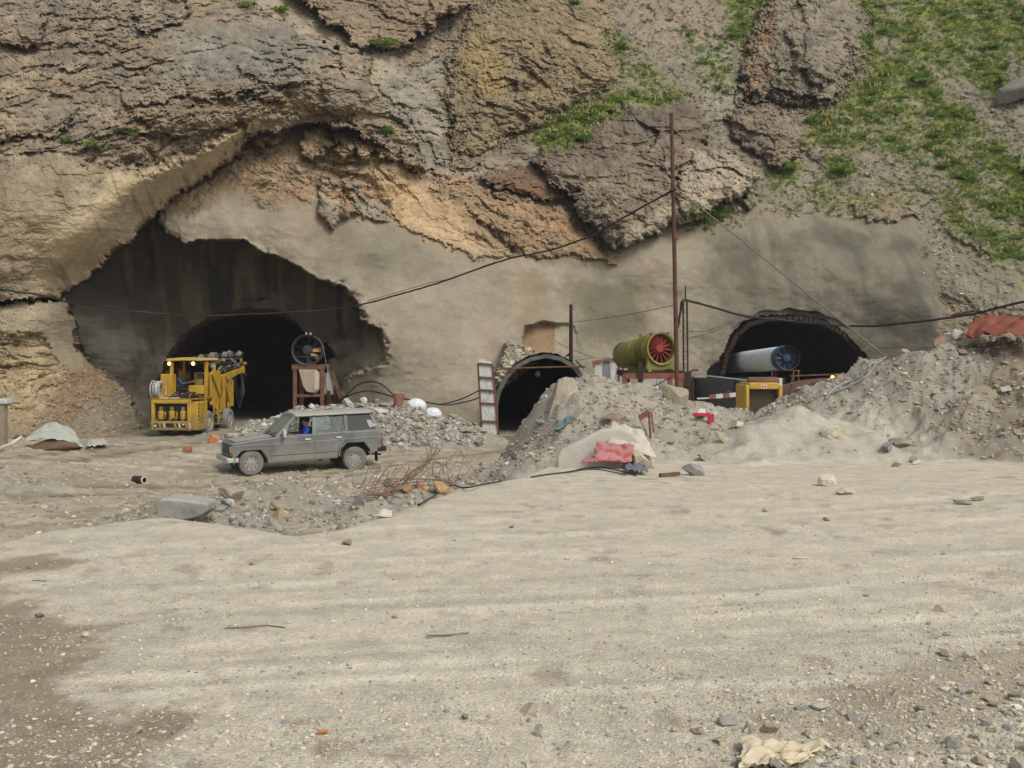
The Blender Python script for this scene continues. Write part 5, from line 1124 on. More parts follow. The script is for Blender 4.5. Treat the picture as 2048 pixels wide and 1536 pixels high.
# interior
cp(MB().box((.72, 0, .98), (.3, 1.4, .22)).build('dashboard', m_interior, car))
for y in (.38, -.38): cp(MB().box((-.12, y, .62), (.5, .5, .16)).box((-.37, y, .95), (.14, .5, .62)).box((-.40, y, 1.34), (.08, .25, .16)).build('front_seat', m_interior, car, bevel=.03))
cp(MB().box((-1.05, 0, .62), (.5, 1.3, .16)).box((-1.32, 0, .92), (.14, 1.3, .5)).build('rear_seat', m_interior, car, bevel=.03))
cp(MB().lathe([(.17, -.012), (.19, 0), (.17, .012), (.155, 0)], (.36, .38, 1.02), (-.85, 0, .5), 20, closed=True).build('steering_wheel', m_black, car))
def wheel(parent, c, r, wd, sgn, rimmat=m_rim, tyremat=m_tyre, nh=8, axis_=(0, 1, 0)):
    wroot = MB().lathe([(r * .62, -wd / 2), (r * .93, -wd / 2), (r, -wd * .32), (r, wd * .32), (r * .93, wd / 2), (r * .62, wd / 2)], c, axis_, 36, closed=True).build('tyre', tyremat, parent, smooth=50)
    ax_ = Vector(axis_) * sgn; c = Vector(c)
    rm = MB().lathe([(r * .63, wd * .36), (r * .60, wd * .44), (r * .52, wd * .34), (r * .30, wd * .40), (r * .18, wd * .46), (0, wd * .47)], c, ax_, 28)
    for k in range(nh):
        a = 2 * math.pi * k / nh; 
        u_ = Vector((1, 0, 0)) if abs(ax_.x) < .5 else Vector((0, 1, 0)); p = c + (u_ * math.cos(a) + Vector((0, 0, 1)) * math.sin(a)) * r * .45 + ax_ * wd * .38
        rm.lathe([(0, 0), (r * .05, 0), (r * .05, -.01)], p + ax_ * .012, ax_, 8, m=1)
    rm.build('rim', [rimmat, m_interior], parent, smooth=50)
    return wroot
for x in (1.485, -1.485):
    for s in (1, -1):
        wh = thing('wheel', None, None); wh.parent = car; wheel(wh, (x, s * .70, .345), .345, .21, s)
def car_pt(x, y, z): return car.matrix_basis @ Vector((x, y, z))
bpy.context.view_layer.update()
person('driver in a bright blue shirt at the open front window of the grey wagon', car_pt(-.16, .40, .69), CT, m_blue_shirt, m_dark_cloth, m_hair, ((.46, .20, .36), (.46, -.16, .38)))
person('passenger in dark clothes sitting in the back of the grey station wagon', car_pt(-1.08, .36, .69), CT, m_green_shirt, m_dark_cloth, m_hair, ((.36, .12, .16), (.36, -.12, .16)))

# ================================================================ YELLOW DRILLING MACHINE
m_yel = mat_pbr('yellow_machine_paint', (.44, .265, .02), .5, var=.2, scale=2.5, dust=.08, rust=.2)
m_yeld = mat_pbr('oily_yellow_paint', (.26, .17, .03), .5, var=.3, scale=5, rust=.3)
m_oil = mat_pbr('oily_black', (.022, .02, .018), .55, var=.4)
m_steel = mat_pbr('bare_steel', (.26, .26, .25), .45, metal=.5, var=.3, dust=.2)
mud(m_yel, .35, 1.0, (.20, .16, .10), .7)
jz = gz(-13.2, 42.6)
jb = thing('drilling_machine', 'yellow tunnel drilling machine with lit roof lamps in front of the left tunnel', 'drilling machine', (-13.25, 42.0, jz), math.radians(-5))
B = lambda nm, mat, *boxes, bevel=.015: (lambda mb: mb.build(nm, mat, jb, bevel=bevel))(__import__('functools').reduce(lambda m_, b_: m_.box(*b_), boxes, MB()))
B('chassis', m_oil, ((0, 2.6, .62), (1.2, 4.6, .5)), ((0, 1.0, .95), (1.4, 1.7, .8)), bevel=.02)
B('rear_frame', m_yel, ((-.74, .05, .82), (.12, .18, 1.16)), ((.72, .05, .82), (.16, .18, 1.16)), ((0, .05, 1.36), (1.60, .2, .14)), ((0, .05, .56), (1.5, .16, .10)), ((0, .09, .33), (1.56, .22, .16)), bevel=.02)
for x in (-.46, -.02, .43):
    t = MB().lathe([(0, 0), (.115, .01), (.125, .05), (.125, .30), (.06, .36)], (x, .12, .66), (0, 0, 1), 16).build('accumulator', m_yel, jb)
    MB().lathe([(.085, 0), (.085, .10), (.05, .13), (0, .13)], (x, .12, 1.04), (0, 0, 1), 12).build('cap', m_yeld if x < .4 else m_steel, t)
for x in (-.26, .2): B('valve_lever', m_yel, ((x, .06, .84), (.045, .05, .26)))
for i, x in enumerate((-.44, -.27, .17, .34, .62, .76)):
    MB().box((x, -.035 if x < .55 else -.05, .44), (.085, .02, .20), (0, math.radians(-14), 0)).build('hazard_stripe', mat_pbr('pale_stripe', (.50, .40, .20), .6) if i % 2 else m_yel, jb)
for x in (-.60, .52): MB().lathe([(0, 0), (.05, .0), (.055, .03)], (x, -.06, .50 if x > 0 else .44), (0, -1, 0), 10).build('rear_lamp', m_white, jb)
B('bumper_recess', m_oil, ((0, .0, .44), (1.30, .05, .17)))
ec = B('engine_cover', m_yel, ((.90, .62, .80), (.24, 1.05, 1.12)), bevel=.03)
lv = MB()
for k in range(5): lv.box((1.0225, .22, 1.25 - k * .15), (.008, .12, .05)); lv.box((1.0225, .62, 1.22 - k * .17), (.008, .09, .04))
lv.build('louvre', m_oil, ec)
for k in range(6): MB().box((1.026, .22 + .14 * k, .42), (.012, .07, .26)).build('hazard_stripe', mat_plain('ochre_stripe', (.34, .20, .05)), ec)
B('side_step_plate', m_yel, ((.86, 1.25, .30), (.30, .5, .06)))
B('deck', m_yeld, ((0, 1.1, 1.45), (1.7, 2.2, .06)))
# cable reel
rl = thing('cable_reel', None, None); rl.parent = jb
for x in (-.86, -.50): MB().lathe([(.33, -.015), (.36, -.015), (.36, .015), (.33, .015)], (x, .35, 1.83), (1, 0, 0), 28, closed=True).build('reel_rim', mat_pbr('cream_rim', (.52, .46, .36), .6), rl)
for x in (-.74, -.62): MB().lathe([(.26, -.05), (.335, -.05), (.335, .05), (.26, .05)], (x, .35, 1.83), (1, 0, 0), 24, closed=True).build('wound_cable', mat_pbr('pale_blue_cable', (.26, .30, .36), .6) if x < -.7 else mat_pbr('white_cable', (.45, .45, .45), .6), rl)
for k in range(6):
    a = math.pi * k / 3
    for x in (-.86, -.50): MB().beam((x, .35, 1.83), (x, .35 + .34 * math.cos(a), 1.83 + .34 * math.sin(a)), .03).build('spoke', m_yel, rl)
B('reel_bracket', m_yel, ((-.68, .35, 1.55), (.5, .3, .14)))
B('oil_tank', m_yel, ((-.68, 1.35, 1.95), (.46, .5, .95)), bevel=.03); MB().lathe([(.09, 0), (.09, .10), (.05, .14), (0, .14)], (-.7, 1.3, 2.42), (0, 0, 1), 12).build('filler_cap', m_oil, jb)
B('hose_box', m_oil, ((.38, .45, 1.56), (.42, .35, .16)), ((-.1, .5, 1.53), (.3, .3, .10)), ((.62, .6, 1.60), (.16, .3, .24)))
B('battery_lid', mat_pbr('cream_lid', (.48, .42, .30), .6), ((-.32, .10, 1.50), (.32, .2, .05)), ((.12, .10, 1.50), (.34, .2, .05)))
for k in range(7):
    x = -.2 + .13 * k; pts = spline([(x, .3, 1.5), (x + .05, .45, 1.66 + .05 * (k % 3)), (x + .15, .8, 1.6), (x + .2, 1.2, 1.5)], 4); MB().tube(pts, .022, 5).build('hose', m_black if k % 3 else m_yeld, jb)
# canopy
MB().prism([(-.72, 2.97), (-.66, 3.04), (0, 3.09), (.76, 3.07), (.82, 2.98), (.76, 2.95), (0, 2.97), (-.66, 2.94)], 1.15, 2.95, 'xz').build('canopy_roof', mat_pbr('yellow_roof', (.56, .36, .06), .55, var=.12, dust=.35), jb, smooth=30, bevel=.01)
for x, y in ((-.52, 1.3), (.68, 1.9), (-.6, 2.8), (.66, 2.85)): MB().beam((x, y, 1.4), (x, y, 2.96), .13 if y < 2.5 else .09, .15).build('canopy_post', m_yel, jb, bevel=.02)
m_lamp = mat_emit('warm_work_lamp', (1.0, .50, .14), 6)
for x in (-.54, .44):
    hsg = MB().lathe([(.075, .0), (.09, -.02), (.07, -.12), (0, -.13)], (x, 1.10, 2.84), (0, -1, 0), 14).build('work_lamp', m_oil, jb)
    MB().lathe([(0, .012), (.05, .008), (.072, .0)], (x, 1.10, 2.84), (0, -1, 0), 14).build('lens', m_lamp, hsg)
    MB().beam((x, 1.18, 2.84), (x, 1.18, 2.95), .03).build('bracket', m_yel, hsg)
# operator place
B('seat', m_oil, ((-.48, 2.0, 1.62), (.45, .45, .14)), ((-.70, 2.0, 1.95), (.10, .45, .6)), bevel=.03)
B('control_console', m_yeld, ((.32, 2.2, 1.95), (.34, .5, .5)), ((.15, 2.1, 2.12), (.22, .4, .10)), bevel=.02)
for k in range(6): MB().tube([(.18 + .06 * k, 2.05 + .05 * (k % 2), 2.18), (.14 + .06 * k, 1.98, 2.38)], .013, 5).build('lever', m_steel, jb)
MB().box((.34, 2.3, 2.30), (.4, .05, .22)).build('gauge_panel', m_oil, jb)
B('fender_box', m_yel, ((.56, 1.30, 1.80), (.60, .45, .34)), bevel=.02); B('fender_post', m_yel, ((.84, 1.35, 1.30), (.05, .05, .75)), ((.60, 1.5, 1.55), (.05, .05, .35)))
B('guard_post', m_yel, ((.60, 2.05, 1.9), (.06, .06, .8)))
# ladder and steps
ld = MB().beam((.98, 1.95, .75), (.98, 1.95, 1.55), .05).beam((.98, 2.25, .75), (.98, 2.25, 1.55), .05).build('ladder_rail', m_yel, jb)
for z in (.85, 1.1, 1.35): MB().beam((.98, 1.95, z), (.98, 2.25, z), .04).build('rung', m_yel, jb)
stp = MB().beam((1.02, 2.35, .35), (1.02, 2.35, 1.0), .06).beam((1.02, 2.75, .35), (1.02, 2.75, .95), .06).build('step_frame', m_yel, jb)
for z in (.38, .62, .86): MB().box((1.0, 2.55, z), (.22, .42, .035)).build('step', m_yel, jb)
MB().beam((.92, 1.8, 1.25), (1.0, 2.6, .85), .09, .14).build('rear_fender_arm', m_yel, jb)
# side plates and struts
MB().prism([(2.45, 1.25), (2.45, 2.35), (2.62, 2.52), (3.45, 2.52), (3.55, 2.3), (3.55, 1.2), (3.2, .95), (2.8, 1.0)], .62, .70, 'yz').build('side_plate', m_yel, jb, bevel=.01)
MB().prism([(2.5, 1.2), (2.5, 2.45), (3.5, 2.45), (3.5, 1.2)], -.7, -.62, 'yz').build('side_plate', m_yel, jb, bevel=.01)
MB().box((.28, 3.0, 1.85), (.75, .9, 1.25)).build('hydraulic_tank', m_yel, jb, bevel=.03)
MB().beam((.76, 2.35, 2.42), (.78, 3.3, 1.45), .05, .09).build('handrail', m_yel, jb); MB().beam((.78, 3.3, 1.45), (.78, 3.35, .8), .05, .09).build('handrail', m_yel, jb)
MB().beam((.74, 2.22, 2.38), (.74, 2.22, 1.2), .06).build('handrail', m_yel, jb)
for y in (3.75, 4.35): MB().beam((.74, y, .95), (.74, y, 2.3), .12, .12).build('boom_column', m_yel, jb)
MB().beam((.76, 3.78, 2.1), (.76, 4.32, 1.25), .10, .12).build('column_brace', m_yel, jb); MB().beam((.74, 3.75, 2.3), (.74, 4.75, 2.05), .12, .12).build('column_top', m_yel, jb)
MB().beam((.76, 4.7, 2.05), (.76, 4.7, 1.0), .10, .12).build('boom_column', m_yel, jb)
MB().box((.2, 4.2, 1.5), (.8, 1.0, 1.1)).build('boom_base', m_yeld, jb, bevel=.03)
MB().box((0, 4.6, .9), (1.3, .5, .6)).build('front_frame', m_oil, jb, bevel=.03)
# booms and feeds
MB().beam((.35, 3.9, 2.15), (.58, 6.1, 2.52), .22, .24).build('boom', m_yel, jb, bevel=.02)
MB().tube([(.5, 4.2, 2.0), (.62, 5.7, 2.36)], .05, 8).build('boom_cylinder', m_steel, jb)
MB().lathe([(0, -.16), (.18, -.15), (.18, .15), (0, .16)], (.60, 6.25, 2.56), (1, 0, 0), 16).build('boom_head', m_yel, jb)
MB().lathe([(0, -.12), (.15, -.11), (.15, .11), (0, .12)], (.66, 6.45, 2.3), (0, 1, .3), 14).build('rotation_unit', m_oil, jb)
MB().beam((.60, 6.25, 2.6), (.62, 6.3, 3.05), .10).build('feed_arm', m_yeld, jb)
for (x0, y0, z0, x1, y1, z1, nm) in ((.10, 2.6, 3.02, .55, 6.5, 3.14, 'feed_beam'), (-.30, 2.6, 2.92, .2, 6.2, 3.16, 'feed_beam')):
    fb = MB().beam((x0, y0, z0), (x1, y1, z1), .10, .20).build(nm, m_steel, jb, bevel=.01)
    a = Vector((x0, y0, z0)); b_ = Vector((x1, y1, z1))
    MB().tube([a + Vector((0, 0, .15)), b_ + Vector((0, 0, .15))], .022, 6).build('drill_rod', mat_plain('bright_rod', (.5, .5, .5), .3, .6), fb)
    MB().tube([a + Vector((.09, 0, .02)), b_ + Vector((.09, 0, .02))], .030, 6).build('feed_hose', m_black, fb)
    for k, t in enumerate((.12, .3, .44, .6, .78, .95)):
        MB().box(a.lerp(b_, t) + Vector((.02, 0, .10 + .04 * (k % 2))), (.20, .30 if k % 2 else .14, .20), (0, .1 * k, .1)).build('rock_drill' if k == 1 else 'rod_holder', m_steel if k % 2 else m_oil, fb, bevel=.01)
MB().beam((.25, 3.6, 2.42), (.55, 6.0, 2.72), .09, .12).build('second_feed', m_steel, jb)
for k in range(5): MB().box((.30 + .06 * k, 4.0 + .45 * k, 2.52 + .06 * k), (.16, .2, .15), (.3 * k, .2, .4)).build('valve_block', (m_oil, m_steel, m_yeld)[k % 3], jb)
for k in range(7):
    y = 3.6 + .35 * k; MB().tube(spline([(.45, y, 2.45), (.62, y + .2, 2.72 + .05 * (k % 2)), (.52, y + .6, 2.58), (.6, y + .85, 2.7)], 4), .024, 5).build('hose', m_black if k % 3 else m_steel, jb)
for dz, dx in ((1.05, 0), (.85, .06), (1.25, -.05)):
    MB().tube(spline([(.72 + dx, 4.75, 2.15), (.85 + dx, 5.25, 2.15 - dz * .7), (.82 + dx, 5.6, 2.15 - dz), (.80 + dx, 5.95, 2.15 - dz * .6), (.68, 6.1, 2.4)], 6), .032, 6).build('hose_loop', m_black, jb)
rj = random.Random(3)
for k in range(16):
    y = 2.9 + .24 * k; x = -.1 + .75 * (y - 2.6) / 4 + rj.uniform(-.2, .2)
    MB().box((x, y, 2.78 + rj.uniform(-.12, .2)), (rj.uniform(.06, .2), rj.uniform(.1, .35), rj.uniform(.05, .16)), (rj.uniform(-.6, .6), rj.uniform(-.6, .6), rj.uniform(-.6, .6))).build('fitting', (m_steel, m_oil, m_steel, m_yeld)[k % 4], jb)
for k in range(6):
    p0 = Vector((rj.uniform(-.2, .3), 2.9, 2.75 + .1 * (k % 3))); p1 = Vector((rj.uniform(.3, .7), 6.2, 2.85 + .1 * (k % 3)))
    MB().tube(spline([p0, p0.lerp(p1, .35) + Vector((0, 0, rj.uniform(-.2, .25))), p0.lerp(p1, .7) + Vector((0, 0, rj.uniform(-.2, .25))), p1], 6), .03, 5).build('hose', (m_black, m_steel)[k % 2], jb)
for k in range(8):
    x = -.55 + .16 * k; MB().box((x, .30 + .2 * (k % 3), 1.52), (.11, .16, .10 + .05 * (k % 3)), (0, 0, .3 * k)).build('fitting', (m_oil, m_yeld, m_steel)[k % 3], jb)
for k in range(10):
    MB().box((-.60 + .13 * k, .03, .62 + .05 * (k % 4)), (.05, .05, .12)).build('fitting', m_oil if k % 2 else m_yeld, jb)
MB().lathe([(0, -.08), (.2, -.07), (.2, .07), (0, .08)], (.72, 5.0, 2.0), (1, 0, 0), 16).build('hose_drum', m_oil, jb)
MB().tube([(.60, 2.75, 2.52), (.60, 2.75, 2.66)], .02, 5).build('beacon_stem', m_yel, jb); MB().lathe([(0, -.09), (.09, -.05), (.1, .03), (.05, .1), (0, .11)], (.60, 2.75, 2.74), (0, 0, 1), 12).build('beacon', m_white, jb)
for y in (1.4, 3.75):
    for s in (1, -1):
        wh = thing('wheel', None, None); wh.parent = jb
        wheel(wh, (s * .86, y, .475), .475, .34, s, mat_pbr('grey_yellow_rim', (.36, .32, .22), .7), mat_pbr('muddy_tyre', (.20, .195, .18), .95, var=.3), 6, (1, 0, 0))
MB().tube([(-.7, 1.4, .475), (.7, 1.4, .475)], .1, 8).tube([(-.7, 3.75, .475), (.7, 3.75, .475)], .1, 8).build('axle', m_oil, jb)
bpy.context.view_layer.update()
person('operator in faded blue overalls and red helmet seated under the yellow machine roof', jb.matrix_basis @ Vector((-.48, 2.0, 1.70)), math.radians(-5), m_work_blue, m_dark_cloth, m_helmet, ((.52, .10, .40), (.50, -.12, .38)), helmet=True)
# ================================================================ ROCKS ONE CAN TELL APART
def ico(sub):
    bm = bmesh.new(); bmesh.ops.create_icosphere(bm, subdivisions=sub, radius=1)
    V = np.array([v.co[:] for v in bm.verts]); Fc = np.array([[v.index for v in f.verts] for f in bm.faces]); bm.free(); return V, Fc
ICO3 = ico(4); ICO1 = ico(1)
def rock_mesh(seed, cuts=14, noise=.05):
    r = np.random.default_rng(seed); V, Fc = ICO3; V = V.copy()
    for _ in range(cuts):
        n = r.normal(size=3); n /= np.linalg.norm(n); d = r.uniform(.34, .72)
        k = V @ n - d; V -= np.maximum(k, 0)[:, None] * n
    V *= (1 + noise * fbm(V[:, 0] * 2 + V[:, 2] * 1.3, V[:, 1] * 2 - V[:, 2] * .9, 4, seed))[:, None]
    V -= (V.max(0) + V.min(0)) / 2; V /= (V.max(0) - V.min(0))
    me = soup_mesh('rock', V, Fc, None, False); return me
rock_mats = {}
def rock_mat(c):
    if c not in rock_mats: rock_mats[c] = mat_pbr('stone_%d_%d_%d' % c, lin(*c), .92, var=.25, scale=2.5, dust=.15, dustcol=(.36, .33, .28), bump=.5, bscale=9)
    return rock_mats[c]
def place_rock(label, px, py, w_, h_, seed, c=(140, 134, 120), deep=.8, Y=None, sink=.15, rot=None, cuts=14, name='rock', cat='rock', group=None, zoff=0):
    g = on_ground(px, py) if Y is None else P(px, py, Y)
    k = g.y / F; me = rock_mesh(seed, cuts); me.materials.append(rock_mat(c))
    o = bpy.data.objects.new(name, me); COL.objects.link(o)
    W_, H_ = w_ * k, h_ * k
    o.scale = (W_, W_ * deep, H_ * (1 + sink)); o.location = (g.x, g.y + W_ * deep * .35, g.z + H_ * (.5 - sink * .5) + zoff)
    o.rotation_euler = rot or (0, 0, 0)
    return tag(o, label, cat, group)
G_ = (128, 124, 114); T_ = (150, 134, 108); Pl = (176, 170, 154)
def block_rock(label, poly, Y, depth, lean, mat, seed, bev=.03):
    r = np.random.default_rng(seed); n = len(poly); c = [P(x, y, Y) for x, y in poly]; zb = min(p.z for p in c); cx = sum(p.x for p in c) / n
    V_ = []
    for j in range(4):
        f = j / 3
        for p in c:
            k = 1 - lean * f; V_.append(Vector((cx + (p.x - cx) * k, p.y + depth * f, zb + (p.z - zb) * (1 - .35 * lean * f))) + Vector(r.normal(size=3) * depth * .02))
    Fc = [tuple(range(n)), tuple(range(4 * n - 1, 3 * n - 1, -1))] + [(j * n + i, (j + 1) * n + i, (j + 1) * n + (i + 1) % n, j * n + (i + 1) % n) for j in range(3) for i in range(n)]
    return tag(MB().add(V_, Fc).build('rock', mat, None, smooth=25, bevel=bev, segs=2), label, 'rock')
gb = on_ground(362, 1038)
block_rock('large dark grey angular block with a pale flat top at the left yard edge', [(305,1046),(316,1003),(324,996),(350,998),(417,1005),(417,1024),(396,1036),(350,1046)], gb.y, .5, .06, mat_pbr('slate_block', lin(128, 128, 122), .9, var=.2, scale=3, dust=.75, dmin=.05, dustcol=(.40, .38, .33), bump=.4, bscale=10), 3)  # light on the top and shade on the front put into the colour
place_rock('tan boulder with a pale cap behind the large grey block', 459, 1006, 52, 34, 12, (150, 140, 120), .8)
place_rock('small bluish grey stone under the tan boulder', 452, 1012, 26, 14, 13, (144, 146, 146), .8)
place_rock('upper of the two tan stones in the pit before the wagon', 556, 1022, 36, 20, 14, T_, .8)
place_rock('lower of the two tan stones in the pit before the wagon', 560, 1038, 40, 22, 15, (168, 148, 116), .8)
place_rock('tall grey shard standing at the pit bottom', 541, 1056, 12, 24, 16, (150, 148, 140), .6)
place_rock('grey shard lying at the pit rim', 575, 1072, 24, 16, 17, (156, 152, 140), .5)
place_rock('flat tan stone at the left of the pit', 475, 1028, 32, 12, 18, (150, 140, 118), .8)
place_rock('small grey slab between the large block and the pit', 435, 1028, 36, 10, 19, (140, 138, 128), .8)
block_rock('dark grey pyramid shaped stone left of the rebar', [(697,1020),(705,1003),(721,989),(729,1008),(731,1022)], on_ground(714, 1018).y, .30, .5, rock_mat((112, 111, 108)), 9, .015)
place_rock('white flat stone at the yard edge below the rebar', 764, 1042, 38, 17, 21, (196, 190, 174), .8)
place_rock('dark grey block caught in the rebar', 776, 978, 22, 20, 22, (104, 102, 98), .8)
place_rock('brown block standing beside the rebar', 810, 990, 24, 24, 23, (150, 116, 80), .8)
place_rock('reddish lump beyond the brown block', 839, 980, 16, 12, 24, (170, 122, 94), .8)
place_rock('orange lump next to the reddish lump', 851, 984, 18, 10, 25, (196, 150, 100), .8)
place_rock('long orange tan slab lying near the hose', 884, 990, 42, 24, 26, (190, 156, 108), .6, rot=(0, .3, 0))
place_rock('pale yellow stone beyond the hose bend', 940, 972, 22, 9, 27, (190, 178, 140), .8)
place_rock('big upright pale slab leaning on the heap beside the small tunnel', 1124, 850, 52, 100, 28, (162, 152, 130), .6, Y=21.2, rot=(0, .35, .3), cuts=13)
place_rock('rounded tan boulder on the heap crest at the foot of the tall pole', 1352, 834, 52, 66, 29, (150, 140, 118), .8, Y=22.6, cuts=10)
place_rock('grey flat faced stone half buried in the central heap', 1218, 815, 36, 28, 30, (140, 142, 142), .5, Y=21.3)
place_rock('small orange stone in the central heap', 1233, 820, 18, 12, 31, (180, 130, 96), .6, Y=20.9)
place_rock('grey stone in the central heap above the teal cloth', 1166, 826, 24, 20, 32, (148, 150, 148), .6, Y=21.0)
place_rock('pale cream slab lying tilted on the smooth low mound', 1667, 882, 40, 34, 33, (206, 198, 172), .35, rot=(.5, .5, 0), cuts=12)
place_rock('white wedge shaped stone alone on the yard before the low mound', 1656, 974, 38, 24, 34, (200, 190, 166), .7)
place_rock('half buried pale stone just below the white wedge', 1694, 992, 46, 14, 35, (186, 178, 156), .7)
place_rock('big olive boulder half buried in the right heap', 1962, 818, 80, 48, 36, (138, 126, 98), .6, Y=20.9, cuts=11)
place_rock('brown block on the right heap crest, leftmost of the row', 1882, 694, 30, 24, 37, (146, 120, 96), .7, Y=22.8)
place_rock('white block on the right heap crest beside the brown block', 1903, 680, 22, 16, 38, (206, 200, 186), .7, Y=23.1)
place_rock('slanting white plate on the right heap crest', 1916, 676, 24, 18, 39, (212, 208, 198), .3, Y=23.0, rot=(0, .6, .3))
place_rock('pale grey block on the right heap crest under the rusty sheet', 1944, 690, 44, 26, 40, (176, 168, 148), .7, Y=22.7)
place_rock('blue grey block at the foot of the right heap', 1776, 910, 24, 22, 41, (132, 130, 128), .8)
place_rock('tan slab next to the blue grey block at the heap foot', 1802, 898, 40, 22, 42, (142, 132, 110), .7)
place_rock('small blue grey stone at the front of the heap foot', 1828, 926, 18, 14, 43, (142, 140, 138), .8)
place_rock('white pebble in front of the right heap foot', 1834, 930, 18, 10, 44, (206, 200, 188), .8)
place_rock('pale lump at the front of the right heap foot', 1796, 934, 22, 12, 45, (180, 172, 152), .8)
place_rock('flat grey slab in the gap between the two heaps', 1388, 952, 46, 24, 46, (140, 138, 130), .6)
place_rock('pale cube like stone on the flat grey slab', 1398, 944, 14, 14, 47, (186, 174, 148), .8)
place_rock('grey stone lying behind the flat slab between the heaps', 1412, 922, 30, 18, 48, (150, 144, 130), .8)
place_rock('triangular tan pebble alone near the centre of the yard', 692, 1091, 22, 13, 49, (150, 140, 116), .8)
place_rock('white pointed stone near the bottom centre of the yard', 1086, 1476, 36, 26, 50, (196, 190, 176), .8, sink=.3)
place_rock('small pale wedge on the right side of the yard', 1879, 1224, 20, 13, 51, (184, 170, 140), .8)
place_rock('flat dark stone at the right rim of the yard', 1928, 1012, 36, 9, 52, (140, 132, 112), .7)
place_rock('flat olive stone beside the flat dark stone', 1956, 1004, 26, 9, 53, (146, 138, 112), .7)
place_rock('cream pebble at the left of the yard', 168, 1277, 18, 12, 54, (200, 186, 160), .8)
place_rock('broken pale stone on the brown dirt at the bottom left', 272, 1468, 24, 14, 55, (180, 170, 148), .8)
place_rock('dark red stone on the left side of the yard', 76, 1236, 20, 9, 56, (120, 100, 92), .8)
place_rock('tan pebble on the yard before the central heap', 1654, 1046, 14, 8, 57, (150, 130, 104), .8)
place_rock('yellowish pebble on the yard before the low mound', 1532, 1028, 14, 8, 58, (190, 176, 130), .8)
place_rock('dark flat stone in the grass of the slope at the right edge', 2030, 196, 62, 44, 59, (112, 106, 98), .7, Y=66.5)
place_rock('pale stone at the foot of the grey pile behind the wagon', 848, 895, 30, 14, 60, (180, 172, 150), .8)
place_rock('grey stone at the foot of the grey pile behind the wagon', 812, 905, 26, 16, 61, (160, 156, 146), .8)
place_rock('blocky pale stone on the crest of the grey pile by the fan stand', 692, 812, 20, 16, 62, (170, 168, 162), .8, Y=39)
place_rock('white lump on the crest of the grey pile by the hose', 727, 808, 14, 14, 63, (206, 204, 200), .8, Y=39)
place_rock('white rounded lump on the pile between the fan stand legs', 622, 816, 14, 9, 64, (206, 204, 198), .8, Y=38.6)
place_rock('pinkish stone at the left end of the grey pile', 470, 862, 10, 9, 65, (186, 160, 140), .8)
place_rock('brown slab half sunk in the road before the left tarpaulin', 60, 882, 20, 10, 66, (140, 112, 86), .8)
# broken bricks on the road
def brick(label, px, py, w_, h_, rot, c):
    g = on_ground(px, py); k = g.y / F
    o = MB().box((0, 0, 0), (w_ * k, h_ * k * 1.2, h_ * k)).build('clay_block', mat_pbr('orange_clay_%d' % px, lin(*c), .9, var=.2, scale=6, dust=.2), None, bevel=.02)
    o.location = (g.x, g.y, g.z + h_ * k * .45); o.rotation_euler = rot; return tag(o, label, 'brick')
brick('orange clay block tilted on the road right of the yellow machine', 428, 886, 17, 15, (.35, .4, .6), (196, 128, 80))
brick('brown clay block lying flat on the road below the yellow machine', 375, 905, 17, 11, (0, 0, .1), (150, 88, 54))

# ================================================================ SCATTERED STONES, RUBBLE AND GRAVEL
def stones(idx_j, idx_i, size, flat, colr, seed):
    r = np.random.default_rng(seed + 3333); n = len(idx_j)
    V0, F0 = ICO1 if False else ico(1)
    # 12-vertex icosahedra, deformed per variant
    bm = bmesh.new(); bmesh.ops.create_icosphere(bm, subdivisions=1, radius=1); bm.verts.ensure_lookup_table()
    V0 = np.array([v.co[:] for v in bm.verts]); F0 = np.array([[v.index for v in f.verts] for f in bm.faces]); bm.free()
    nv = len(V0); Vs = V0[None] * (1 + .30 * r.normal(size=(n, nv, 1)).clip(-1.2, 1.2)) * r.uniform(.6, 1.25, (n, 1, 3))
    a = r.uniform(0, 2 * math.pi, n); b = r.uniform(0, 2 * math.pi, n); ca, sa, cb, sb_ = np.cos(a), np.sin(a), np.cos(b), np.sin(b)
    Rz = np.zeros((n, 3, 3)); Rz[:, 0, 0] = ca; Rz[:, 0, 1] = -sa; Rz[:, 1, 0] = sa; Rz[:, 1, 1] = ca; Rz[:, 2, 2] = 1
    Rx = np.zeros((n, 3, 3)); Rx[:, 0, 0] = 1; Rx[:, 1, 1] = cb; Rx[:, 1, 2] = -sb_; Rx[:, 2, 1] = sb_; Rx[:, 2, 2] = cb
    Vs = np.einsum('nij,nvj->nvi', Rx, Vs); Vs[:, :, 2] *= flat[:, None]; Vs = np.einsum('nij,nvj->nvi', Rz, Vs) * (size * .5)[:, None, None]
    j2 = np.minimum(idx_j + 1, GX.shape[0] - 1); i2 = np.minimum(idx_i + 1, GX.shape[1] - 1); t = r.uniform(0, 1, n)[:, None]; q_ = r.uniform(0, 1, n)[:, None]
    st3 = lambda a, b: np.stack([GX[a, b], GY[a, b], GZ[a, b]], 1)
    pos = st3(idx_j, idx_i) * (1 - t) * (1 - q_) + st3(j2, idx_i) * t * (1 - q_) + st3(idx_j, i2) * (1 - t) * q_ + st3(j2, i2) * t * q_; pos[:, 2] += size * flat * .14
    Vs += pos[:, None]
    Fs = (F0[None] + (np.arange(n) * nv)[:, None, None]).reshape(-1, 3)
    return Vs.reshape(-1, 3), Fs, np.repeat(colr, nv, 0), pos
def pick(weight, n, seed):
    r = np.random.default_rng(seed); w_ = weight.reshape(-1).astype(float); w_ = w_ / w_.sum()
    k = r.choice(len(w_), n, replace=True, p=w_); return np.unravel_index(k, weight.shape)
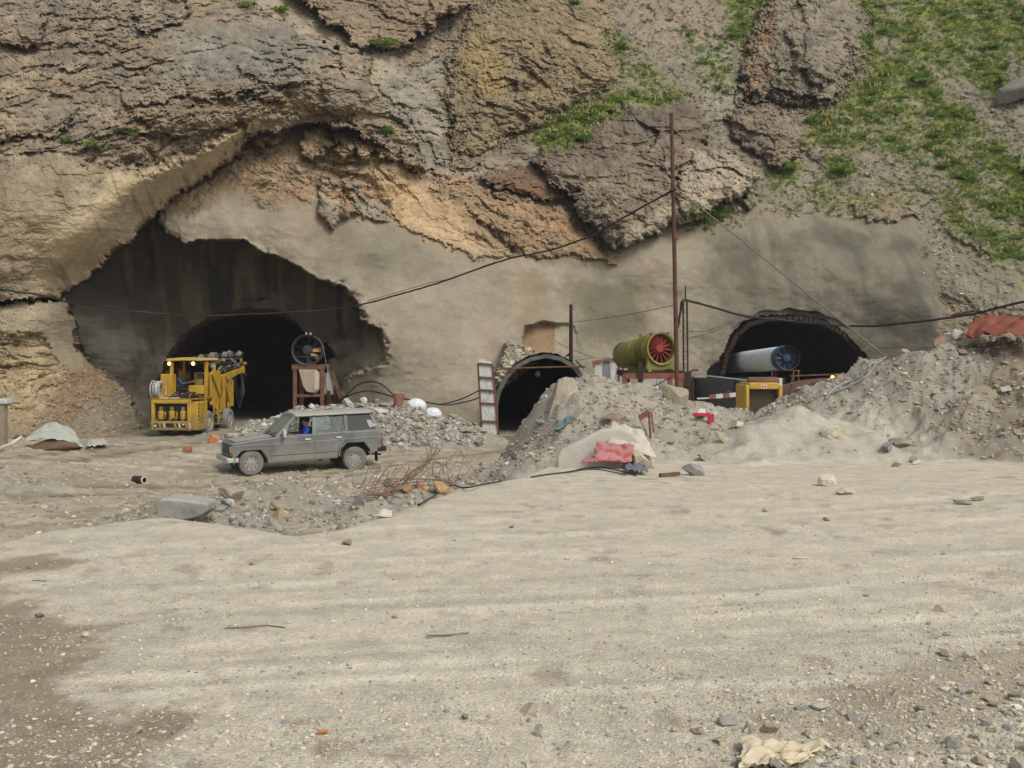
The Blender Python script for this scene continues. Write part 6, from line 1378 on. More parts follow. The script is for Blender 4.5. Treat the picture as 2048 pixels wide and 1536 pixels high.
def stone_cols(n, seed, base=((172, 162, 140), (150, 142, 126), (132, 130, 124), (190, 182, 164), (150, 128, 100), (124, 123, 119)), p=(.34, .30, .10, .14, .09, .03)):
    r = np.random.default_rng(seed + 7777); A = np.array([lin(*b) for b in base]); k = r.choice(len(base), n, p=p); return np.clip(A[k] * r.uniform(.8, 1.2, (n, 1)), .02, .85)
m_stone = mat_vcol('loose_stone', bump=.4, s1=4, s2=40, var=.2, bdist=.01)
heap_w = np.clip((ROUGH - .04) / .09, 0, 1.3) * (1 - .85 * sstep(.2, .8, H2M)) * (GPX > -150) * (GPX < 2200) * (.5 + np.clip(fbm(GX / .9, GY / .9, 3, 400) + .4, 0, 1))
r = np.random.default_rng(21)
def lump(n, weight, lo, hi, pw, name, label, seed, cols=None, fl=(.5, .95)):
    j, i = pick(weight, n, seed); s = lo * (hi / lo) ** (r.uniform(0, 1, n) ** pw); f_ = r.uniform(*fl, n)
    V_, F_, C_, _p = stones(j, i, s, f_, stone_cols(n, seed) if cols is None else cols(n, seed), seed)
    o = link_mesh(name, soup_mesh(name, V_, F_, C_), m_stone); return tag(o, label, kind='stuff')
lump(22000, heap_w + .0, .018, .115, 2.5, 'rubble', 'loose rubble covering the spoil heaps', 31)
greyc = lambda n, s: stone_cols(n, s, ((160, 155, 142), (140, 136, 126), (182, 177, 165), (150, 142, 124), (128, 125, 118)), (.34, .26, .14, .16, .10))
lump(6000, (ROUGH > .06) * (GX < -1.0) * (GY > 33) * 1.0, .05, .26, 1.9, 'crushed_rock', 'grey crushed rock of the pile behind the wagon', 32, greyc)
pit_w = ((GPX > 420) & (GPX < 1000) & (GPY > 955) & (GPY < 1075) & (PADK < .6)) * 1.0 + ((GPX < 80) & (GPX > -60) & (GPY > 935) & (GPY < 985)) * .8
lump(5000, pit_w, .022, .13, 2.1, 'rubble', 'stones and clods in the pit along the yard edge', 33, greyc)
yardc = lambda n, s: stone_cols(n, s, ((190, 181, 160), (176, 168, 148), (160, 154, 140), (204, 196, 178), (172, 156, 128), (146, 146, 142)), (.34, .28, .14, .12, .06, .06))
yard_w = PADK * (GPY < 1560) * (GPY > 950) * (GPX > -60) * (GPX < 2110) * (ROUGH < .03)
brw = sstep(0, 1, (GPX - 1150) / 900 + (GPY - 1230) / 420 - .55)
lump(16000, yard_w * sstep(960, 1200, GPY) * (.45 + .8 * brw + .8 * np.clip(n1 + .2, 0, 1) + .8 * np.clip(n3, 0, 1)), .006, .030, 1.9, 'gravel', 'fine gravel strewn over the yard', 34, yardc, fl=(.4, .8))
lump(550, yard_w * (brw ** 1.5 + .01) * sstep(1180, 1400, GPY), .018, .06, 2.0, 'gravel', 'coarse gravel at the lower right of the yard', 35, yardc, fl=(.45, .85))
road_w = (1 - PADK) * (ROUGH < .03) * (GPX > -60) * (GPX < 1080) * (GY < 46) * (GPY > 830) * (1.0 - .8 * rutl)
lump(2500, road_w, .03, .12, 2.2, 'gravel', 'stones scattered over the haul road', 36)
# the largest loose stones are objects of their own
protos = []
for k in range(8):
    me = rock_mesh(200 + k, 8, .06); me.materials.append(rock_mat([(172, 164, 146), (140, 136, 126), (156, 140, 114), (188, 182, 168), (130, 127, 118), (164, 150, 124), (152, 149, 140), (178, 158, 128)][k])); protos.append(me)
todo = []
def name_all():
    by = {}
    for t_ in todo: by.setdefault((t_[1], t_[2]), []).append(t_)
    for (label, group), L_ in by.items():
        xs = np.array([t_[4] for t_ in L_]); ys = np.array([t_[5] for t_ in L_]); ss = np.array([t_[6] for t_ in L_])
        fine = len(L_) > 50; xq = np.quantile(xs, [.25, .5, .75] if fine else [.33, .67]); yq = np.quantile(ys, [.2, .4, .6, .8] if fine else [.33, .67]); sq = np.median(ss)
        for o, _, _, cat, x, y, s, col in L_:
            h = (('far left', 'left', 'right', 'far right') if fine else ('left', 'middle', 'right'))[int((x > xq).sum())]; v = (('top', 'upper', 'middle', 'lower', 'bottom') if fine else ('upper', 'mid height', 'lower'))[int((y > yq).sum())]
            tag(o, '%s %s %s, %s %s part' % ('larger' if s > sq else 'smaller', col, label, v, h), cat, group)
def scatter(n, weight, lo, hi, seed, label, group, name='stone'):
    j, i = pick(weight, n, seed); rr = np.random.default_rng(seed + 999)
    for a, b_ in zip(j, i):
        s = lo * (hi / lo) ** (rr.uniform() ** 1.6); o = bpy.data.objects.new(name, protos[rr.integers(8)]); COL.objects.link(o)
        o.scale = (s * rr.uniform(.8, 1.3), s * rr.uniform(.7, 1.2), s * rr.uniform(.45, .8)); o.rotation_euler = (rr.uniform(-.3, .3), rr.uniform(-.3, .3), rr.uniform(0, 6.28))
        o.location = (GX[a, b_], GY[a, b_], GZ[a, b_] + s * .15); qx, qy = 1024 + o.location.x / o.location.y * F, HOR + (CZ - o.location.z) / o.location.y * F
        todo.append((o, label, group, 'stone', qx, qy, s, ('pale', 'grey', 'tan', 'whitish', 'dark', 'buff', 'ash grey', 'ochre')[protos.index(o.data)]))
scatter(60, heap_w * (GX < 6.5) * (GX > -.6) * (GY < 30) * (GY > 16), .10, .26, 41, 'stone on the central rubble heap', 'stones on the central rubble heap')
scatter(60, heap_w * (GX > 7.5) * (GY < 30) * (GPX < 2080), .10, .26, 42, 'stone on the right rubble heap', 'stones on the right rubble heap')
scatter(50, (ROUGH > .06) * (GX < -1.0) * (GY > 33) * 1.0, .22, .5, 43, 'stone on the pile behind the wagon', 'stones on the grey pile behind the wagon')
scatter(45, pit_w * (GPX > 400), .09, .24, 44, 'stone in the pit at the yard edge', 'stones in the pit at the yard edge')
scatter(45, yard_w * (brw + .01) * sstep(1200, 1400, GPY), .045, .10, 45, 'stone in the coarse lower right gravel', 'stones at the lower right of the yard')
scatter(16, yard_w * (GPY > 1000) * (GPY < 1480), .03, .06, 46, 'pebble on the open yard', 'pebbles on the open yard')

# ================================================================ PLANTS ON THE SLOPE
def leaf_tuft(r, n_leaf, size, spread=1.0):
    V_ = []; F_ = []
    for k in range(n_leaf):
        a = r.uniform(0, 2 * math.pi); el = r.uniform(.25, 1.35); L_ = size * r.uniform(.55, 1.0); w_ = L_ * r.uniform(.22, .36)
        d = np.array([math.cos(a) * math.cos(el) * spread, math.sin(a) * math.cos(el) * spread, math.sin(el)]); s = np.array([-math.sin(a), math.cos(a), r.uniform(-.3, .3)])
        b0 = np.array([r.normal() * size * .22, r.normal() * size * .22, 0]); m = b0 + d * L_ * .55; t = b0 + d * L_ + np.array([0, 0, -L_ * r.uniform(.05, .35)])
        i = len(V_); V_ += [b0, m - s * w_ * .5, m + s * w_ * .5, t]; F_ += [(i, i + 1, i + 2), (i + 1, i + 3, i + 2)]
    return np.array(V_), np.array(F_)
def flower_spikes(r, n, size):
    V_ = []; F_ = []
    for k in range(n):
        b0 = np.array([r.normal() * size * .3, r.normal() * size * .3, size * r.uniform(.55, .8)]); h_ = size * r.uniform(.25, .45); w_ = size * r.uniform(.07, .12)
        for a in (0, 1.05, 2.1):
            s = np.array([math.cos(a), math.sin(a), 0]) * w_; i = len(V_); V_ += [b0 - s, b0 + s, b0 + s * .3 + [0, 0, h_], b0 - s * .3 + [0, 0, h_]]; F_ += [(i, i + 1, i + 2), (i, i + 2, i + 3)]
    return np.array(V_), np.array(F_)
def mat_leaf(name):
    m = bpy.data.materials.new(name); m.use_nodes = True; t = m.node_tree; b = t.nodes['Principled BSDF']; b.inputs['Roughness'].default_value = .6; b.inputs['Specular IOR Level'].default_value = .25
    at = t.nodes.new('ShaderNodeAttribute'); at.attribute_name = 'albedo'; t.links.new(at.outputs['Color'], b.inputs['Base Color'])
    tl = t.nodes.new('ShaderNodeBsdfTranslucent'); t.links.new(at.outputs['Color'], tl.inputs['Color']); mx = t.nodes.new('ShaderNodeMixShader'); mx.inputs[0].default_value = .5
    t.links.new(b.outputs[0], mx.inputs[1]); t.links.new(tl.outputs[0], mx.inputs[2]); t.links.new(mx.outputs[0], t.nodes['Material Output'].inputs['Surface']); return m
m_leaf = mat_leaf('leaf'); m_blossom = mat_pbr('pale_yellow_blossom', (.50, .42, .16), .8, var=.3, scale=20)
surf = np.stack([CX, CY, CZz], -1)
vis = (PX > -10) & (PX < 2070) & (PY > -20) & (PY < 520)
TV = [leaf_tuft(np.random.default_rng(500 + k), 11, 1.0) for k in range(8)]
def tufts(n, weight, lo, hi, seed, name, label, palette):
    rr = np.random.default_rng(seed + 999); j, i = pick(weight, n, seed); Vs = []; Fs = []; Cs = []; b = 0
    for a, c in zip(j, i):
        v, f_ = TV[rr.integers(8)]; s = rr.uniform(lo, hi); th = rr.uniform(0, 6.28); co, si = math.cos(th), math.sin(th)
        q = np.stack([v[:, 0] * co - v[:, 1] * si, v[:, 0] * si + v[:, 1] * co, v[:, 2]], 1) * s + surf[a, c] + np.array([rr.normal() * .05, -.10, rr.normal() * .05 - .03])
        Vs.append(q); Fs.append(f_ + b); b += len(v); col = np.array(lin(*palette[rr.integers(len(palette))])) * rr.uniform(.75, 1.25); Cs.append(np.tile(col, (len(v), 1)) * rr.uniform(.85, 1.15, (len(v), 1)))
    o = link_mesh(name, soup_mesh(name, np.concatenate(Vs), np.concatenate(Fs), np.concatenate(Cs)), m_leaf); return tag(o, label, kind='stuff')
GR = [(120, 146, 66), (136, 154, 72), (106, 136, 68), (146, 156, 82), (112, 140, 72), (152, 150, 88), (140, 150, 82)]
gw = GREEN * vis
tufts(12500, np.clip(gw * 1.15, 0, 1) + 1e-9, .09, .25, 51, 'ground_cover', 'green herbs and grass covering the slope', GR)
tufts(900, vis * (z_hill > .4) * (GREEN < .25) * 1.0 + 1e-9, .10, .24, 52, 'ground_cover', 'sparse dry herbs between the stones of the slope', [(104, 112, 66), (92, 104, 60), (120, 118, 76)])
pp = []
for k in range(6):
    rr = np.random.default_rng(600 + k); v, f_ = leaf_tuft(rr, 26, 1.0, 1.1); me = soup_mesh('foliage', v, f_, np.tile(np.array(lin(*GR[k % 5])), (len(v), 1)) * rr.uniform(.8, 1.2, (len(v), 1))); me.materials.append(m_leaf)
    v2, f2 = flower_spikes(rr, 5, 1.0); me2 = soup_mesh('flower_head', v2, f2); me2.materials.append(m_blossom); pp.append((me, me2))
def plants(n, weight, lo, hi, seed, label, group, flower=.6, cat='plant'):
    rr = np.random.default_rng(seed + 999); j, i = pick(weight + 1e-12, n, seed)
    for a, c in zip(j, i):
        o = thing('leafy_plant', None, None, tuple(surf[a, c] + np.array([0, -.12, -.04])), rr.uniform(0, 6.28)); s = rr.uniform(lo, hi); todo.append((o, label, group, cat, PX[a, c], PY[a, c], s, 'yellow flowered' if flower > 0 else 'green leafy')); o.scale = (s, s, s * rr.uniform(.7, 1.0))
        f_, h_ = pp[rr.integers(6)]
        q = bpy.data.objects.new('foliage', f_); COL.objects.link(q); q.parent = o; q['kind'] = 'stuff'
        if flower > 0: q = bpy.data.objects.new('flower_head', h_); COL.objects.link(q); q.parent = o; q['kind'] = 'stuff'
fl_w = np.clip(gw - .25, 0, 1)
plants(120, fl_w * (PX > 1560), .40, .75, 61, 'plant on the right slope', 'flowering plants on the right slope')
plants(60, fl_w * (PX > 1560), .40, .8, 62, 'plant without flowers on the right slope', 'leafy plants on the right slope', 0)
plants(34, fl_w * (PX < 1420) * (PX > 1050) * (PY > 170), .35, .65, 63, 'plant on the ledge above the dark boulder', 'flowering plants on the ledge above the boulder')
plants(26, gw * (PX > 1340) * (PX < 1560) * (PY < 200), .4, .75, 64, 'plant on the scree left of the dark crag', 'plants on the scree by the crag', 0)
for k, (px, py, lab) in enumerate(((765, 92, 'bush growing in the crevice under the upper overhang'), (268, 268, 'green tuft on the ledge above the tan overhang'), (135, 282, 'small green tuft at the left of the tan overhang'), (188, 290, 'second small green tuft left of the ledge tuft'),
        (778, 262, 'green tuft above the row of boulders over the apron'), (492, 14, 'small green plant at the top of the pale scree chute'), (560, 22, 'broad green plant beside the rock at the top edge'), (1432, 432, 'dark green bush below the dark boulder beside the pole'),
        (1438, 418, 'flowering plant right behind the dark green bush below the boulder'), (1240, 95, 'green bush at the edge of the bedded rock face'), (1150, 5, 'green tuft at the top edge above the bedded rock face'), (1680, 345, 'large green shrub in the middle of the slope'), (1568, 340, 'green shrub under the small brown boulder'), (1835, 165, 'olive shrub high on the right slope'))):
    a, c = np.searchsorted(gy, py), np.searchsorted(gx, px); o = thing('shrub', lab, 'shrub', tuple(surf[a, c] + np.array([0, -.15, -.1])), k); s = (.9, .5, .4, .45, .5, .5, .6, .85, .6, .8, .5, 1.1, .9, 1.1)[k]; o.scale = (s * 1.2, s, s * .8)
    for e in range(2):
        q = bpy.data.objects.new('foliage', pp[(k + e) % 6][0]); COL.objects.link(q); q.parent = o; q['kind'] = 'stuff'; q.rotation_euler = (0, 0, e * 1.3); q.location = (.1 * e, 0, .1 * e)
    if k == 8: q = bpy.data.objects.new('flower_head', pp[2][1]); COL.objects.link(q); q.parent = o; q['kind'] = 'stuff'
name_all()
# stones lying on the scree and on top of the small tunnel
def face_stones(n, weight, lo, hi, seed, name, label, cols=None):
    j, i = pick(weight + 1e-12, n, seed); rr = np.random.default_rng(seed + 999)
    global GX, GY, GZ
    sv_ = (GX, GY, GZ); GX, GY, GZ = CX, CY, CZz
    s = lo * (hi / lo) ** (rr.uniform(0, 1, n) ** 1.8); V_, F_, C_, _ = stones(j, i, s, rr.uniform(.5, .95, n), (cols or stone_cols)(n, seed), seed); GX, GY, GZ = sv_
    return tag(link_mesh(name, soup_mesh(name, V_, F_, C_), m_stone), label, kind='stuff')
vis2 = (PX > -20) & (PX < 2070) & (PY > -15)
face_stones(3600, vis2 * (PY < 620) * np.clip(z_hill + .8 * z_chute, 0, 1) * (1 - .7 * GREEN), .05, .26, 71, 'scree', 'loose stones of the scree slope')
face_stones(900, sstep(0, 6, sdf([(990,770),(994,728),(1008,700),(1030,688),(1050,690),(1070,705),(1076,722),(1060,735),(1012,775)], PX, PY)), .08, .30, 72, 'rubble', 'rubble piled on top of the small tunnel ring')
face_stones(2200, vis2 * z_talus, .035, .15, 73, 'rubble', 'earthy rubble at the foot of the left rock', lambda n, s: stone_cols(n, s, ((156, 138, 110), (136, 118, 92), (146, 130, 108), (170, 152, 124)), (.3, .3, .25, .15)))

# ================================================================ TARPAULINS, SACKS AND OTHER LITTER
def cloth(name, label, cat, quad, n=(18, 12), fold=.06, sag=0.0, mat=None, seed=1, group=None, lift=None, thick=.008, edge=.08):
    a, b_, c, d = [Vector(q) for q in quad]; V_ = []; F_ = []
    nx, ny = n; U_, W_ = np.meshgrid(np.linspace(0, 1, nx), np.linspace(0, 1, ny)); N_ = fold * (ridged(U_ * 3 + seed + .5 * W_, W_ * 2.2 + U_, 4, seed, .6) + .6 * fbm(U_ * 7, W_ * 6 + seed, 3, seed + 5)); E_ = edge * fbm(U_ * 4, W_ * 4, 3, seed + 9)
    nn = (b_ - a).cross(d - a).normalized()
    if nn.y > 0: nn = -nn
    for i in range(ny):
        for j in range(nx):
            s, t = U_[i, j] + E_[i, j] * .5, W_[i, j] + E_[i, (j + 3) % nx] * .5
            p = (a * (1 - s) + b_ * s) * (1 - t) + (d * (1 - s) + c * s) * t
            p = p + nn * float(N_[i, j]) + Vector((0, 0, (lift(s, t) if lift else 0) - sag * math.sin(math.pi * s)))
            V_.append(p)
    for i in range(ny - 1):
        for j in range(nx - 1): k = i * nx + j; F_.append((k, k + 1, k + nx + 1, k + nx))
    o = MB().add(V_, F_).build(name, mat, None, smooth=60); m_ = o.modifiers.new('thickness', 'SOLIDIFY'); m_.thickness = thick
    return tag(o, label, cat, group)
Gp = lambda px, py, dz=0.0: on_ground(px, py) + Vector((0, 0, dz))
m_canvas = mat_pbr('cream_canvas', (.50, .46, .37), .85, var=.15, scale=3, dust=.2); m_redtarp = mat_pbr('faded_red_plastic', (.36, .07, .08), .6, var=.3, scale=4, dust=.45, dustcol=(.42, .3, .26)); m_teal = mat_pbr('teal_cloth', (.07, .20, .22), .8, var=.2, dust=.3)
bg_ = on_ground(1212, 936)
block_rock('huge pale grey slab of rock with red plastic in front, on the central heap', [(1113,945),(1110,912),(1124,898),(1160,876),(1205,858),(1246,850),(1268,864),(1296,896),(1312,920),(1312,945)], bg_.y, .95, .38, mat_pbr('pale_slab', lin(178, 174, 162), .9, var=.12, scale=2, dust=.5, dustcol=(.42, .39, .33), bump=.35, bscale=7), 5, .06)
Yb = bg_.y
cloth('canvas_sheet', 'cream canvas crumpled over the right end of the huge pale slab', 'tarpaulin', [P(1214, 892, Yb - .10), P(1312, 922, Yb - .10), P(1286, 866, Yb + .25), P(1222, 846, Yb + .35)], fold=.035, mat=m_canvas, seed=3)
place_rock('flat cream slab under the right edge of the canvas', 1286, 936, 58, 26, 81, (184, 174, 146), .6, Y=Yb - .25, rot=(0, .45, 0))
cloth('red_plastic_sheet', 'crumpled red plastic sheet hanging on the front of the huge pale slab', 'sheet', [P(1186, 924, Yb - .30), P(1262, 928, Yb - .30), P(1268, 892, Yb - .12), P(1192, 886, Yb - .12)], fold=.035, mat=m_redtarp, seed=5)
cloth('red_plastic_sheet', 'pinkish end of torn red plastic on the ground left of the red sheet', 'sheet', [P(1160, 930, Yb - .36), P(1205, 926, Yb - .36), P(1212, 913, Yb - .2), P(1175, 918, Yb - .2)], fold=.025, mat=m_redtarp, seed=7)
cloth('teal_cloth', 'teal rag lying on the left flank of the central heap', 'rag', [Gp(1108, 868, .05), Gp(1122, 868, .05), Gp(1150, 842, .06), Gp(1136, 844, .06)], fold=.02, mat=m_teal, seed=9)
m_redp = mat_pbr('bright_red_plastic', (.46, .03, .05), .5, var=.15)
g_ = Gp(1413, 852, .02)
o = thing('red_crate_piece', 'bright red broken plastic piece on the heap right of the pale boulder', 'plastic piece', g_)
MB().box((-.10, 0, .16), (.34, .05, .07)).box((.09, 0, .05), (.12, .06, .26)).build('shell', m_redp, o, bevel=.01)
cloth('white_bag', 'crumpled white plastic bag above the bright red plastic piece', 'bag', [Gp(1392, 846, .04), Gp(1410, 846, .04), Gp(1408, 830, .05), Gp(1396, 830, .05)], n=(9, 8), fold=.05, mat=mat_pbr('white_plastic', (.6, .6, .6), .5), seed=11)
cloth('orange_sheet', 'dull orange scrap poking out above the huge pale slab', 'scrap', [Gp(1202, 850, .03), Gp(1240, 852, .05), Gp(1232, 838, .08), Gp(1212, 842, .06)], n=(9, 6), fold=.02, mat=mat_pbr('dull_orange', (.32, .15, .09), .8, dust=.4), seed=13)
place_rock('slanting tan stone behind the huge pale slab', 1252, 848, 34, 12, 82, (168, 156, 130), .5, rot=(0, -.6, 0))
rb_ = thing('broken_chair', 'broken reddish frame stuck in the heap right of the huge slab', 'scrap', Gp(1292, 875))
MB().beam((-.12, 0, .30), (.05, .0, .42), .03, .10).build('frame_bar', m_redox, rb_); MB().beam((.05, 0, .42), (.08, 0, -.05), .035).build('frame_bar', m_rust, rb_); MB().beam((-.12, 0, .30), (.02, -.02, .02), .06, .02).build('frame_bar', m_redox, rb_); MB().beam((.10, .03, .40), (.14, .03, .05), .03).build('frame_bar', m_redox, rb_)
place_rock('smooth grey pipe like stone lying in the hollow between the heaps', 1450, 890, 46, 16, 83, (176, 164, 140), .35, rot=(0, .5, 0))
cloth('mesh_sack', 'blue grey mesh sack lying at the heap foot right of the huge slab', 'sack', [Gp(1252, 950, .03), Gp(1296, 952, .03), Gp(1290, 936, .05), Gp(1250, 934, .05)], n=(14, 10), fold=.035, mat=mat_pbr('mottled_mesh', (.16, .17, .19), .8, var=.8, scale=28), seed=15)
tag(MB().beam(Gp(1320, 955, .03), Gp(1358, 953, .04), .06, .05).build('rusty_bar', m_rust, None), 'short rusty bar at the heap foot by the mesh sack', 'bar')
# hoses on the ground
def lay(name, label, cat, pts, r_, mat, lift_=.02, **k): return cable(name, label, cat, [Gp(*p, lift_) for p in pts], r_, mat, 8, **k)
lay('black_hose', 'black hose running down from the yard edge past the rebar', 'hose', [(836, 1017), (852, 1007), (872, 996), (900, 986), (930, 980), (965, 974), (1003, 967)], .011, m_black, .03)
lay('black_hose', 'thin black hose curving along the yard in front of the central heap', 'hose', [(1062, 957), (1100, 952), (1140, 947), (1170, 940), (1200, 938), (1235, 944), (1272, 954)], .011, m_black, .02)
lay('black_hose', 'second thin hose beside the curving hose at the heap foot', 'hose', [(1120, 949), (1160, 943), (1195, 942), (1230, 948), (1250, 953)], .009, m_black, .02)
lay('grey_hose', 'grey rope and hoses lying down the left shoulder of the right heap', 'hose', [(1772, 722), (1752, 742), (1735, 760), (1710, 772), (1685, 785), (1660, 800), (1640, 815), (1628, 826)], .02, mat_pbr('grey_hose_dusty', (.24, .25, .25), .8), .06)
lay('grey_hose', 'second grey rope beside the first on the shoulder of the right heap', 'hose', [(1768, 718), (1745, 735), (1730, 756), (1700, 772), (1672, 790), (1652, 806)], .016, mat_pbr('pale_hose_dusty', (.32, .33, .32), .8), .08)
# rusty sheet on the right heap
m_rsheet = mat_pbr('rust_red_sheet', (.20, .048, .025), .8, var=.4, scale=3, dust=.08, rust=.2)
cloth('rusty_sheet', 'crumpled rust red metal sheet on the right heap crest', 'metal sheet', [P(1930, 684, 22.4), P(2085, 688, 21.6), P(2075, 648, 22.8), P(1945, 646, 23.2)], n=(20, 12), fold=.09, mat=m_rsheet, seed=17, lift=lambda s, t: .10 * math.sin(math.pi * s))
# left tarpaulin, post, rod
gt = on_ground(115, 900)
cloth('tarpaulin', 'pale grey green tarpaulin pulled over a brown mound by the left rock', 'tarpaulin', [P(45, 886, gt.y - .1), P(168, 898, gt.y - .1), P(150, 868, gt.y + 1.0), P(70, 866, gt.y + 1.0)], n=(24, 14), fold=.05, mat=mat_pbr('grey_green_tarp', (.40, .42, .36), .7, var=.15, dust=.3), seed=19, lift=lambda s, t: .30 * math.sin(math.pi * min(max(s, 0), 1)) ** .8 * (.55 + .45 * t))
place_rock('brown mound darkened as the shaded hollow under the tarpaulin', 102, 903, 112, 24, 84, (88, 60, 38), .5, cuts=4, name='shaded_mound', cat='mound', Y=gt.y - .25)  # dark brown colour stands in for the shade below the tarpaulin edge
cloth('white_rag', 'crumpled white rag at the right tip of the tarpaulin', 'rag', [Gp(172, 900, .03), Gp(216, 896, .03), Gp(208, 884, .08), Gp(178, 886, .08)], n=(14, 8), fold=.05, mat=m_canvas, seed=23)
tag(MB().tube([Gp(-10, 908, .1), P(22, 888, gt.y - .6), P(42, 875, gt.y - .3)], .05, 6).build('pale_pole', mat_pbr('bare_wood', (.55, .50, .40), .8), None), 'pale wooden pole leaning from the left edge onto the tarpaulin', 'pole')
ps = thing('concrete_post', 'squat concrete post with a grey cap at the left edge', 'post', P(2, 893, 33)); O = ps.location
MB().box((0, 0, .62), (.30, .30, 1.35)).build('shaft', mat_pbr('brown_concrete', (.26, .20, .14), .9, var=.2), ps, bevel=.02); MB().box((.03, 0, 1.38), (.46, .4, .16)).build('cap', mat_pbr('grey_cap', (.45, .46, .47), .7, var=.2), ps, bevel=.03)
# bucket and white sacks on the grey pile
g_ = P(796, 813, 39); g_.z = gz(g_.x, g_.y) + .02
bk_ = thing('bucket', 'faded red bucket on the grey pile where the hoses meet', 'bucket', g_)
MB().lathe([(0, 0), (.15, 0), (.21, .42), (.20, .42), (.145, .02), (0, .02)], (0, 0, 0), (.08, 0, 1), 20).build('shell', mat_pbr('faded_red_bucket', (.30, .09, .07), .6, dust=.25), bk_)
MB().tube([(.2 * math.cos(a), .2 * math.sin(a), .42 - .18 * math.sin(a / 2 * 2) * 0) for a in [i * math.pi / 8 for i in range(17)]], .012, 4).build('rim', m_redox, bk_)
for k, (px, py, w_, lab) in enumerate(((832, 826, 36, 'white plastic sack on the grey pile, the one nearer the red bucket'), (865, 828, 34, 'white plastic sack on the grey pile, the one nearer the gate leaf'))):
    g_ = P(px, py, 39); g_.z = gz(g_.x, g_.y) - .05; r_ = w_ / 2 / F * 39
    V_, F_ = ICO3; q = V_ * (1 + .12 * ridged(V_[:, 0] * 2 + k, V_[:, 1] * 2 + V_[:, 2] * 2, 3, 90 + k)[:, None]); me = soup_mesh('sack', q * np.array([r_, r_ * .8, r_ * .72]), F_, None, True); me.materials.append(mat_pbr('white_sack_%d' % k, (.66, .66, .68), .5, var=.1, scale=6)); o = bpy.data.objects.new('plastic_sack', me); COL.objects.link(o); o.location = g_ + Vector((0, 0, r_ * .3)); tag(o, lab, 'sack')
# rebar tangle
rt = thing('rebar_tangle', 'tangle of thin rusty reinforcing bars sticking out of the yard edge', 'rebar', Gp(790, 1000)); O = rt.location; Yr = O.y + .5
rr = random.Random(5); m_rebar = mat_pbr('rusty_rebar', (.20, .115, .075), .9, var=.3)
def bar(pts, r_=.0075): MB().tube(spline([P(x, y, Yr + dy) - O for x, y, dy in pts], 5), r_, 5).build('bar', m_rebar, rt)
for k in range(7): j = lambda s=5: rr.uniform(-s, s); bar([(765 + j(14), 990 + j(9), .1 * j(1)), (798 + j(7), 968 + j(6), .1 * j(1)), (832 + j(7), 944 + j(5), .1 * j(1)), (858 + j(8), 920 + j(6), .1), (870 + j(12), 898 + j(9), .1)], .006)
for k in range(14):
    x = 706 + k * 8; bar([(x, 1000 + rr.uniform(-10, 10), 0), (x + 20, 968 + rr.uniform(-8, 8), .2), (x + 38 + rr.uniform(-8, 8), 940 + rr.uniform(-14, 6), .3)], .005)
for k in range(13):
    x = 850 + k * 7; s = rr.uniform(-22, 22); bar([(x + rr.uniform(-20, 20), 968 + rr.uniform(-6, 8), .3), (x + s, 948 + rr.uniform(-10, 6), .35), (x + s * .4, 928 + rr.uniform(-8, 10), .4), (x - s * .6 + rr.uniform(-10, 10), 905 + rr.uniform(-10, 24), .45)], .005)
for k in range(12): x = 730 + k * 5; bar([(x, 978 + k, -.1), (x + 22, 998 + k * .8, -.2), (x + 34 + rr.uniform(-5, 5), 1024 - rr.uniform(0, 8), -.3)], .006)
for k in range(9): y = 985 + k * 5; bar([(722 + k * 4, y, -.1), (755 + k * 5, y + 2 + rr.uniform(-3, 3), -.2), (785 + k * 5, y + 10, -.3)], .006)
for k in range(8): y = 958 + k * 4; bar([(700 + k * 12, y + 14, .1), (780 + k * 14, y, .3), (850 + k * 13, y - 2 + rr.uniform(-6, 6), .5), (905 + k * 4, y + 4, .6)], .005)
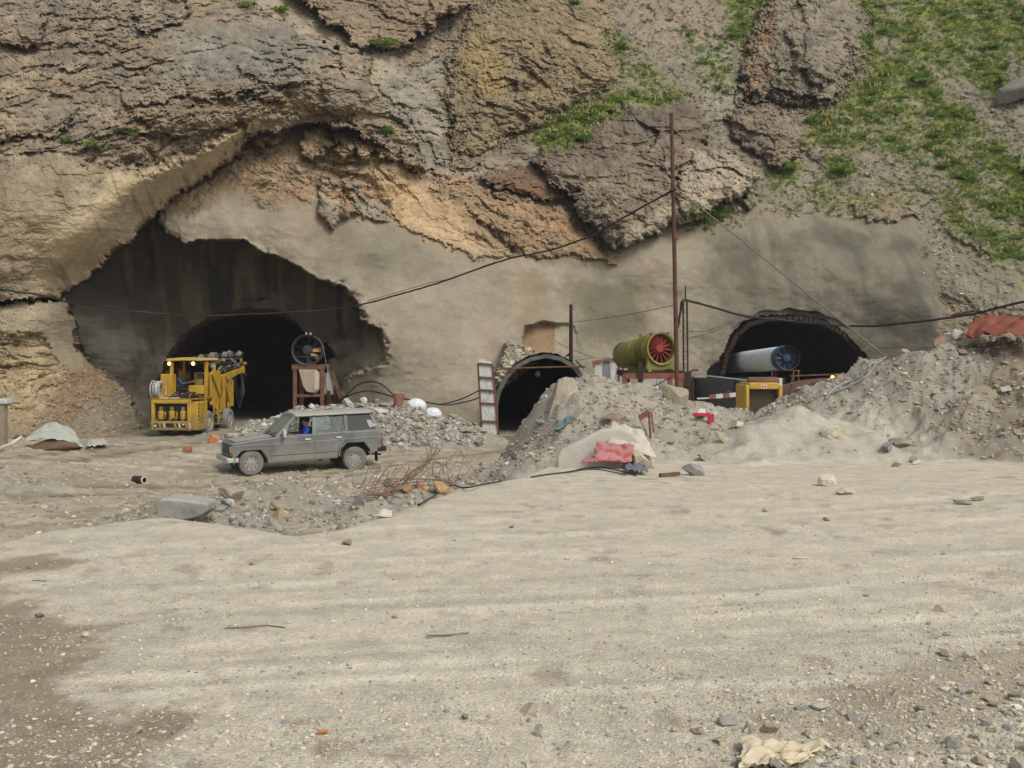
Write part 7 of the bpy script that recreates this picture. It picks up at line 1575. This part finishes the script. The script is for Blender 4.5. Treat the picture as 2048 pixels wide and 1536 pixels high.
# things lying on the yard
o = cloth('burlap_rag', 'cream rag lying crumpled at the bottom edge of the yard', 'rag', [Gp(1480, 1552, .01), Gp(1620, 1536, .01), Gp(1662, 1502, .015), Gp(1482, 1496, .02)], n=(46, 26), fold=.018, edge=.22, mat=mat_pbr('cream_rag', (.58, .50, .34), .85, var=.12, scale=8), seed=29, thick=.004)
sl = thing('flat_slab', 'thin pale grey plank shaped stone with a twig on the open yard', 'slab', Gp(875, 1282)); k = sl.location.y / F
MB().prism([(-20 * k, 0), (30 * k, .04), (10 * k, .11), (-18 * k, .10)], .0, .025, 'xy').build('slab_plate', rock_mat((176, 170, 156)), sl, bevel=.004); MB().tube([(-18 * k, -.005, .02), (20 * k, .02, .015), (62 * k, .09, .012)], .004, 5).build('twig', m_wood, sl)
g_ = Gp(645, 1471, .012); tag(MB().tube([g_ + Vector((-.024, 0, 0)), g_ + Vector((.012, .005, .003)), g_ + Vector((.026, .012, .006))], [.0085, .0085, .005], 8).build('carrot_stub', mat_pbr('orange_stub', (.45, .17, .05), .7), None), 'small orange stub lying near the bottom of the yard', 'litter')
g_ = Gp(1602, 1122, .012); tag(MB().box(g_, (.085 * 1.6, .03, .012), (0, .03, .08)).build('wood_chip', mat_pbr('pale_chip', (.56, .46, .34), .8), None, bevel=.004), 'pale wood chip lying flat right of the yard centre', 'wood chip')
lay('twig', 'long thin twig on the left half of the yard', 'twig', [(450, 1260), (490, 1257), (530, 1255), (570, 1258)], .004, m_wood, .006)
lay('twig', 'short twig on the upper left of the yard', 'twig', [(65, 1163), (80, 1164), (93, 1165)], .004, m_wood, .006)
pc = thing('pipe_offcut', 'short dark pipe offcut with a pale end on the muddy road', 'pipe', Gp(282, 967, .09))
MB().lathe([(.07, 0), (.10, 0), (.10, .34), (.07, .34)], (-.17, 0, 0), (1, -.5, 0), 16, closed=True).build('pipe_wall', m_rustdark, pc); MB().lathe([(.07, 0), (.105, 0), (.105, .03), (.07, .03)], (.12, -.145, 0), (1, -.5, 0), 16, closed=True).build('end_ring', m_canvas, pc)

# ================================================================ DUSTY AIR
hx = max(abs(CX).max(), abs(GX).max()) + 3; hy = max(CY.max(), GY.max()) + 5; hb_ = min(GZ.min(), CZz.min()) - 1.2; ht = CZz.max() + 2
hz = MB().box((0, (hy - 8) / 2, (hb_ + ht) / 2), (2 * hx, hy + 8, ht - hb_)).build('haze', None, None, smooth=0)
m_h = bpy.data.materials.new('dusty_air'); m_h.use_nodes = True; N = m_h.node_tree.nodes; N.remove(N['Principled BSDF'])
pv = N.new('ShaderNodeVolumePrincipled'); pv.inputs['Color'].default_value = (.95, .97, 1.0, 1); pv.inputs['Density'].default_value = .0005; pv.inputs['Anisotropy'].default_value = .2
m_h.node_tree.links.new(pv.outputs[0], N['Material Output'].inputs['Volume']); hz.data.materials.append(m_h)
tag(hz, 'thin dusty air over the site', kind='stuff')
